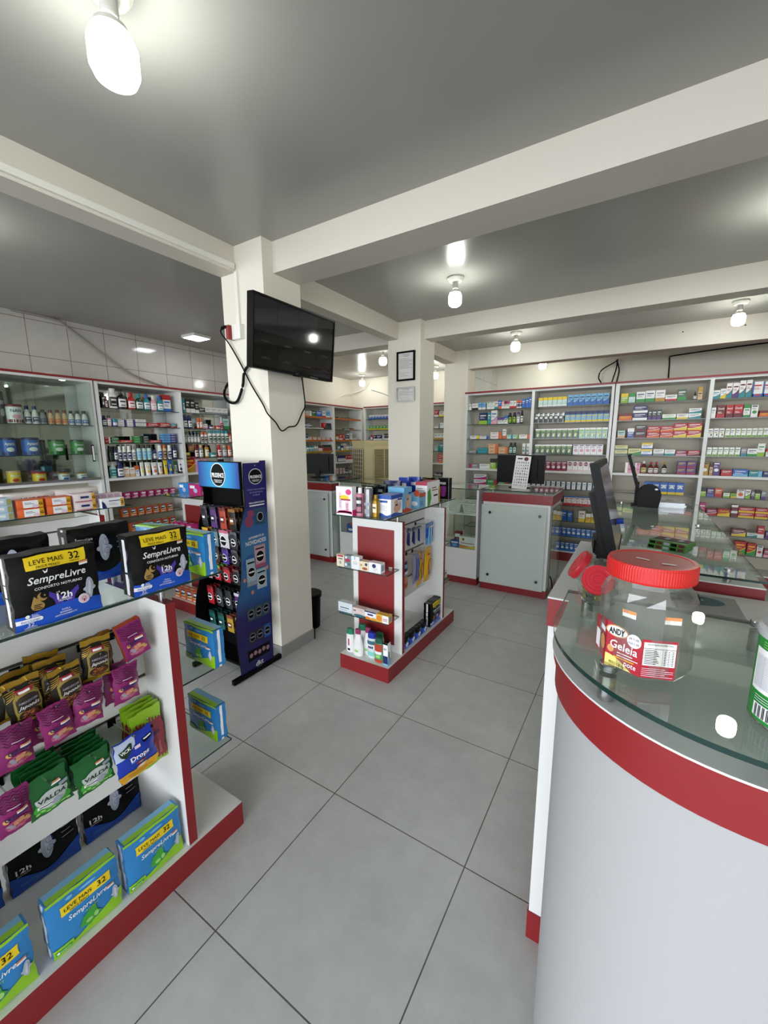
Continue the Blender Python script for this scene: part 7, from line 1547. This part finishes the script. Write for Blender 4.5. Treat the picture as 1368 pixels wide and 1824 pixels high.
# formula can at the edge of the frame
t = thing('formula_can', 'green and white formula can with grey lid, cut by the frame', 'can', (.203, .668, GZ)); r = .051
GREEN = mat('can_green', '1f8a34', .3)
b = MB().lathe([(r*.98, 0, STEEL), (r*1.01, .002, STEEL), (r, .004), (r, .112), (r*.99, .114)], 48, GREEN)
f = cylf(b, r, 0, 1, n=16); c0 = -r*.35
f.rect(c0-r*1.15, .042, c0+r*1.25, .098, WPR, 1); f.rect(c0-r*1.05, .048, c0+r*1.0, .09, mat('pale_table_print', 'dcdce0', .5), 2)
for i in range(15): f.rect(c0-r*1.05, .048+.0028*i, c0+r*1.0, .0483+.0028*i, GREY_P, 3)
for i in range(9): f.rect(c0-r*1.05+r*.25*i, .048, c0-r*1.045+r*.25*i, .09, GREY_P, 3)
for i in range(14):
    if i % 3: f.rect(c0-r*.9+.0018*i, .010, c0-r*.9+.0018*i+.0011, .026, INK, 4); f.rect(c0+r*.05+.0018*i, .006, c0+r*.05+.0018*i+.0011, .020, INK, 4)
f.rect(c0-r*.95, .009, c0-r*.40, .027, WPR, 2); f.rect(c0+r*.0, .005, c0+r*.55, .021, WPR, 2)
f.lines(c0-r*.95, .030, c0-r*.2, .040, 3, WPR, 2, .2); f.ell(c0+r*.25, .033, .003, .003, WPR, 2); f.rect(c0+r*.33, .031, c0+r*.8, .034, WPR, 2); f.lines(c0-r*.9, .101, c0+r*.9, .111, 3, mat('leaf_light_print', '9bd070', .4), 2, .25)
obj('can_body', b, t)
obj('can_lid', MB().lathe([(r*1.03, .113), (r*1.04, .123), (r*.97, .1265), (r*.90, .1262), (r*.86, .122), (r*.3, .121), (.0001, .121)], 48, mat('grey_lid_plastic', 'b5b8bb', .35)), t)

# small tilted candy jars with red lids
def tilted_jar(loc, axis, label, rb=.041):
    t = thing('sweet_jar', label, 'jar', loc, 0, 'small tilted candy jars')
    b = MB(); prof = [(rb*.62, 0), (rb*.9, rb*.25), (rb, rb*.8), (rb*.96, rb*1.35), (rb*.7, rb*1.8), (rb*.3, rb*2.0), (.001, rb*2.03)]
    b.lathe(prof, 28, PET); M_ = Matrix.Translation((0, 0, rb)) @ Vector(axis).to_track_quat('Z', 'Y').to_matrix().to_4x4()
    b.X = M_; b.lathe([(rb*.72, rb*.70), (rb*.70, rb*1.22)], 28, PET, cap=False); obj('jar_body', b, t)
    l = MB(); l.X = M_; l.lathe([(rb*.76, rb*1.10), (rb*.78, rb*1.12), (rb*.78, rb*1.36), (rb*.74, rb*1.42), (rb*.60, rb*1.42), (rb*.57, rb*1.40), (rb*.42, rb*1.40), (rb*.40, rb*1.43), (rb*.22, rb*1.43), (rb*.2, rb*1.41), (.0005, rb*1.41)], 40, mat('berry_lid_plastic', 'b01a28', .35)); obj('jar_lid', l, t)
    return t
tilted_jar((-.052, .985, GZ), (.03, -.86, .45), 'small tilted candy jar whose red lid faces the viewer')
tilted_jar((-.052, 1.155, 1.1185), (-.80, -.15, .50), 'small tilted candy jar whose red lid faces the aisle', .052)
cand = MB(); cand.lathe([(.001, -.009), (.006, -.006), (.008, 0), (.006, .006), (.001, .009)], 10, mat('green_gold_wrapper', '8a8420', .25, metal=.5)); cand.lathe([(.006, -.016), (.001, -.009)], 8, mat('green_gold_wrapper', '8a8420', .25), cap=False).lathe([(.001, .009), (.006, .016)], 8, mat('green_gold_wrapper', '8a8420', .25), cap=False)
cand2 = MB(); cand2.lathe([(.001, -.009), (.006, -.006), (.008, 0), (.006, .006), (.001, .009)], 10, mat('dark_green_wrapper', '1d3014', .25)); cand2.lathe([(.006, -.016), (.001, -.009)], 8, mat('dark_green_wrapper', '1d3014', .25), cap=False).lathe([(.001, .009), (.006, .016)], 8, mat('dark_green_wrapper', '1d3014', .25), cap=False)
cm = [cand.mesh('wrapped_candy'), cand2.mesh('wrapped_candy')]; random.seed(5)
for j, (cx_, cy_, cz_) in enumerate(((-.052, .985, GZ), (-.052, 1.155, 1.1185))):
    for i in range(16):
        a = i*2.399; q = .004+.0085*math.sqrt(i % 8+1)
        o = obj('wrapped_candy', cm[i % 2], loc=(cx_+q*math.cos(a), cy_+q*math.sin(a), cz_+.012+.017*(i//8)+.004*random.random())); o.rotation_euler = (random.random()*3, random.random()*3, random.random()*3)
        tag(o, f'{("gold green", "dark green")[i % 2]} wrapped candy inside the small jar {("whose lid faces the viewer", "whose lid faces the aisle")[j]}', 'candy', f'{("gold green", "dark green")[i % 2]} candies in jar facing {("viewer", "aisle")[j]}')

# computer things on the cash desk
t = thing('computer_monitor', 'black monitor seen edge on, on the cash desk worktop', 'monitor', (-.045, 1.56, 1.1185), PI/2)
M_ = Matrix.Translation((0, -.0, .045)) @ Matrix.Rotation(math.radians(-14), 4, 'X')
DKG = mat('charcoal_plastic', '0d0e0f', .5, spec=.15)
b = MB(); b.X = M_; b.box(-.19, -.018, 0, .19, .006, .302, DKG); b.box(-.165, .006, .02, .165, .026, .215, DKG); obj('monitor_case', b, t)
b = MB(); b.X = M_; b.box(-.172, -.0195, .018, .172, -.0182, .284, mat('dim_screen', '2a2c2e', .15, noise=.6, scale=14)); obj('screen', b, t)
b = MB(); b.prism([(-.09,-.08),(.09,-.08),(.10,.05),(-.10,.05)], 0, .012, BLACKP); b.box(-.035, .0, .012, .035, .05, .14, BLACKP); obj('monitor_foot', b, t)
t = thing('receipt_printer', 'low black box device beside the monitor foot on worktop', 'device', (-.112, 1.625, 1.1185), .12)
b = MB(); b.prism([(0, .01), (.008, 0), (.062, 0), (.07, .01), (.07, .145), (0, .145)], 0, .048, BLACKP); f = flat(b, (0, 0, .048), (1,0,0), (0,1,0)); f.rect(.02, .03, .05, .09, mat('faint_grey_print', '3a3a3c', .5), 1); obj('device_case', b, t)
f2 = MB(); f = flat(f2, (.012, 0, 0), (1,0,0), (0,0,1)); f.rect(.012, .02, .03, .024, WPR, 1); obj('logo_plate', f2, t)
b = MB().tube([(-.085, 1.60, 1.232), (-.055, 1.60, 1.248), (-.025, 1.60, 1.252)], .010, mat('blue_connector', '1c3c9c', .4)); tag(obj('monitor_plug', b), 'blue video plug behind the edge on monitor', 'plug')
cable([(-.083, 1.600, 1.226), (-.098, 1.60, 1.20), (-.098, 1.59, 1.16), (-.100, 1.585, 1.125)], .004, 'black cable drooping from the blue video plug to the worktop')
# further along the glass counter
t = thing('computer_monitor', 'second black monitor edge on, far along the glass counter', 'monitor', (.03, 3.46, 1.0603), PI/2)
M_ = Matrix.Translation((0, .02, .14)) @ Matrix.Rotation(math.radians(-17), 4, 'X')
b = MB(); b.X = M_; b.box(-.15, -.012, 0, .15, .008, .235, BLACKP); obj('monitor_case', b, t)
b = MB(); b.X = M_; b.box(-.14, -.0132, .01, .14, -.0122, .225, SCR); obj('screen', b, t)
b = MB(); b.X = Matrix.Translation((0, .02, 0)); b.prism([(-.06,-.03),(.06,-.03),(.06,.03),(-.06,.03)], 0, .01, BLACKP); b.box(-.025, -.012, .01, .025, .012, .17, BLACKP); obj('monitor_foot', b, t)
pts_ = [(-.062, 0), (.062, 0)]+[(.072*math.cos(a)*1.0, .085+.075*math.sin(a)) for a in [i*PI/16 for i in range(0, 17)]]
b = MB(); b.X = Matrix.Rotation(PI/2, 4, 'X'); b.prism([(x, max(y, 0)) for x, y in pts_], -.05, .03, DKG); b.X = Matrix.Identity(4)
f = flat(b, (-.07, -.0301, 0), (1,0,0), (0,0,1)); f.rect(.03, .05, .11, .052, INK, 1); f.rect(.065, .02, .067, .13, INK, 1); f.ell(.11, .13, .01, .006, WPR, 1)
tag(obj('payment_terminal', b, loc=(.085, 3.40, 1.0603)), 'rounded charcoal terminal beside the second monitor on glass counter', 'device')
b = MB().box(0, 0, 0, .195, .27, .034, mat('silver_box', 'b5b9bd', .3, metal=.3), {'z+': mat('white_box_lid', 'dcdcdc', .4)}); f = flat(b, (0, 0, .034), (1,0,0), (0,1,0))
random.seed(11)
for i in range(22): x = .03+.14*random.random(); y = .05+.17*random.random(); f.poly([(x, y), (x+.018, y+.005), (x+.022, y+.016), (x+.006, y+.012)], mat('plum_grey_print', '4a4658', .5), 1+i % 4)
tag(obj('flat_box', b, loc=(.103, 3.43, 1.0603)), 'flat silver and white box with dark pattern on glass counter', 'box')
for i, (dx, rz) in enumerate(((0, -.35), (.004, -.42))):
    b = MB().box(0, 0, 0, .14, .10, .019, mat('leaf_green_box', '3a7a2a', .4)); f = flat(b, (0, 0, .019), (1,0,0), (0,1,0)); f.rect(.005, .03, .135, .095, INK, 1); s_ = flat(b, (0, 0, 0), (1,0,0), (0,0,1))
    for k in range(5): f.rect(.01+.026*k, .05, .03+.026*k, .085, (mat('dark_berry_print', '5a1420', .5), GREY_P)[k % 2], 2); s_.rect(.004+.027*k, .004, .026+.027*k, .016, (INK, mat('dark_berry_print', '5a1420', .5), GREY_P)[k % 3], 1)
    tag(obj('tea_box', b, loc=(.066+dx, 2.09, 1.0603+.0194*i), rz=rz), ('lower flat green and black box on the glass counter', 'upper flat green and black box on the glass counter')[i], 'box', 'flat green boxes by the monitor')
# desk pad and mouse on the keyboard tray
b = MB().box(0, 0, 0, .17, .20, .006, mat('pad_grey', 'a5a3a2', .6)); f = flat(b, (0, 0, .006), (1,0,0), (0,1,0)); f.ell(.05, .13, .085, .05, mat('pad_teal_print', '2f5a60', .6), 1, 32); f.ell(.03, .135, .05, .02, mat('pad_pale_print', '9aa890', .6), 2)
for i in range(13): b.tube([(.01+.0125*i, .198, .004), (.01+.0125*i, .206, .008), (.01+.0125*i, .198, .011)], .0016, WHITEP, 5)
tag(obj('desk_pad', b, loc=(.150, 1.545, .9834)), 'grey spiral bound desk pad with teal oval on the tray', 'desk pad')
b = MB().lathe([(.030, 0), (.033, .008), (.028, .020), (.015, .029), (.001, .031)], 24, BLACKP, 1.5); tag(obj('computer_mouse', b, loc=(.185, 1.66, .9899)), 'black computer mouse on the grey desk pad', 'mouse')
cable([(-.640, 4.10, .22), (-.615, 4.04, .20), (-.585, 3.97, .11), (-.56, 3.90, .01), (-.54, 3.86, .006)], .006, 'black cable dropping to the floor beside the mid counter')
stock_all()
